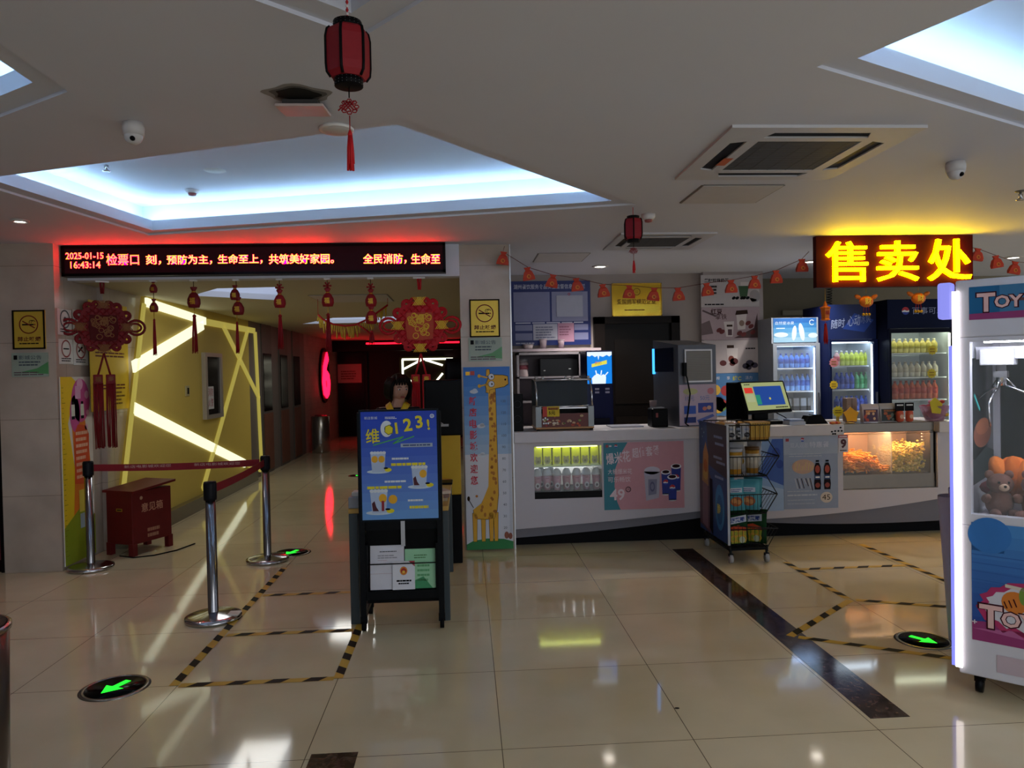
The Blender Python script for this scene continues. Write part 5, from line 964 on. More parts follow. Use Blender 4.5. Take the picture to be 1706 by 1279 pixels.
mb.pl([(w*.2, 0), (w*.74, 0), (w*.76, h*.22), (w*.66, h*.3), (w*.56, h*.26), (w*.42, h*.32), (w*.28, h*.26), (w*.18, h*.18)], EWh, 1)
for p_ in (((.38, .28), (.34, .42)), ((.55, .28), (.58, .42)), ((.7, .24), (.84, .36))): mb.ln((w*p_[0][0], h*p_[0][1]), (w*p_[1][0], h*p_[1][1]), .012, EWh, 1)
mb.build('lit_screen', t)
mb = MB().at((xa_, yd-.001, zm-.3)); 
for u in (.3, .72):
    for v in (.2, .235): mb.rect(w*u, v, w*u+.045, v+.02, M('#a8a4bc'), 1)
mb.build('button', t); MB().box(xa_+.03, xb_-.04, yd-.05, yd-.002, zm-.42, zm-.36, M('#0c0e20', .3)).build('drip_tray', t)
tag(MB().box(1.32, 1.62, 6.7, 6.95, ZT_, ZT_+.012, M('#a8a8b4', .3), .003).build('clear_tray'), 'flat clear plastic tray on the worktop right of the hot case', 'tray')
# grey machine seen from behind, with vent and sticker sheet
t = thing('ice_cream_machine', 'tall grey machine with a square vent and a discount sheet on the counter', 'machine', (2.06, 6.86, ZT_), math.radians(16)); GMt = M('#55565c', .35, .5)
b_ = MB(); b_.add([(-.2, -.2, 0), (.2, -.2, 0), (.2, .24, 0), (-.2, .24, 0), (-.2, -.2, .74), (.2, -.2, .74), (.2, .24, .80), (-.2, .24, .80)], [(3, 2, 1, 0), (4, 5, 6, 7), (0, 1, 5, 4), (1, 2, 6, 5), (2, 3, 7, 6), (3, 0, 4, 7)], GMt)
b_.build('body', t, True); MB().box(-.14, .15, -.215, -.2, .4, .70, M('#b4b0b0', .3, .5)).box(-.125, .135, -.217, -.2, .415, .685, M('#6c6a66', .5)).build('vent_panel', t, True)
mb = MB(); [mb.box(-.125, .135, -.2195, -.217, .42+.013*k, .426+.013*k, M('#8a8884', .5)) for k in range(20)]; mb.build('vent_slats', t, True)
MB().box(-.207, -.2, -.12, .2, .5, .72, M('#141a2c', .15)).build('side_window', t, True); MB().box(-.212, -.2, .2, .235, .48, .72, M('#3aa0ff', .5, e=2.2)).build('lit_edge', t, True)
mb = MB().at((-.195, -.2015, .01)); w, h = .39, .37; mb.sheet([[(0, 0), (w, 0), (w, h), (0, h)]], M('#b8a4b4', .4), 0, .0005); mb.txt('10元', w*.16, h*.6, h*.12, M('#5a7ab0'), 2); mb.txt('50元', w*.56, h*.6, h*.12, M('#5a7ab0'), 2); mb.ell(w*.85, h*.83, w*.09, h*.08, M('#c87a84'), 2); mb.ell(w*.3, h*.83, w*.2, h*.08, M('#b4b484'), 1)
mb.rect(w*.12, h*.28, w*.44, h*.48, M('#3a5ab0'), 2); mb.rect(w*.5, h*.3, w*.92, h*.54, M('#3a4a98'), 2); mb.ell(w*.68, h*.4, w*.06, h*.05, M('#c87a6a'), 3); mb.ell(w*.8, h*.42, w*.06, h*.05, M('#c8a08a'), 3); mb.rect(w*.12, h*.06, w*.44, h*.2, M('#2a3a7a'), 2); mb.pl([(w*.5, h*.05), (w*.95, h*.2), (w*.9, h*.26), (w*.46, h*.12)], M('#5a6ab0'), 2); mb.build('discount_sheet', t, True)
MB().tube([(-.15, -.215, .52), (-.13, -.23, .44), (-.10, -.23, .3), (-.13, -.235, .12), (-.15, -.23, .03), (-.13, -.25, .008)], .007, BLACK, 8).box(-.16, -.13, -.23, -.2, .46, .58, BLACK).build('power_cord', t, True)
t = thing('receipt_printer', 'small black printer on the worktop left of the grey machine', 'printer', (1.755, 6.72, ZT_)); MB().box(-.075, .075, -.09, .09, 0, .17, BLACK, .012).build('body', t, True); MB().box(-.06, .05, -.05, .05, .17, .178, M('#8a8a8e', .3)).build('paper_cover', t, True); MB().lathe([(.03, 0), (.035, .06), (.001, .06)], (-.03, .04, .178), M('#7a6a6a'), 14).build('paper_roll', t, True); mb = MB().at((-.05, -.091, .06)); mb.rect(.01, .03, .03, .07, M('#7a3a3a'), 1); mb.build('red_light', t, True)
# till with two screens
t = thing('till', 'black till with a lit yellow and blue screen, tilted back on the counter', 'till', (2.75, 6.78, ZT_)); MB().box(-.2, .16, -.14, .12, 0, .035, BLACK, .01).build('base', t, True); MB().box(-.07, .07, -.0, .06, .035, .16, BLACK, .008).build('neck', t, True)
T0 = Matrix.Translation((.03, -.02, .245)) @ Matrix.Rotation(math.radians(24), 4, 'Z') @ Matrix.Rotation(math.radians(-20), 4, 'X')
MB(T0).box(-.285, .285, -.015, .015, -.155, .155, BLACK, .006).build('screen_housing', t, True); mb = MB(T0 @ MB().at((-.265, -.0155, -.125)).T); w, h = .53, .265
EY = M('#a8b078', .5, e=.75); mb.sheet([[(0, 0), (w, 0), (w, h), (0, h)]], EY, 0, .0003); mb.rect(w*.03, h*.62, w*.22, h*.82, M('#e0382c', .5, e=.8), 1); mb.rect(w*.25, h*.16, w*.92, h*.86, M('#1e4aa0', .5, e=.7), 1); mb.rect(w*.25, h*.2, w*.36, h*.55, M('#2a9a80', .5, e=.6), 2); mb.ell(w*.58, h*.4, .012, .012, M('#c8c050', .5, e=.8), 3); mb.lines(w*.66, h*.09, w*.3, 1, .1, INK, 2, h*.04, 0); mb.rect(w*.03, h*.3, w*.22, h*.58, M('#b4bc90', .5, e=.7), 1); mb.lines(w*.05, h*.95, w*.2, 1, .1, INK, 1, h*.03); mb.build('lit_screen', t, True)
MB(Matrix.Translation((-.21, .1, .2)) @ Matrix.Rotation(math.radians(-18), 4, 'Z') @ Matrix.Rotation(math.radians(14), 4, 'X')).box(-.08, .12, -.02, .02, -.18, .19, BLACK, .008).build('operator_screen', t, True); MB().tube([(.1, 0, .12), (.2, -.05, .06), (.25, -.1, .01), (.2, -.16, .008)], .005, BLACK, 6).build('cable', t, True)
x = K(1357, 700, 6.6).x; t = thing('card_reader', 'low black card reader on the worktop right of the till', 'card reader', (x, 6.62, ZT_)); b_ = MB(); b_.add([(-.1, -.06, 0), (.11, -.06, 0), (.11, .08, 0), (-.1, .08, 0), (-.06, -.04, .075), (.05, -.04, .085), (.08, .06, .05), (-.07, .06, .075)], [(3, 2, 1, 0), (4, 5, 6, 7), (0, 1, 5, 4), (1, 2, 6, 5), (2, 3, 7, 6), (3, 0, 4, 7)], BLACK); b_.build('body', t, True); MB().box(-.03, .03, -.03, .03, .078, .085, M('#1e1e22', .2)).build('keypad', t, True)
tag(MB().box(x-.28, x-.13, 6.5, 6.66, ZT_, ZT_+.03, M('#b8bcc8', .5), .003).box(x-.27, x-.14, 6.51, 6.65, ZT_+.03, ZT_+.05, M('#8a98b8', .5), .003).build('paper_stack'), 'small stack of white papers between the till and the card reader', 'papers')
# goods along the popcorn case
def goods(px_, y, w_, h_, d_, name, lab, cat, fn): x = K(px_, 700, y).x; q = thing(name, lab, cat, (x, y, ZT_)); fn(q, w_, h_, d_); return q
def sunflower(q, w_, h_, d_):
    mb = MB(); pts = [((.055 if k % 2 else .042)*math.cos(k*math.pi/12), (.055 if k % 2 else .042)*math.sin(k*math.pi/12)) for k in range(24)]; mb.at((0, 0, h_-.055)); mb.sheet([pts], M('#c8c020', .5), 0, .006); mb.build('flower_tag', q, True); mb = MB().at((0, -.006, h_-.055)); mb.lines(-.03, .015, .06, 2, .02, M('#6a5a10'), 1, .01, 0); mb.build('handwriting', q, True); MB().box(-.012, .012, -.0, .012, 0, h_-.05, M('#9a8a40')).box(-.03, .03, -.02, .03, 0, .008, M('#8a8a8a')).build('clip_stand', q, True)
goods(1396, 6.62, 0, .16, 0, 'price_flower', 'yellow flower-shaped price tag on a clip, left end of the goods', 'price tag', sunflower)
def cbox(q, w_, h_, d_): MB().box(-w_/2, w_/2, -d_/2, d_/2, 0, h_, M('#8a7468', .5), .003).build('carton', q, True); mb = MB().at((-w_/2, -d_/2-.0005, 0)); mb.rect(w_*.45, 0, w_*.55, h_, M('#6a5850'), 1); mb.rect(w_*.1, h_*.3, w_*.4, h_*.7, M('#9a8478'), 1); mb.build('panel_print', q, True)
goods(1416, 6.78, .1, .22, .08, 'snack_carton', 'upright grey-brown carton behind the yellow star tag', 'carton', cbox)
def star(q, w_, h_, d_):
    mb = MB().at((0, 0, .006), (1, 0, 0), (0, .2, 1)); pts = []
    for k in range(10): r = .075 if k % 2 == 0 else .055; pts.append((r*math.cos(k*math.pi/5+.3), .07+r*math.sin(k*math.pi/5+.3)))
    mb.sheet([pts], M('#d89c10', .5), 0, .008); mb.build('star_tag', q, True); MB().box(-.03, .03, .0, .06, 0, .006, M('#b08a20')).build('foot', q, True); mb = MB().at((0, -.003, .0), (1, 0, 0), (0, .2, 1)); mb.lines(-.03, .085, .06, 2, .022, M('#a86a08'), 9, .01); mb.build('handwriting', q, True)
goods(1419, 6.53, 0, 0, 0, 'price_star', 'orange star-shaped price tag at the front edge of the counter', 'price tag', star)
def smallpile(q, w_, h_, d_):
    random.seed(8)
    for k in range(7): MB(Matrix.Translation((random.uniform(-.06, .06), random.uniform(-.02, .02), .012)) @ Matrix.Rotation(random.uniform(0, 3), 4, 'Z')).ball((0, 0, 0), (.028, .014, .012), M(random.choice(['#c8502a', '#b8302a', '#d07a3a'])), 10, 6).build('sweet', q, True)
goods(1395, 6.5, 0, 0, 0, 'sweets_heap', 'few wrapped orange sweets in front of the flower tag', 'sweets', smallpile)
def tubpack(cols):
    def f(q, w_, h_, d_):
        b_ = MB(); b_.add([(-w_*.42, -d_/2, 0), (w_*.42, -d_/2, 0), (w_*.42, d_/2, 0), (-w_*.42, d_/2, 0), (-w_/2, -d_*.4, h_*.82), (w_/2, -d_*.4, h_*.82), (w_/2, d_*.4, h_*.82), (-w_/2, d_*.4, h_*.82), (-w_*.5, -.004, h_), (w_*.5, -.004, h_), (w_*.5, .004, h_), (-w_*.5, .004, h_)], [(3, 2, 1, 0), (0, 1, 5, 4), (1, 2, 6, 5), (2, 3, 7, 6), (3, 0, 4, 7), (4, 5, 9, 8), (5, 6, 10, 9), (6, 7, 11, 10), (7, 4, 8, 11), (8, 9, 10, 11)], M(cols[0], .35)); b_.build('pouch', q, True)
        mb = MB().at((-w_*.42, -d_/2-.001, 0), (1, 0, 0), (0, d_*.1, h_*.82)); W_ = w_*.84; mb.rect(0, h_*.05, W_, h_*.7, M(cols[1], .4), 1); random.seed(len(cols[1])+int(w_*1000))
        for k in range(10): mb.ell(random.uniform(.1, .9)*W_, h_*random.uniform(.1, .55), W_*.09, h_*.08, M(random.choice(cols[2:])), 2+k % 3, 9)
        mb.lines(W_*.15, h_*.66, W_*.7, 1, .1, M(cols[2]), 3, h_*.1, 0); mb.build('printed_front', q, True)
    return f
goods(1448, 6.6, .16, .17, .06, 'snack_pouch', 'pale pouch with a purple printed front, left of the pair', 'snack pouch', tubpack(['#b4aab0', '#4a3048', '#c88a5a', '#b04a3a', '#d0a880'])); goods(1479, 6.62, .18, .17, .06, 'snack_pouch', 'pale pouch with a dark green printed front, right of the pair', 'snack pouch', tubpack(['#aaa6a8', '#2c3434', '#8a5a3a', '#6a7a70', '#a0583a']))
def tea(q, w_, h_, d_):
    MB().lathe([(.02, 0), (.033, .012), (.033, .085), (.028, .1), (.001, .101)], (0, 0, 0), M('#b8503a', .4), 18).build('bottle', q, True); mb = MB(); mb.box(-.04, .04, -.006, .006, .1, .175, M('#0e0c10', .4)); mb.build('header_card', q, True); mb = MB().at((-.03, -.034, .03)); mb.ell(.03, .02, .018, .02, M('#c8a08a'), 1, 12); mb.build('label', q, True); mb = MB().at((-.035, -.0065, .14)); mb.lines(.005, .02, .06, 1, .1, PAPER, 1, .012, 0); mb.build('card_print', q, True)
goods(1499, 6.56, 0, 0, 0, 'toy_bottle', 'red bottle under a black header card, nearer the pouches', 'bottle', tea); goods(1515, 6.56, 0, 0, 0, 'toy_bottle', 'red bottle under a black header card, nearer the sweets basket', 'bottle', tea)
def basket(q, w_, h_, d_):
    MB().lathe([(.075, 0), (.13, .14), (.122, .14), (.07, .01), (.001, .01)], (0, 0, 0), M('#a87a94', .15, a=.55), 20).build('bowl', q, True); random.seed(9)
    for k in range(26): a2 = random.uniform(0, 6.28); r = random.uniform(0, .09); MB(Matrix.Translation((r*math.cos(a2), r*math.sin(a2), .05+random.random()*.14)) @ Matrix.Rotation(a2, 4, 'Z')).ball((0, 0, 0), (.03, .018, .018), M(random.choice(['#8a2a50', '#b0403a', '#6a3a80', '#c8a030', '#b85a80'])), 8, 6).build('sweet', q, True)
    mb = MB().at((-.07, -.115, .13)); mb.sheet([[(-.03, -.05), (.05, -.06), (.07, .03), (0, .09), (-.05, .05)]], M('#b8a81e'), 0, .003); mb.build('price_star', q, True)
goods(1557, 6.6, 0, 0, 0, 'sweets_basket', 'clear bowl of purple and red sweets at the right end of the counter', 'sweets basket', basket)
# ================================================================ drinks fridges
def fridge(x0, x1, yf, zt_, zh, zg1, side, body, lab, header, glow, deep=.6):
    t = thing('drinks_fridge', lab, 'fridge', ((x0+x1)/2, yf+deep/2, 0), 0); fm = M(body, .4); w = x1-x0; e = .045; el = .045 if side > .042 else .022
    MB().box(x0, x0+.03, yf, yf+deep, .0, zt_, fm).box(x1-.03, x1, yf, yf+deep, 0, zt_, fm).box(x0+.03, x1-.03, yf+deep-.03, yf+deep, 0, zt_, fm).box(x0+.03, x1-.03, yf, yf+deep-.03, 0, .2, fm).box(x0+.03, x1-.03, yf+.01, yf+deep-.03, zh, zt_, fm).build('cabinet', t)
    iw = M('#c4ccd4', .5); MB().box(x0+.031, x1-.031, yf+deep-.05, yf+deep-.031, .2, zh, iw).box(x0+.031, x0+.045, yf+.03, yf+deep-.05, .2, zh, iw).box(x1-.045, x1-.031, yf+.03, yf+deep-.05, .2, zh, iw).box(x0+.045, x1-.045, yf+.03, yf+deep-.05, zh-.014, zh-.002, iw).build('liner', t)
    d = MB(); d.box(x0+.0, x0+el, yf-.035, yf-.004, .2, zh-.006, fm).box(x1-e, x1, yf-.035, yf-.004, .2, zh-.006, fm).box(x0+el, x1-e, yf-.035, yf-.004, zg1, zh-.006, fm).box(x0+el, x1-e, yf-.035, yf-.004, .2, .27, fm); do = d.build('door', t); MB().box(x0+el, x1-e, yf-.022, yf-.018, .27, zg1, M('#dfe8ea', .03, a=.06)).build('glass', do)
    MB().box(x1-e+.01, x1-e+.025, yf-.06, yf-.035, .95, 1.25, STEEL).build('handle', do)
    mb = MB().at((x0, yf-.002, zh)); header(mb, w, zt_-zh); mb.build('header_panel', t)
    MB().box(x0+.06, x1-.06, yf+.06, yf+.085, zh-.04, zh-.016, M(glow, .5, e=11)).build('tube_lamp', t); MB().box(x1-.046, x1-.034, yf+.008, yf+.022, .4, zh-.06, M(glow, .5, e=14)).build('side_lamp', t)
    return t
def h1(mb, w, h):
    c = ['#2a6ab8', '#3c86c8', '#5aa2d8', '#80bce2', '#a4d0ea']
    for k in range(5): mb.sheet([[(.02, h*.02+h*.96*(4-k)/5), (w-.02, h*.02+h*.96*(4-k)/5), (w-.02, h*.02+h*.96*(5-k)/5), (.02, h*.02+h*.96*(5-k)/5)]], M(c[k], .5, e=.5), 0, .002)
    wm = M('#d0e2f2', .5, e=.7); mb.ell(w*.48, h*.38, w*.05, h*.3, wm, 6, 18, -.12); mb.ell(w*.64, h*.42, w*.055, h*.36, wm, 6, 18, .18); mb.ell(w*.2, h*.32, w*.15, h*.1, wm, 5); mb.ell(w*.88, h*.28, w*.1, h*.1, wm, 5); mb.ring(w*.86, h*.8, w*.05, w*.015, wm, 6, 20, .6, 5.6); mb.txt('自然爱冰泉', w*.08, h*.72, h*.13, wm, 6, w=w*.4); mb.lines(w*.1, h*.6, w*.2, 1, .1, wm, 6, h*.04)
def h2(mb, w, h):
    mb.sheet([[(.0, 0), (w, 0), (w, h), (.0, h)]], M('#12204e', .35, var=.02), -.008, .002); mb.pl([(w*.3, h*.3), (w*.75, h*.2), (w*.95, h*.55), (w*.55, h*.75)], M('#1c3a86'), 4); mb.txt('随时', w*.06, h*.3, h*.26, M('#8a98bc'), 6, w=w*.28, rot=.12, shear=.2); mb.txt('心动', w*.4, h*.36, h*.3, M('#9aa8cc'), 6, w=w*.26, rot=.12, shear=.2); mb.txt('冰爽', w*.68, h*.44, h*.24, M('#6a7aaa'), 6, w=w*.22, rot=.12)
def h3(mb, w, h):
    mb.sheet([[(0, 0), (w, 0), (w, h), (0, h)]], M('#0c1430', .35, var=.02), -.008, .002); ball_logo(mb, w*.27, h*.6, w*.055, 5); mb.txt('百事可乐', w*.37, h*.48, h*.24, M('#8a94b4'), 5, w=w*.48)
F1 = fridge(PY(1286, 600, 8.1).x, PY(1380, 600, 7.9).x-.012, 8.1, 2.09, 1.81, 1.77, .045, '#7f8690', 'slim grey fridge of blue water bottles with a sky blue header', h1, '#a8ccff')
F2 = fridge(PY(1380, 600, 7.9).x, PY(1479, 600, 7.7).x-.012, 7.9, 2.21, 1.83, 1.80, .04, '#10183c', 'navy fridge in the middle with yellow-green drinks on top', h2, '#d8ecff')
F3 = fridge(PY(1479, 600, 7.7).x, PY(1590, 600, 7.7).x, 7.7, 2.24, 1.93, 1.88, .03, '#0a0d1c', 'near-black fridge with milk tea and red tea, next to the toy machine', h3, '#e8f0d0')
def bottle(cols, h, r, label, loc, group, name='drink_bottle'):
    t = thing(name, label, 'bottle', loc, 0, group); L, C, B = cols
    MB().lathe([(r*.8, 0), (r, .008), (r, h*.3), (r*.94, h*.36), (r, h*.42), (r, h*.66), (r*.75, h*.76), (r*.38, h*.87), (r*.36, h*.9)], (0, 0, 0), M(B, .15), 12).build('body', t, True)
    MB().lathe([(r*.42, h*.89), (r*.42, h), (.001, h)], (0, 0, 0), M(C, .4), 10).build('cap', t, True); MB().lathe([(r*1.02, h*.3), (r*1.02, h*.62)], (0, 0, 0), M(L, .4), 12).build('label', t, True); return t
def shelfrow(fr, yf, x0, x1, zpx, pxs, cols, h, r, desc, grp):
    y = yf+.14; z = PY(1400, zpx, y).z; MB().box(x0+.046, x1-.065, yf+.04, yf+.5, z-.014, z-.002, M('#c4ccd0', .3)).build('wire_shelf', fr)
    src = {}
    for i, p_ in enumerate(pxs):
        c = cols[i] if isinstance(cols, list) else cols; x = PY(p_, zpx, y).x; lab = '%s %s' % (ORD[i], desc)
        if c in src: dup(src[c], lab, (x, y, z))
        else: src[c] = bottle(c, h, r, lab, (x, y, z), grp)
    return z
def span(a, b, n): return [a+(b-a)*k/(n-1) for k in range(n)]
BLU = ('#2a5ab8', '#1a3a8a', '#5a90d8'); BL2 = ('#3c6cc4', '#28488c', '#6a9ad8'); YG = ('#b8c81e', '#c8c8c0', '#c0cc50'); PKB = ('#c84a5a', '#c8c8c0', '#d0a0a0'); NV = ('#1e3a9a', '#2a4ab0', '#3a5ac0'); GN = ('#2a8a50', '#2a7a4a', '#5aa878'); TEA = ('#b0a430', '#d0c8a8', '#c8b860'); MLK = ('#c4bca4', '#b8b0a0', '#d0ccba'); RDT = ('#a8301e', '#8a2a20', '#b85030')
shelfrow(F1, 8.1, PY(1286, 600, 8.1).x, PY(1366, 600, 8.1).x, 611, span(1301, 1345, 6), BLU, .165, .03, 'blue water bottle on the upper shelf of the grey fridge', 'bottles in the grey fridge')
shelfrow(F1, 8.1, PY(1286, 600, 8.1).x, PY(1366, 600, 8.1).x, 649, span(1302, 1354, 7), BL2, .19, .03, 'blue water bottle on the middle shelf of the grey fridge', 'bottles in the grey fridge')
y = 8.24; z = PY(1340, 683, y).z; MB().box(PY(1286, 600, 8.1).x+.046, PY(1372, 600, 8.1).x-.065, 8.14, 8.6, z-.014, z-.002, M('#c4ccd0', .3)).build('wire_shelf', F1)
k0 = None
for i, p_ in enumerate((1300, 1312, 1325, 1337, 1349)):
    x = PY(p_, 683, y).x; lab = '%s pale drink carton on the lower shelf of the grey fridge' % ORD[i]
    if k0: dup(k0, lab, (x, y, z))
    else: k0 = thing('drink_carton', lab, 'carton', (x, y, z), 0, 'cartons in the grey fridge'); MB().box(-.032, .032, -.03, .03, 0, .14, M('#a8a49c', .5), .003).build('carton', k0, True); MB().box(-.0325, .0325, -.0305, .0305, .0, .05, M('#3a3634', .5)).build('dark_band', k0, True)
shelfrow(F2, 7.9, PY(1380, 600, 7.9).x, PY(1460, 600, 7.9).x, 609, span(1394, 1443, 7), [PKB]+[YG]*6, .165, .033, 'drink on the upper shelf of the navy fridge', 'bottles in the navy fridge'); shelfrow(F2, 7.9, PY(1380, 600, 7.9).x, PY(1460, 600, 7.9).x, 648, span(1394, 1443, 7), [NV]*4+[GN]*3, .185, .03, 'bottle on the middle shelf of the navy fridge', 'bottles in the navy fridge'); shelfrow(F2, 7.9, PY(1380, 600, 7.9).x, PY(1460, 600, 7.9).x, 684, span(1394, 1443, 7), NV, .165, .032, 'blue bottle on the lower shelf of the navy fridge', 'bottles in the navy fridge')
shelfrow(F3, 7.7, PY(1479, 600, 7.7).x, PY(1590, 600, 7.7).x, 590, span(1489, 1556, 8), TEA, .155, .034, 'yellow tea bottle on the top shelf of the black fridge', 'bottles in the black fridge'); shelfrow(F3, 7.7, PY(1479, 600, 7.7).x, PY(1590, 600, 7.7).x, 630, span(1489, 1557, 8), MLK, .165, .034, 'milky bottle on the second shelf of the black fridge', 'bottles in the black fridge'); shelfrow(F3, 7.7, PY(1479, 600, 7.7).x, PY(1590, 600, 7.7).x, 667, span(1491, 1557, 8), RDT, .20, .034, 'red tea bottle on the third shelf of the black fridge', 'bottles in the black fridge')
def fstar(px_, py_, y, r, col, lab):
    c = PY(px_, py_, y); mb = MB().at((c.x, y, c.z)); mb.sheet([[((r if k % 2 else r*.78)*math.cos(k*math.pi/10), (r if k % 2 else r*.78)*math.sin(k*math.pi/10)) for k in range(20)]], M(col, .5), 0, .003); mb.lines(-r*.5, r*.3, r, 2, r*.5, M('#7a5a10'), 6, r*.2, 0); put(mb, 'price_star', lab, 'price tag')
fstar(1389, 641, 7.861, .05, '#d8b81c', 'yellow star price tag on the glass of the navy fridge'); fstar(1553, 583, 7.661, .055, '#b8a82a', 'yellow star price tag high on the glass of the black fridge'); fstar(1552, 622, 7.661, .055, '#b0a028', 'yellow star price tag lower on the glass of the black fridge'); fstar(1389, 604, 7.861, .055, '#c87a80', 'pinkish star price tag on the upper left glass of the navy fridge')
c = PY(1386, 500, 9.1); mb = MB(); n = 160; mb.tube([(c.x+.03*math.cos(k*.9)-.05*k/n, 9.12+.03*math.sin(k*.9), c.z+.35-.75*k/n) for k in range(n)], .006, M('#3c3a34', .5), 5); put(mb, 'coiled_cable', 'dark coiled cable hanging on the yellow-lit wall behind the sign', 'cable')
c = PY(1305, 521, 9.15); e_ = PY(1402, 516, 9.15); tag(MB().box(c.x, e_.x, 9.16, 9.2, c.z-.03, c.z+.03, M('#9a9480', .5)).build('cable_duct'), 'pale horizontal cable duct on the yellow-lit wall above the grey fridge', 'duct')
# ================================================================ snack cart in front of the counter
WB = M('#131517', .4, .3)
t = thing('snack_cart', 'wheeled wire snack cart with a dark blue ice cream poster on its side', 'cart', (2.22, 6.05, 0))
X0, X1, Y0, Y1 = 2.05, 2.36, 5.74, 6.36
MB().box(X0-.012, X0, Y0-.02, Y1+.04, .155, 1.09, M('#22304c', .4)).box(X0-.013, X0+.004, Y0-.03, Y0-.018, .15, 1.095, M('#b8bcc0', .3)).build('side_panel', t)
mb = MB().at((X0-.0125, Y1+.04, .155), (0, -1, 0)); w, h = Y1-Y0+.06, .935; NB = M('#24406e', .4); mb.rect(0, 0, w, h, M('#2a4474', .4), 1)
mb.pl([(w*.35, h*.62), (w, h*.55), (w, h), (w*.3, h)], M('#3a3038', .4), 2); mb.pl([(0, h*.05), (w*.4, 0), (w*.45, h*.5), (w*.3, h*.62), (0, h*.6)], M('#5a3c44', .4), 2); mb.pl([(w*.1, h*.45), (w*.34, h*.42), (w*.36, h*.7), (w*.26, h*.82), (w*.16, h*.72)], M('#b07a3c', .4), 3); mb.ell(w*.24, h*.52, w*.09, h*.05, M('#c89a4a'), 4); mb.ell(w*.25, h*.6, w*.07, h*.06, M('#b8642c'), 5)
mb.pl([(w*.1, h*.06), (w*.32, h*.03), (w*.32, h*.43), (w*.12, h*.45)], M('#8a6a70'), 3); mb.pl([(w*.38, h*.05), (w*.5, 0), (w*.5, h*.5), (w*.4, h*.5)], M('#1c1420'), 4)
mb.ell(w*.75, h*.28, w*.16, h*.2, M('#3a7aa8'), 3); mb.ell(w*.75, h*.26, w*.1, h*.13, M('#2a5a8a'), 4); mb.txt('脆', w*.66, h*.22, h*.09, M('#c8b84a'), 5, bold=.02)
for u, v in ((.62, .9), (.66, .84), (.6, .72), (.7, .68), (.64, .55)): mb.lines(w*u-.03, h*v, w*.3, 1, .1, M('#8a9ab8'), 5, h*.022, 0)
for u, v in ((.12, .93), (.2, .9), (.14, .86)): mb.ell(w*u, h*v, .008, .008, M('#9ac0c8'), 4, 8)
mb.build('side_poster', t)
fr = MB()
for x, y in ((X0+.01, Y0), (X0+.01, Y1), (X1, Y0), (X1, Y1)): fr.tube([(x, y, .09), (x, y, .14)], .009, WB, 8)
for y in (Y0, Y1): fr.tube([(X0+.012, y, .1), (X0+.012, y, 1.08)], .008, WB, 8)
fr.build('frame', t)
prof = [[(2.40, 1.09), (2.385, .97)], [(2.385, .965), (2.47, .84), (2.365, .69)], [(2.365, .685), (2.45, .54), (2.355, .39)], [(2.45, .265), (2.365, .12)]]
zb = [.965, .69, .39, .12]
for k, pf in enumerate(prof):
    b = MB(); r = .0035
    for y in (Y0, Y1):
        b.tube([(X0+.012, y, pf[0][1] if k else 1.09)]+[(p[0], y, p[1]) for p in pf]+[(X0+.012, y, zb[k])], .005, WB, 6)
        if k == 3: b.tube([(X0+.012, y, .30), (2.45, y, .265)], .004, WB, 6)
        n = 9
        for i in range(1, n):
            x = X0+.012+(pf[-1][0]-X0-.012)*i/n; top = 1.09 if k == 0 else pf[0][1] if k < 3 else .285
            b.tube([(x, y, zb[k]), (x, y, top if k in (0, 3) else zb[k]+.15)], .0022, WB, 5)
        if k in (1, 2): b.tube([(X0+.012, y, zb[k]+.15), (pf[1][0], y, zb[k]+.15)], .004, WB, 6)
    for p in pf: b.tube([(p[0], Y0, p[1]), (p[0], Y1, p[1])], .005, WB, 6)
    for i in range(13):
        y = Y0+(Y1-Y0)*i/12; b.tube([(p[0], y, p[1]) for p in (pf if k in (0, 3) else pf[1:])]+[(X0+.012, y, zb[k])], .0022, WB, 5)
    b.build('wire_basket', t)
for x in (X0+.02, X1-.0):
    for y in (Y0+.01, Y1-.02):
        b = MB(); b.tube([(x-.012, y, .035), (x+.012, y, .035)], .034, M('#a8a8a8', .4), 16).tube([(x, y, .05), (x, y, .11)], .01, WB, 8).box(x-.018, x+.018, y-.012, y+.012, .055, .075, WB); b.build('castor', t)
MB().box(X0, X1+.01, Y0, Y1, .10, .118, M('#1a1c1e', .4)).build('base_tray', t)
def pillow(mb, w, h, d, m, n=9):
    vs = []; N = n
    for s in (-1, 1):
        for i in range(N+1):
            for j in range(N+1):
                u, v = i/N*2-1, j/N*2-1; e = max(0, (1-u**4))*max(0, (1-v**6)); vs.append((u*w/2*(1-.05*(1-abs(v))**1), s*d/2*e**.6, h/2+v*h/2))
    fs = []; M_ = (N+1)**2
    for s in (0, 1):
        for i in range(N):
            for j in range(N):
                a = s*M_+i*(N+1)+j; q = (a, a+N+1, a+N+2, a+1); fs.append(q if s == 0 else q[::-1])
    return mb.add(vs, fs, m, True)
def sbag(x, y, z, w, h, d, rz, lean, base, art, label):
    q = thing('snack_bag', label, 'snack bag', (x, y, z), rz); L = Matrix.Rotation(lean, 4, 'X'); mb = MB(L); pillow(mb, w, h, d, M(base, .3)); mb.box(-w/2, w/2, -.003, .003, h-.02, h+.004, M(base, .35)).box(-w/2, w/2, -.003, .003, -.001, .016, M(base, .35)); mb.build('bag', q, True)
    f = MB(L @ MB().at((-w/2, -d/2-.002, 0)).T); art(f, w, h); f.build('printed_front', q, True); return q
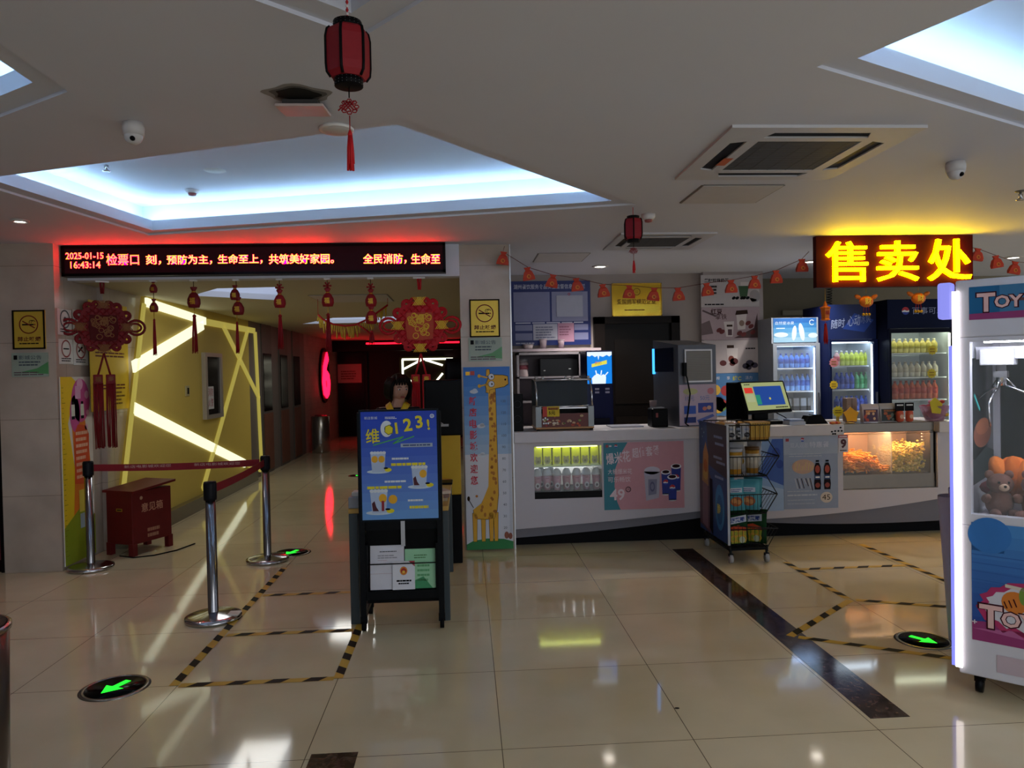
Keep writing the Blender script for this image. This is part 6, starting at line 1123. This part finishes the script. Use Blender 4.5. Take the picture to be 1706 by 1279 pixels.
def art_of(c1, c2, t_=None):
    def f(mb, w, h):
        mb.ell(w*.5, h*.3, w*.3, h*.16, M(c1, .4), 1, 18); mb.ell(w*.38, h*.33, w*.13, h*.08, M(c2, .4), 2, 14); mb.ell(w*.6, h*.28, w*.13, h*.08, M(c2, .4), 2, 14)
        if t_: mb.txt(t_, w*.2, h*.62, h*.13, M('#d8dce4', .4), 3, w=w*.6, bold=.02)
        else: mb.rect(w*.2, h*.6, w*.8, h*.75, M('#c8ccd4', .4), 2); mb.lines(w*.25, h*.71, w*.5, 2, h*.06, M('#4a5a8a'), 3, h*.03)
    return f
def art_on(mb, w, h):
    mb.pl([(w*.15, h*.6), (w*.85, h*.68), (w*.85, h*.88), (w*.15, h*.8)], M('#c4ccd8', .4), 2); mb.txt('洋葱圈', w*.2, h*.64, h*.15, M('#1c3a8a', .4), 3, w=w*.58, bold=.03, rot=.09); mb.pl([(w*.2, h*.04), (w*.8, h*.06), (w*.86, h*.4), (w*.5, h*.5), (w*.14, h*.42)], M('#a8ac34', .4), 1); mb.pl([(w*.14, h*.42), (w*.86, h*.4), (w*.84, h*.5), (w*.5, h*.58), (w*.16, h*.52)], M('#c84a2a', .4), 2)
    for k in range(5): mb.ring(w*(.28+.11*k), h*(.18+.16*(k % 2)), w*.11, w*.05, M('#d8a83a', .4), 3+k % 2, 16)
    mb.ell(w*.65, h*.15, w*.12, h*.1, M('#c8d0b0'), 5, 12)
# four tiers of goods
TB = '#4a9aa8'
for i, (x, y, rz) in enumerate(((2.14, 5.83, .1), (2.26, 5.85, -.35), (2.34, 5.98, -.9), (2.16, 6.1, .05))):
    sbag(x, y, .402, .17, .24, .06, rz, -.08, TB, art_of('#a85a2a', '#c88a4a'), 'teal snack bag on the third tier of the cart, '+['nearest at the left', 'nearest in the middle', 'turned towards the right side', 'in the back row'][i])
for i, (x, y, rz, c) in enumerate(((2.15, 5.83, .05, '#14381c'), (2.31, 5.87, -.7, '#163c1e'))):
    sbag(x, y, .13, .2, .27, .07, rz, -.06, c, art_on, ['dark green onion ring bag facing forward on the bottom tier', 'dark green onion ring bag turned aside on the bottom tier'][i])
sbag(2.15, 6.08, .13, .2, .25, .07, 0, -.05, '#3a2a1c', art_of('#a8402a', '#c88a4a'), 'brown snack bag behind the green bags on the bottom tier')
def tub(x, y, z, r, h, c, lc, label):
    q = thing('snack_tub', label, 'snack tub', (x, y, z)); MB().lathe([(r*.85, 0), (r, h*.9), (.001, h*.9)], (0, 0, 0), M(c, .4), 20).build('tub', q, True); MB().lathe([(r*1.05, h*.88), (r*1.05, h), (.001, h)], (0, 0, 0), M(lc, .3), 20).build('lid', q, True); MB().lathe([(r*.92, h*.2), (r*1.0, h*.75)], (0, 0, 0), M('#c0b8a8', .4), 20).build('label', q, True)
tub(2.135, 5.83, .70, .068, .2, '#c08a2a', '#b0b0b4', 'yellow snack tub with a grey lid at the left of the second tier'); tub(2.29, 5.84, .70, .055, .21, '#a8782c', '#5a3c1c', 'slim brown-lidded snack tub at the right of the second tier')
sbag(2.2, 5.98, .70, .22, .26, .06, 0, -.05, '#b8bcc4', art_of('#c8a040', '#d8c080'), 'white and yellow snack bag behind the tubs on the second tier'); sbag(2.37, 6.05, .70, .2, .24, .06, -1.2, -.05, '#c0c4cc', art_of('#3a4a9a', '#7a8ac0'), 'white and blue snack bag at the right side of the second tier')
for i, (x, y, c) in enumerate(((2.10, 5.80, '#c0c0c2'), (2.17, 5.82, '#3a3a3e'), (2.22, 5.8, '#b8b8ba'))):
    sbag(x, y, .975, .085, .12, .05, .1*i, -.05, c, art_of('#2a2a30' if i != 1 else '#c8c8c8', '#5a5a60'), 'small biscuit bag in the top basket, '+['white one at the left', 'dark one in the middle', 'white one at the right'][i])
q = thing('stick_carton', 'yellow carton of upright snack sticks in the top basket', 'carton', (2.325, 5.83, .97)); MB().box(-.075, .075, -.06, .06, 0, .11, M('#b8842a', .45), .004).build('carton', q, True)
mb = MB(); [mb.box(-.07+.02*k, -.056+.02*k, -.064, -.058, .02, .13, M('#d0a848', .45)) for k in range(8)]; mb.build('stick', q, True); MB().box(-.08, .085, -.07, .07, .13, .142, M('#c09a5a', .5), .003).build('lid_flap', q, True)
random.seed(21)
for k in range(16):
    x, y = 2.09+random.random()*.18, 5.86+random.random()*.34; z = 1.045+random.random()*.05; r = random.choice((0, 1))
    mb = MB(Matrix.Translation((x, y, z)) @ Matrix.Rotation(random.uniform(0, 3.1), 4, 'Z') @ Matrix.Rotation(random.uniform(-.4, .4), 4, 'X')); col = ('#c89a5a', '#b87a4a', '#a85a5a', '#c8b0a0')[k % 4]
    mb.tube([(.035*math.cos(a), .026*math.sin(a), 0) for a in [i*math.pi/6 for i in range(12)]], .011, M(col, .45), 7, closed=True)
    o = mb.build('ring_snack'); tag(o, 'small wrapped ring-shaped snack heaped on top of the cart', 'snack', 'ring snacks heaped on the cart')
tag(MB().box(2.065, 2.27, 5.85, 6.34, 1.02, 1.032, M('#6a6e74', .4)).box(2.065, 2.27, 5.85, 5.856, 1.02, 1.06, M('#6a6e74', .4)).build('snack_tray'), 'grey tray under the heap of ring snacks on the cart', 'tray')
# ================================================================ toy claw machine at the right
CP = PZ(1598, 1120, .1); t = thing('claw_machine', 'white toy claw machine with pink-white light edge and blue artwork', 'claw machine', (CP.x, CP.y, 0), math.radians(-45)); Wd, Dp = .82, .86
WP = M('#c4c4cc', .35, var=.02); z1, z2, z3, z4 = .1, .82, 1.665, 1.93
mb = MB(); mb.box(0, Wd, 0, Dp, z1, z2-.02, WP, .008); mb.build('base_cabinet', t, True)
for xx in (0, Wd-.055):
    for yy in (0, Dp-.055): MB().box(xx, xx+.055, yy, yy+.055, z2-.02, z3, WP).build('corner_post', t, True)
MB().box(.055, Wd-.055, 0, .05, z2-.02, z2+.03, WP).build('window_sill', t, True); MB().box(.055, Wd-.055, .0, .055, z3-.02, z3, WP).build('window_rail', t, True)
MB().box(0, Wd, 0, Dp, z3, z4, WP, .008).build('top_cabinet', t, True)
MB().box(.055, Wd-.055, Dp-.03, Dp-.02, z2-.02, z3, M('#d4d4dc', .5)).box(.012, .022, .055, Dp-.055, z2-.02, z3, WP).box(Wd-.022, Wd-.012, .055, Dp-.055, z2-.02, z3, WP).build('inner_wall', t, True)
MB().box(.055, Wd-.055, .02, .026, z2+.03, z3-.02, M('#dfe8ea', .03, a=.06)).build('front_glass', t, True)
MB().box(.1, Wd-.1, .07, .1, z3-.025, z3-.005, M('#f0f4ff', .5, e=45)).build('inner_lamp', t, True)
MB().box(-.012, .016, -.014, .004, z1+.03, z4-.05, M('#fff2f2', .5, e=3.2)).build('edge_light', t, True); MB().box(-.03, -.012, .0, .05, z1+.03, z4-.3, M('#8a90ff', .5, e=.8)).build('edge_light', t, True)
MB().box(-.075, -.012, -.005, .06, z3+.09, z4-.005, M('#8f92f0', .5, e=.9), .012).build('corner_lamp', t, True)
mb = MB().at((.055, -.001, 1.745)); w, h = .71, .15
for k in range(6): f = k/5; mb.rect(w*k/6, 0, w*(k+1)/6, h, M('#%02x%02x%02x' % (int(30+150*f), int(95+90*f), int(140+50*f)), .35), 1)
mb.pl([(0, 0), (w, 0), (w, h*.1), (w*.4, h*.22), (0, h*.18)], M('#8a3a6a', .4), 2); TI = M('#3a1420', .4); TF = M('#d8b0ac', .4)
def toy(mb, u, v, s, k):
    mb.txt('T', u, v, .15*s, TI, k, bold=.06); mb.txt('T', u+.009*s, v+.009*s, .132*s, TF, k+1, bold=.03); mb.txt('OY', u+.11*s, v+.025*s, .1*s, TI, k, bold=.07); mb.txt('OY', u+.116*s, v+.032*s, .086*s, TF, k+1, bold=.03)
toy(mb, .025, .028, .64, 3); mb.rect(.16, .075, .3, .088, M('#5a3a3a'), 3); mb.build('header_artwork', t, True)
mb = MB().at((.055, -.001, .27)); w, h = .71, .545
for k in range(10): f = k/9; mb.rect(0, h*(9-k)/10, w, h*(10-k)/10, M('#%02x%02x%02x' % (int(70-40*f), int(130-70*f), int(190-60*f)), .35, var=.02), 1)
mb.ell(w*.1, h*.9, w*.12, h*.15, M('#3470b2', .4), 2, 30); mb.pl([(w*.0, h*.76), (w*.18, h*.76), (w*.16, h), (0, h)], M('#2f68ac', .4), 1); mb.pl([(0, 0), (w, 0), (w, h*.12), (w*.3, h*.2), (0, h*.16)], M('#8a3468', .4), 2); mb.pl([(0, h*.1), (w*.5, h*.05), (w, h*.16), (w, h*.2), (w*.3, h*.14)], M('#a85a8a', .4), 3)
for k in range(5): mb.ln((0, h*(.45+.07*k)), (w*.6, h*(.42+.075*k)), .004, M('#2c5a98'), 2)
sp = [(.015, .16), (.045, .19), (.03, .215), (.06, .23), (.075, .255), (.11, .26), (.14, .285), (.22, .295), (.36, .28), (.44, .2), (.42, .09), (.3, .03), (.21, .04), (.15, .075), (.12, .055), (.085, .09), (.05, .1)]; mb.pl(sp[::-1], M('#a83060', .4), 3); mb.pl([(.22+(a-.22)*.86, .165+(b-.165)*.8) for a, b in sp[::-1]], M('#c4c4cc', .4), 4)
mb.ell(.165, .2, .05, .05, M('#c8742c', .4), 5, 20); [mb.ln((.125+.018*k, .2+.008*k), (.137+.018*k, .17+.006*k), .005, TI, 6) for k in range(3)]; mb.ell(.2, .235, .018, .04, M('#6a8a3a'), 6); mb.pl([(.13, .265), (.22, .255), (.22, .27), (.13, .28)], M('#c8c0b0'), 6)
toy(mb, .022, .06, .8, 7); mb.rect(.2, .115, .32, .13, M('#5a3a3a'), 7); mb.ln((.0, .085), (.02, .085), .004, PAPER, 5); mb.ln((.01, .075), (.01, .095), .004, PAPER, 5); mb.build('door_artwork', t, True)
mb = MB().at((.1, -.001, z1+.02)); mb.rect(.05, .02, .16, .1, M('#b4a4ac'), 1); mb.build('front_panel', t, True)
for x in (.07, Wd-.07):
    for y in (.08, Dp-.08):
        b = MB(); b.tube([(x-.014, y, .04), (x+.014, y, .04)], .038, M('#101012', .4), 18).box(x-.02, x+.02, y-.02, y+.02, .055, .1, BLACK); b.build('castor', t, True)
# backdrop picture, its reflection painted on the left inner wall, claws inside
for o_, rt, wd in (((.0225, .08, z2+.13), (0, 1, 0), .74), ((.03, Dp-.032, z2+.13), (1, 0, 0), .2)):
    mb = MB().at(o_, rt); mb.rect(0, 0, wd, .62, M('#191d21', .15), 1)
    if wd > .5: mb.ell(.42, .24, .24, .075, M('#8a4a2c'), 2, 24); mb.ell(.42, .27, .18, .04, M('#a8603a'), 3, 24); mb.pl([(0, 0), (wd, 0), (wd, .12), (.5, .16), (.2, .12), (0, .16)], M('#28383a'), 3); mb.ln((.2, .44), (.34, .36), .016, M('#2ab8b8', .4, e=.5), 4)
    mb.build('backdrop_and_reflection', t, True)
MB().box(.03, .62, .3, .36, z3-.1, z3-.04, M('#b8b8c0', .4)).box(.05, .19, .26, .4, z3-.13, z3-.05, M('#c8c8ce', .4), .006).build('crane_gantry', t, True)
for cx_, nm in ((.13, ''), (.37, '')):
    c = MB(); cy_ = .33; zt_ = z3-.13; c.tube([(cx_, cy_, zt_), (cx_, cy_, zt_-.1)], .022, CHROME, 14).box(cx_-.028, cx_+.028, cy_-.028, cy_+.028, zt_-.06, zt_-.03, STEEL)
    for k in range(3):
        a = k*2.094+.35; d = Vector((math.cos(a), math.sin(a), 0)); B = Vector((cx_, cy_, zt_-.1)); c.tube([B+d*.02, B+d*.1+Vector((0, 0, -.035)), B+d*.165+Vector((0, 0, -.08)), B+d*.16+Vector((0, 0, -.14)), B+d*.145+Vector((0, 0, -.19))], .0055, CHROME, 8); c.tube([B+Vector((0, 0, .06)), B+d*.06+Vector((0, 0, -.01))], .004, CHROME, 6)
    c.build('claw', t, True)
    if cx_ > .3: MB().box(cx_-.06, cx_+.06, .27, .39, z3-.13, z3-.04, M('#c8c8ce', .4), .006).build('crane_carriage', t, True)
MB().box(.055, Wd-.055, .055, Dp-.03, z2-.02, z2+.0, M('#b0a8b4', .6)).build('toy_bed', t, True)
RC = Matrix.Translation((CP.x, CP.y, 0)) @ Matrix.Rotation(math.radians(-45), 4, 'Z'); zb_ = z2+.001
def plush(kind, lx, ly, lz, s, col, label, rz=0):
    p = RC @ Vector((lx, ly, lz)); q = thing('plush_toy', label, 'plush toy', p, math.radians(-45)+rz); m = M(col, .9, var=.2, sc=50, bump=.4)
    if kind == 'bear':
        MB().ball((0, 0, s*.9), (s*.8, s*.7, s*.9), m).build('body', q, True); h = MB(); h.ball((0, -s*.15, s*2.1), (s*.75, s*.68, s*.65), m); h.ball((0, -s*.75, s*1.95), (s*.3, s*.22, s*.24), M('#b89a84', .9)); h.ball((0, -s*.95, s*2.02), s*.09, INK, 8, 6)
        for e in (-1, 1): h.ball((e*s*.27, -s*.74, s*2.25), s*.08, INK, 8, 6)
        h.build('head', q, True)
        for e in (-1, 1): MB().ball((e*s*.55, -.02*s, s*2.65), (s*.28, s*.15, s*.28), m).build('ear', q, True); MB().ball((e*s*.85, -s*.35, s*1.2), (s*.26, s*.45, s*.26), m, f=lambda v: Matrix.Rotation(-.5, 3, 'X') @ v).build('arm', q, True); MB().ball((e*s*.5, -s*.8, s*.32), (s*.3, s*.5, s*.3), m).build('foot', q, True)
    elif kind == 'tulip':
        b = MB(); b.ball((0, 0, s*1.05), (s, s*.85, s*1.05), m, f=lambda v: Vector((v.x*(1-.15*max(0, v.z/s)), v.y, v.z))); b.build('body', q, True)
        for e in (-1, 0, 1): MB(Matrix.Translation((e*s*.5, -s*.35, s*1.1)) @ Matrix.Rotation(e*.35, 4, 'Y')).ball((0, 0, 0), (s*.5, s*.55, s*1.05), M('#d8742a' if e else '#c86420', .9, bump=.3, sc=50)).build('petal', q, True)
    elif kind == 'egg':
        MB().ball((0, 0, s), (s*.95, s*.9, s), m, 20, 12).build('body', q, True); c = MB()
        for e in (-1, 1): c.ball((e*s*.3, -s*.85, s*1.15), s*.08, INK, 8, 6)
        c.build('eyes', q, True); MB().ball((-s*.5, 0, s*1.9), (s*.3, s*.2, s*.35), m).ball((s*.5, 0, s*1.9), (s*.3, s*.2, s*.35), m).build('ears', q, True)
    else:
        b = MB(); b.ball((0, 0, s*.5), (s*1.2, s*.7, s*.5), m); b.build('body', q, True); c = MB(); c.ball((s*1.1, 0, s*.75), s*.45, m, 12, 8); c.build('head', q, True); d = MB(); [d.ball((e*s*.6, -s*.55, s*.2), (s*.22, s*.35, s*.2), m, 10, 6) for e in (-1, 1)]; d.build('foot', q, True)
    return q
for k_, lx, ly, lz, s, c, lab, rz in (('bear', .14, .17, zb_, .075, '#6a4a42', 'brown plush bear in the near left corner of the claw machine', .5), ('bear', .29, .16, zb_, .078, '#7a5248', 'reddish brown plush bear in the front row, under the orange tulip', -.3), ('bear', .47, .17, zb_, .075, '#8a6a62', 'greyish brown plush bear in the front row right of the tulip', 0), ('bear', .66, .2, zb_, .075, '#5a4038', 'dark plush bear at the right front of the claw machine', 0),
        ('lump', .15, .36, zb_+.06, .1, '#8a3a4a', 'dark red plush at the left of the heap', .2), ('tulip', .185, .28, zb_+.085, .092, '#e07020', 'orange tulip-shaped plush on top of the heap', 0), ('egg', .38, .34, zb_+.1, .1, '#b0c0b0', 'pale green round plush behind the tulip', .2), ('lump', .27, .48, zb_+.16, .1, '#9a5a9a', 'purple plush lying behind the tulip', .5), ('egg', .58, .4, zb_+.06, .085, '#c8c4c4', 'white round plush at the right of the heap', 0), ('lump', .52, .62, zb_, .11, '#6a4c46', 'brown plush lying at the back of the heap', .8), ('lump', .17, .62, zb_+.04, .1, '#c8b89a', 'cream plush in the back left corner', -.4), ('lump', .34, .45, zb_, .12, '#a8a49c', 'grey plush buried in the middle of the heap', .1)):
    plush(k_, lx, ly, lz, s, c, lab, rz)
# rolled posters leaning behind the machine
c = PY(1583, 900, 3.95); t = thing('poster_roll', 'pale rolled posters leaning behind the left edge of the claw machine', 'poster roll', (c.x, 3.95, 0))
for k, (dx, r, hh, col) in enumerate(((0, .045, .82, '#b8b4c8'), (.05, .035, .86, '#a8a8d0'))):
    q = MB(); p = [(c.x+dx+.06, 3.98+.02*k, .0), (c.x+dx-.03, 3.93, hh)]; q.tube(p, r, M(col, .5), 18, caps=False); q.tube(p, r*.8, M(col, .5), 18, caps=False); q.build('rolled_sheet', t)
# ================================================================ ceiling fittings and floor markings
def cassette(x, y, w, lab, dark=True):
    t = thing('air_conditioner', lab, 'air conditioner', (x, y, ZC-.035), 0, 'ceiling air conditioners'); h = w/2; PW = M('#bcbcc0', .5)
    f = MB().at((x, y, ZC), (1, 0, 0), (0, -1, 0)); o = [(-h, -h), (h, -h), (h, h), (-h, h)]; g_ = h*.56
    sl = []
    for a in range(4):
        c, s = round(math.cos(a*math.pi/2)), round(math.sin(a*math.pi/2)); r = [(-h*.56, h*.68), (h*.56, h*.68), (h*.5, h*.84), (-h*.5, h*.84)]; sl.append([(p[0]*c-p[1]*s, p[0]*s+p[1]*c) for p in r])
    f.sheet([o, [(-g_, -g_), (g_, -g_), (g_, g_), (-g_, g_)]]+sl, PW, .0, .014); f.build('panel_frame', t)
    for q in sl: mb = MB().at((x, y, ZC), (1, 0, 0), (0, -1, 0)); mb.sheet([q], M('#141416', .5), .001, .006); mb.build('air_slot', t)
    gr = MB().at((x, y, ZC), (1, 0, 0), (0, -1, 0)); gr.sheet([[(-g_, -g_), (g_, -g_), (g_, g_), (-g_, g_)]], M('#1c1c1e', .6), .001, .004)
    n = 34
    for k in range(n): u = -g_+2*g_*(k+.5)/n; gr.sheet([[(-g_, u-.004), (g_, u-.004), (g_, u+.004), (-g_, u+.004)]], M('#4c4c4e', .6), .004, .012)
    for k in range(5): u = -g_+2*g_*(k+.5)/5; gr.sheet([[(u-.003, -g_), (u+.003, -g_), (u+.003, g_), (u-.003, g_)]], M('#3c3c3e', .6), .005, .0125)
    gr.build('intake_grille', t); return t
t = cassette(1.71, 3.82, .93, 'square white ceiling air conditioner nearest the camera, before the yellow sign')
mb = MB().at((1.71, 3.82, ZC-.0142), (1, 0, 0), (0, -1, 0)); mb.rect(-.33, -.16, -.28, -.02, M('#b85a30'), 1); mb.build('orange_label', t)
cassette(1.69, 6.4, .8, 'square white ceiling air conditioner above the snack counter')
def hatch(x0, x1, y0, y1, z, lab):
    mb = MB(); mb.box(x0, x1, y0, y1, z-.008, z, M('#bdbabb', .6)); e = M('#77746f', .6)
    for a in ((x0-.012, x0, y0, y1), (x1, x1+.012, y0, y1), (x0, x1, y0-.012, y0), (x0, x1, y1, y1+.012)): mb.box(a[0], a[1], a[2], a[3], z-.004, z, e)
    put(mb, 'access_hatch', lab, 'hatch', 'ceiling access hatches')
hatch(1.47, 1.97, 4.46, 4.93, ZC, 'square ceiling access hatch right behind the nearest air conditioner'); hatch(.72, 1.2, 7.0, 7.55, ZC, 'square ceiling access hatch above the licence board'); hatch(-1.6, -.8, 7.85, 8.6, CZ, 'wide hatch in the low corridor ceiling behind the pouches')
def disc(x, y, z, r, name, lab, cat, kind=0):
    t = thing(name, lab, cat, (x, y, z-.03)); W_ = M('#c2bfbe', .45)
    if kind == 0: MB().lathe([(.001, -.018), (r*.7, -.016), (r*.92, -.01), (r, 0)], (x, y, z), W_, 28).build('cover', t); MB().lathe([(r*.92, -.012), (r*1.02, -.012), (r*1.02, 0), (r*.92, 0)], (x, y, z), M('#d8d6d4', .4), 28).build('rim', t)
    if kind == 1: MB().lathe([(r*1.05, 0), (r*1.05, -.006), (r*.72, -.014), (r*.72, -.004)], (x, y, z), W_, 28).build('rim', t); MB().lathe([(.001, -.006), (r*.72, -.006), (r*.72, -.002)], (x, y, z), M('#fff4e6', .5, e=14), 24).build('lamp', t)
    if kind == 2: MB().lathe([(r, 0), (r, -.02), (r*.8, -.035), (r*.6, -.04)], (x, y, z), W_, 24).build('base', t); MB().lathe([(r*.6, -.04), (r*.5, -.055), (.001, -.06)], (x, y, z), M('#8a4a4a', .4), 20).build('sensor', t)
    if kind == 3:
        MB().lathe([(.001, 0), (r*.9, 0), (r, -.02), (r*.95, -.055)], (x, y, z), W_, 24).build('base', t); MB().ball((x, y, z-.055), (r*.85, r*.85, r*.85), W_, 18, 10).build('dome', t); MB(Matrix.Translation((x+.008, y-r*.68, z-.075))).ball((0, 0, 0), (r*.24, r*.3, r*.24), BLACK, 12, 8).build('lens', t)
    if kind == 4:
        mb = MB(); mb.lathe([(.03, 0), (.03, -.006), (.001, -.006)], (x, y, z), M('#6a6660', .4, .7), 16); mb.build('escutcheon', t); mb = MB(); mb.tube([(x, y, z-.006), (x, y, z-.05)], .008, CHROME, 8).tube([(x-.012, y, z-.02), (x-.012, y, z-.055)], .0025, CHROME, 6).tube([(x+.012, y, z-.02), (x+.012, y, z-.055)], .0025, CHROME, 6).lathe([(.001, -.055), (.026, -.055), (.026, -.059), (.001, -.06)], (x, y, z), CHROME, 12); mb.build('nozzle', t)
    return t
ZT = ZC+.275
q = PZ(358, 280, ZT); disc(q.x, q.y, ZT, .1, 'round_speaker', 'round flush speaker on the raised tray ceiling left of the big lantern', 'speaker'); q = PZ(555, 217, ZC); disc(q.x+.02, q.y-.03, ZC, .075, 'round_speaker', 'round flush speaker at the tray edge behind the lantern tassel', 'speaker')
q = PZ(320, 313, ZT); disc(q.x, q.y, ZT, .05, 'smoke_detector', 'smoke detector on the tray ceiling above the scrolling display', 'detector', 2); q = PZ(177, 270, ZT); disc(q.x, q.y, ZT, .05, 'sprinkler_head', 'chrome sprinkler head at the left end of the long tray', 'sprinkler', 4)
q = PZ(1700, 318, ZC); disc(q.x, q.y, ZC, .05, 'sprinkler_head', 'chrome sprinkler head at the right edge above the yellow sign', 'sprinkler', 4)
q = PZ(222, 205, ZC); disc(q.x, q.y, ZC, .045, 'security_camera', 'white dome security camera on the ceiling at the left', 'camera', 3); q = PZ(1592, 270, ZC); disc(q.x, q.y, ZC, .052, 'security_camera', 'white dome security camera at the right, in front of the yellow sign', 'camera', 3)
for x, y, lab in ((33, 367, 'bright white downlight near the left column'), (1000, 443, 'warm downlight above the licence board and brass plaque'), (1350, 435, 'warm downlight half hidden by the left end of the yellow sign'), (1688, 428, 'warm downlight right of the yellow sign')):
    q = PZ(x, y, ZC); disc(q.x, q.y, ZC, .055 if x < 100 else .085, 'downlight', lab, 'downlight', 1)['group'] = 'ceiling downlights'
    sp = bpy.data.lights.new('downlight_beam', 'SPOT'); sp.energy = 12 if x < 100 else 150; sp.spot_size = math.radians(110); sp.spot_blend = .8; sp.shadow_soft_size = .05; sp.color = (1, .93, .86)
    so = bpy.data.objects.new('downlight_beam', sp); so.location = (q.x, q.y, ZC-.03); COL.objects.link(so)
q = PZ(1080, 357, ZC); t = disc(q.x, q.y, ZC, .05, 'smoke_detector', 'flat smoke detector on the ceiling right of the small lantern', 'detector', 2)
# square diffuser hanging askew, soot stain around it
q = PZ(503, 168, ZC); t = thing('ceiling_diffuser', 'drooping square ceiling vent with a sooty stain around it', 'vent', (q.x, q.y, ZC-.05))
st = MB().at((q.x, q.y-.075, ZC), (1, 0, 0), (0, -1, 0))
for k, (r, c) in enumerate(((.13, '#8f8c8a'), (.105, '#5c5a58'), (.085, '#2a2928'))):
    st.pl([((r*(1+.12*math.sin(5*a+k)))*math.cos(a), (r*.75*(1+.12*math.cos(4*a)))*math.sin(a)) for a in [i*math.pi/14 for i in range(28)]], M(c, .8), k+1)
st.build('soot_stain', t); mb = MB(Matrix.Translation((q.x, q.y+.03, ZC-.02)) @ Matrix.Rotation(.12, 4, 'X')); mb.box(-.095, .095, -.095, .095, -.012, 0, M('#b8a8a4', .5), .004).box(-.07, .07, -.07, .07, .0, .02, M('#3a3836', .6)); mb.build('cover', t)
# floor arrows
def arrow(x, y, ang, r, lab):
    t = thing('floor_arrow_light', lab, 'floor light', (x, y, 0), ang, 'green exit arrows in the floor')
    MB().lathe([(.001, .0025), (r*.84, .0025), (r*.84, .005), (r*.9, .006), (r, .001)], (0, 0, 0), M('#8a8880', .25, .9), 40).build('rim', t, True); MB().lathe([(.001, .0045), (r*.84, .0045), (r*.84, .003)], (0, 0, 0), M('#060807', .2), 32).build('glass_plate', t, True)
    mb = MB().at((0, 0, .005), (1, 0, 0), (0, 1, 0)); s = r*.5
    mb.pl([(-s*1.0, s*.22), (-s*1.0, -s*.22), (s*.0, -s*.22), (s*.0, -s*.7), (s*1.0, 0), (s*.0, s*.7), (s*.0, s*.22)][::1], M('#18ff30', .5, e=1.6), 1); mb.build('arrow', t, True)
arrow(-1.79, 3.84, math.radians(-114), .165, 'green floor arrow light nearest at the left, before the striped tape'); arrow(-1.55, 6.62, math.radians(-114), .165, 'green floor arrow light behind the far belt post'); arrow(2.53, 3.99, math.radians(-58), .15, 'green floor arrow light beside the toy machine'); arrow(-1.66, 11.55, math.radians(-114), .165, 'distant green floor arrow light in the corridor behind the poster stand')
# hazard tape on the floor
TY = M('#b8942c', .5); TK = M('#15140f', .5)
def tape(p, q, lab, wd=.048):
    p = Vector(p); q = Vector(q); L = (q-p).length; d = (q-p).normalized(); mb = MB().at((p.x, p.y, .0014), (d.x, d.y, 0), (-d.y, d.x, 0)); mb.sheet([[(0, -wd/2), (L, -wd/2), (L, wd/2), (0, wd/2)]], TY, 0, .0003)
    x = .04
    while x < L-.1: mb.pl([(x, -wd/2), (min(L, x+.085), -wd/2), (min(L, x+.125), wd/2), (x+.04, wd/2)], TK, 1); x += .19
    put(mb, 'floor_tape', lab, 'floor tape', 'yellow and black floor tape')
tape((-1.5, 3.83), (-1.49, 6.1), 'long striped tape running back past the belt posts'); tape((-.68, 3.83), (-.68, 5.4), 'striped tape running back to the poster stand'); tape((-1.47, 3.83), (-.7, 3.83), 'nearest striped cross tape at the left'); tape((-1.46, 4.55), (-.71, 4.55), 'middle striped cross tape behind the single belt post'); tape((-1.46, 5.35), (-.71, 5.35), 'farthest striped cross tape at the left, level with the desk')
tape((1.83, 4.14), (2.5, 4.73), 'short slanted striped tape from the dark stone strip'); tape((1.87, 4.12), (2.7, 3.62), 'striped tape running from the stone strip under the toy machine'); tape((2.5, 4.77), (2.5, 5.72), 'striped tape running back to the snack cart'); tape((2.54, 4.73), (3.6, 4.28), 'striped tape running right behind the green arrow'); tape((2.53, 5.5), (3.35, 5.5), 'striped cross tape in front of the popcorn case'); tape((3.38, 4.6), (3.38, 6.2), 'rightmost striped tape running back to the counter')
q = PZ(1128, 1180); tag(MB().at((q.x, q.y, .001), (1, 0, 0), (0, 1, 0)).ell(0, 0, .012, .009, TK, 1, 10).build('floor_spot'), 'tiny dark spot on the floor tile joint in the foreground', 'spot')
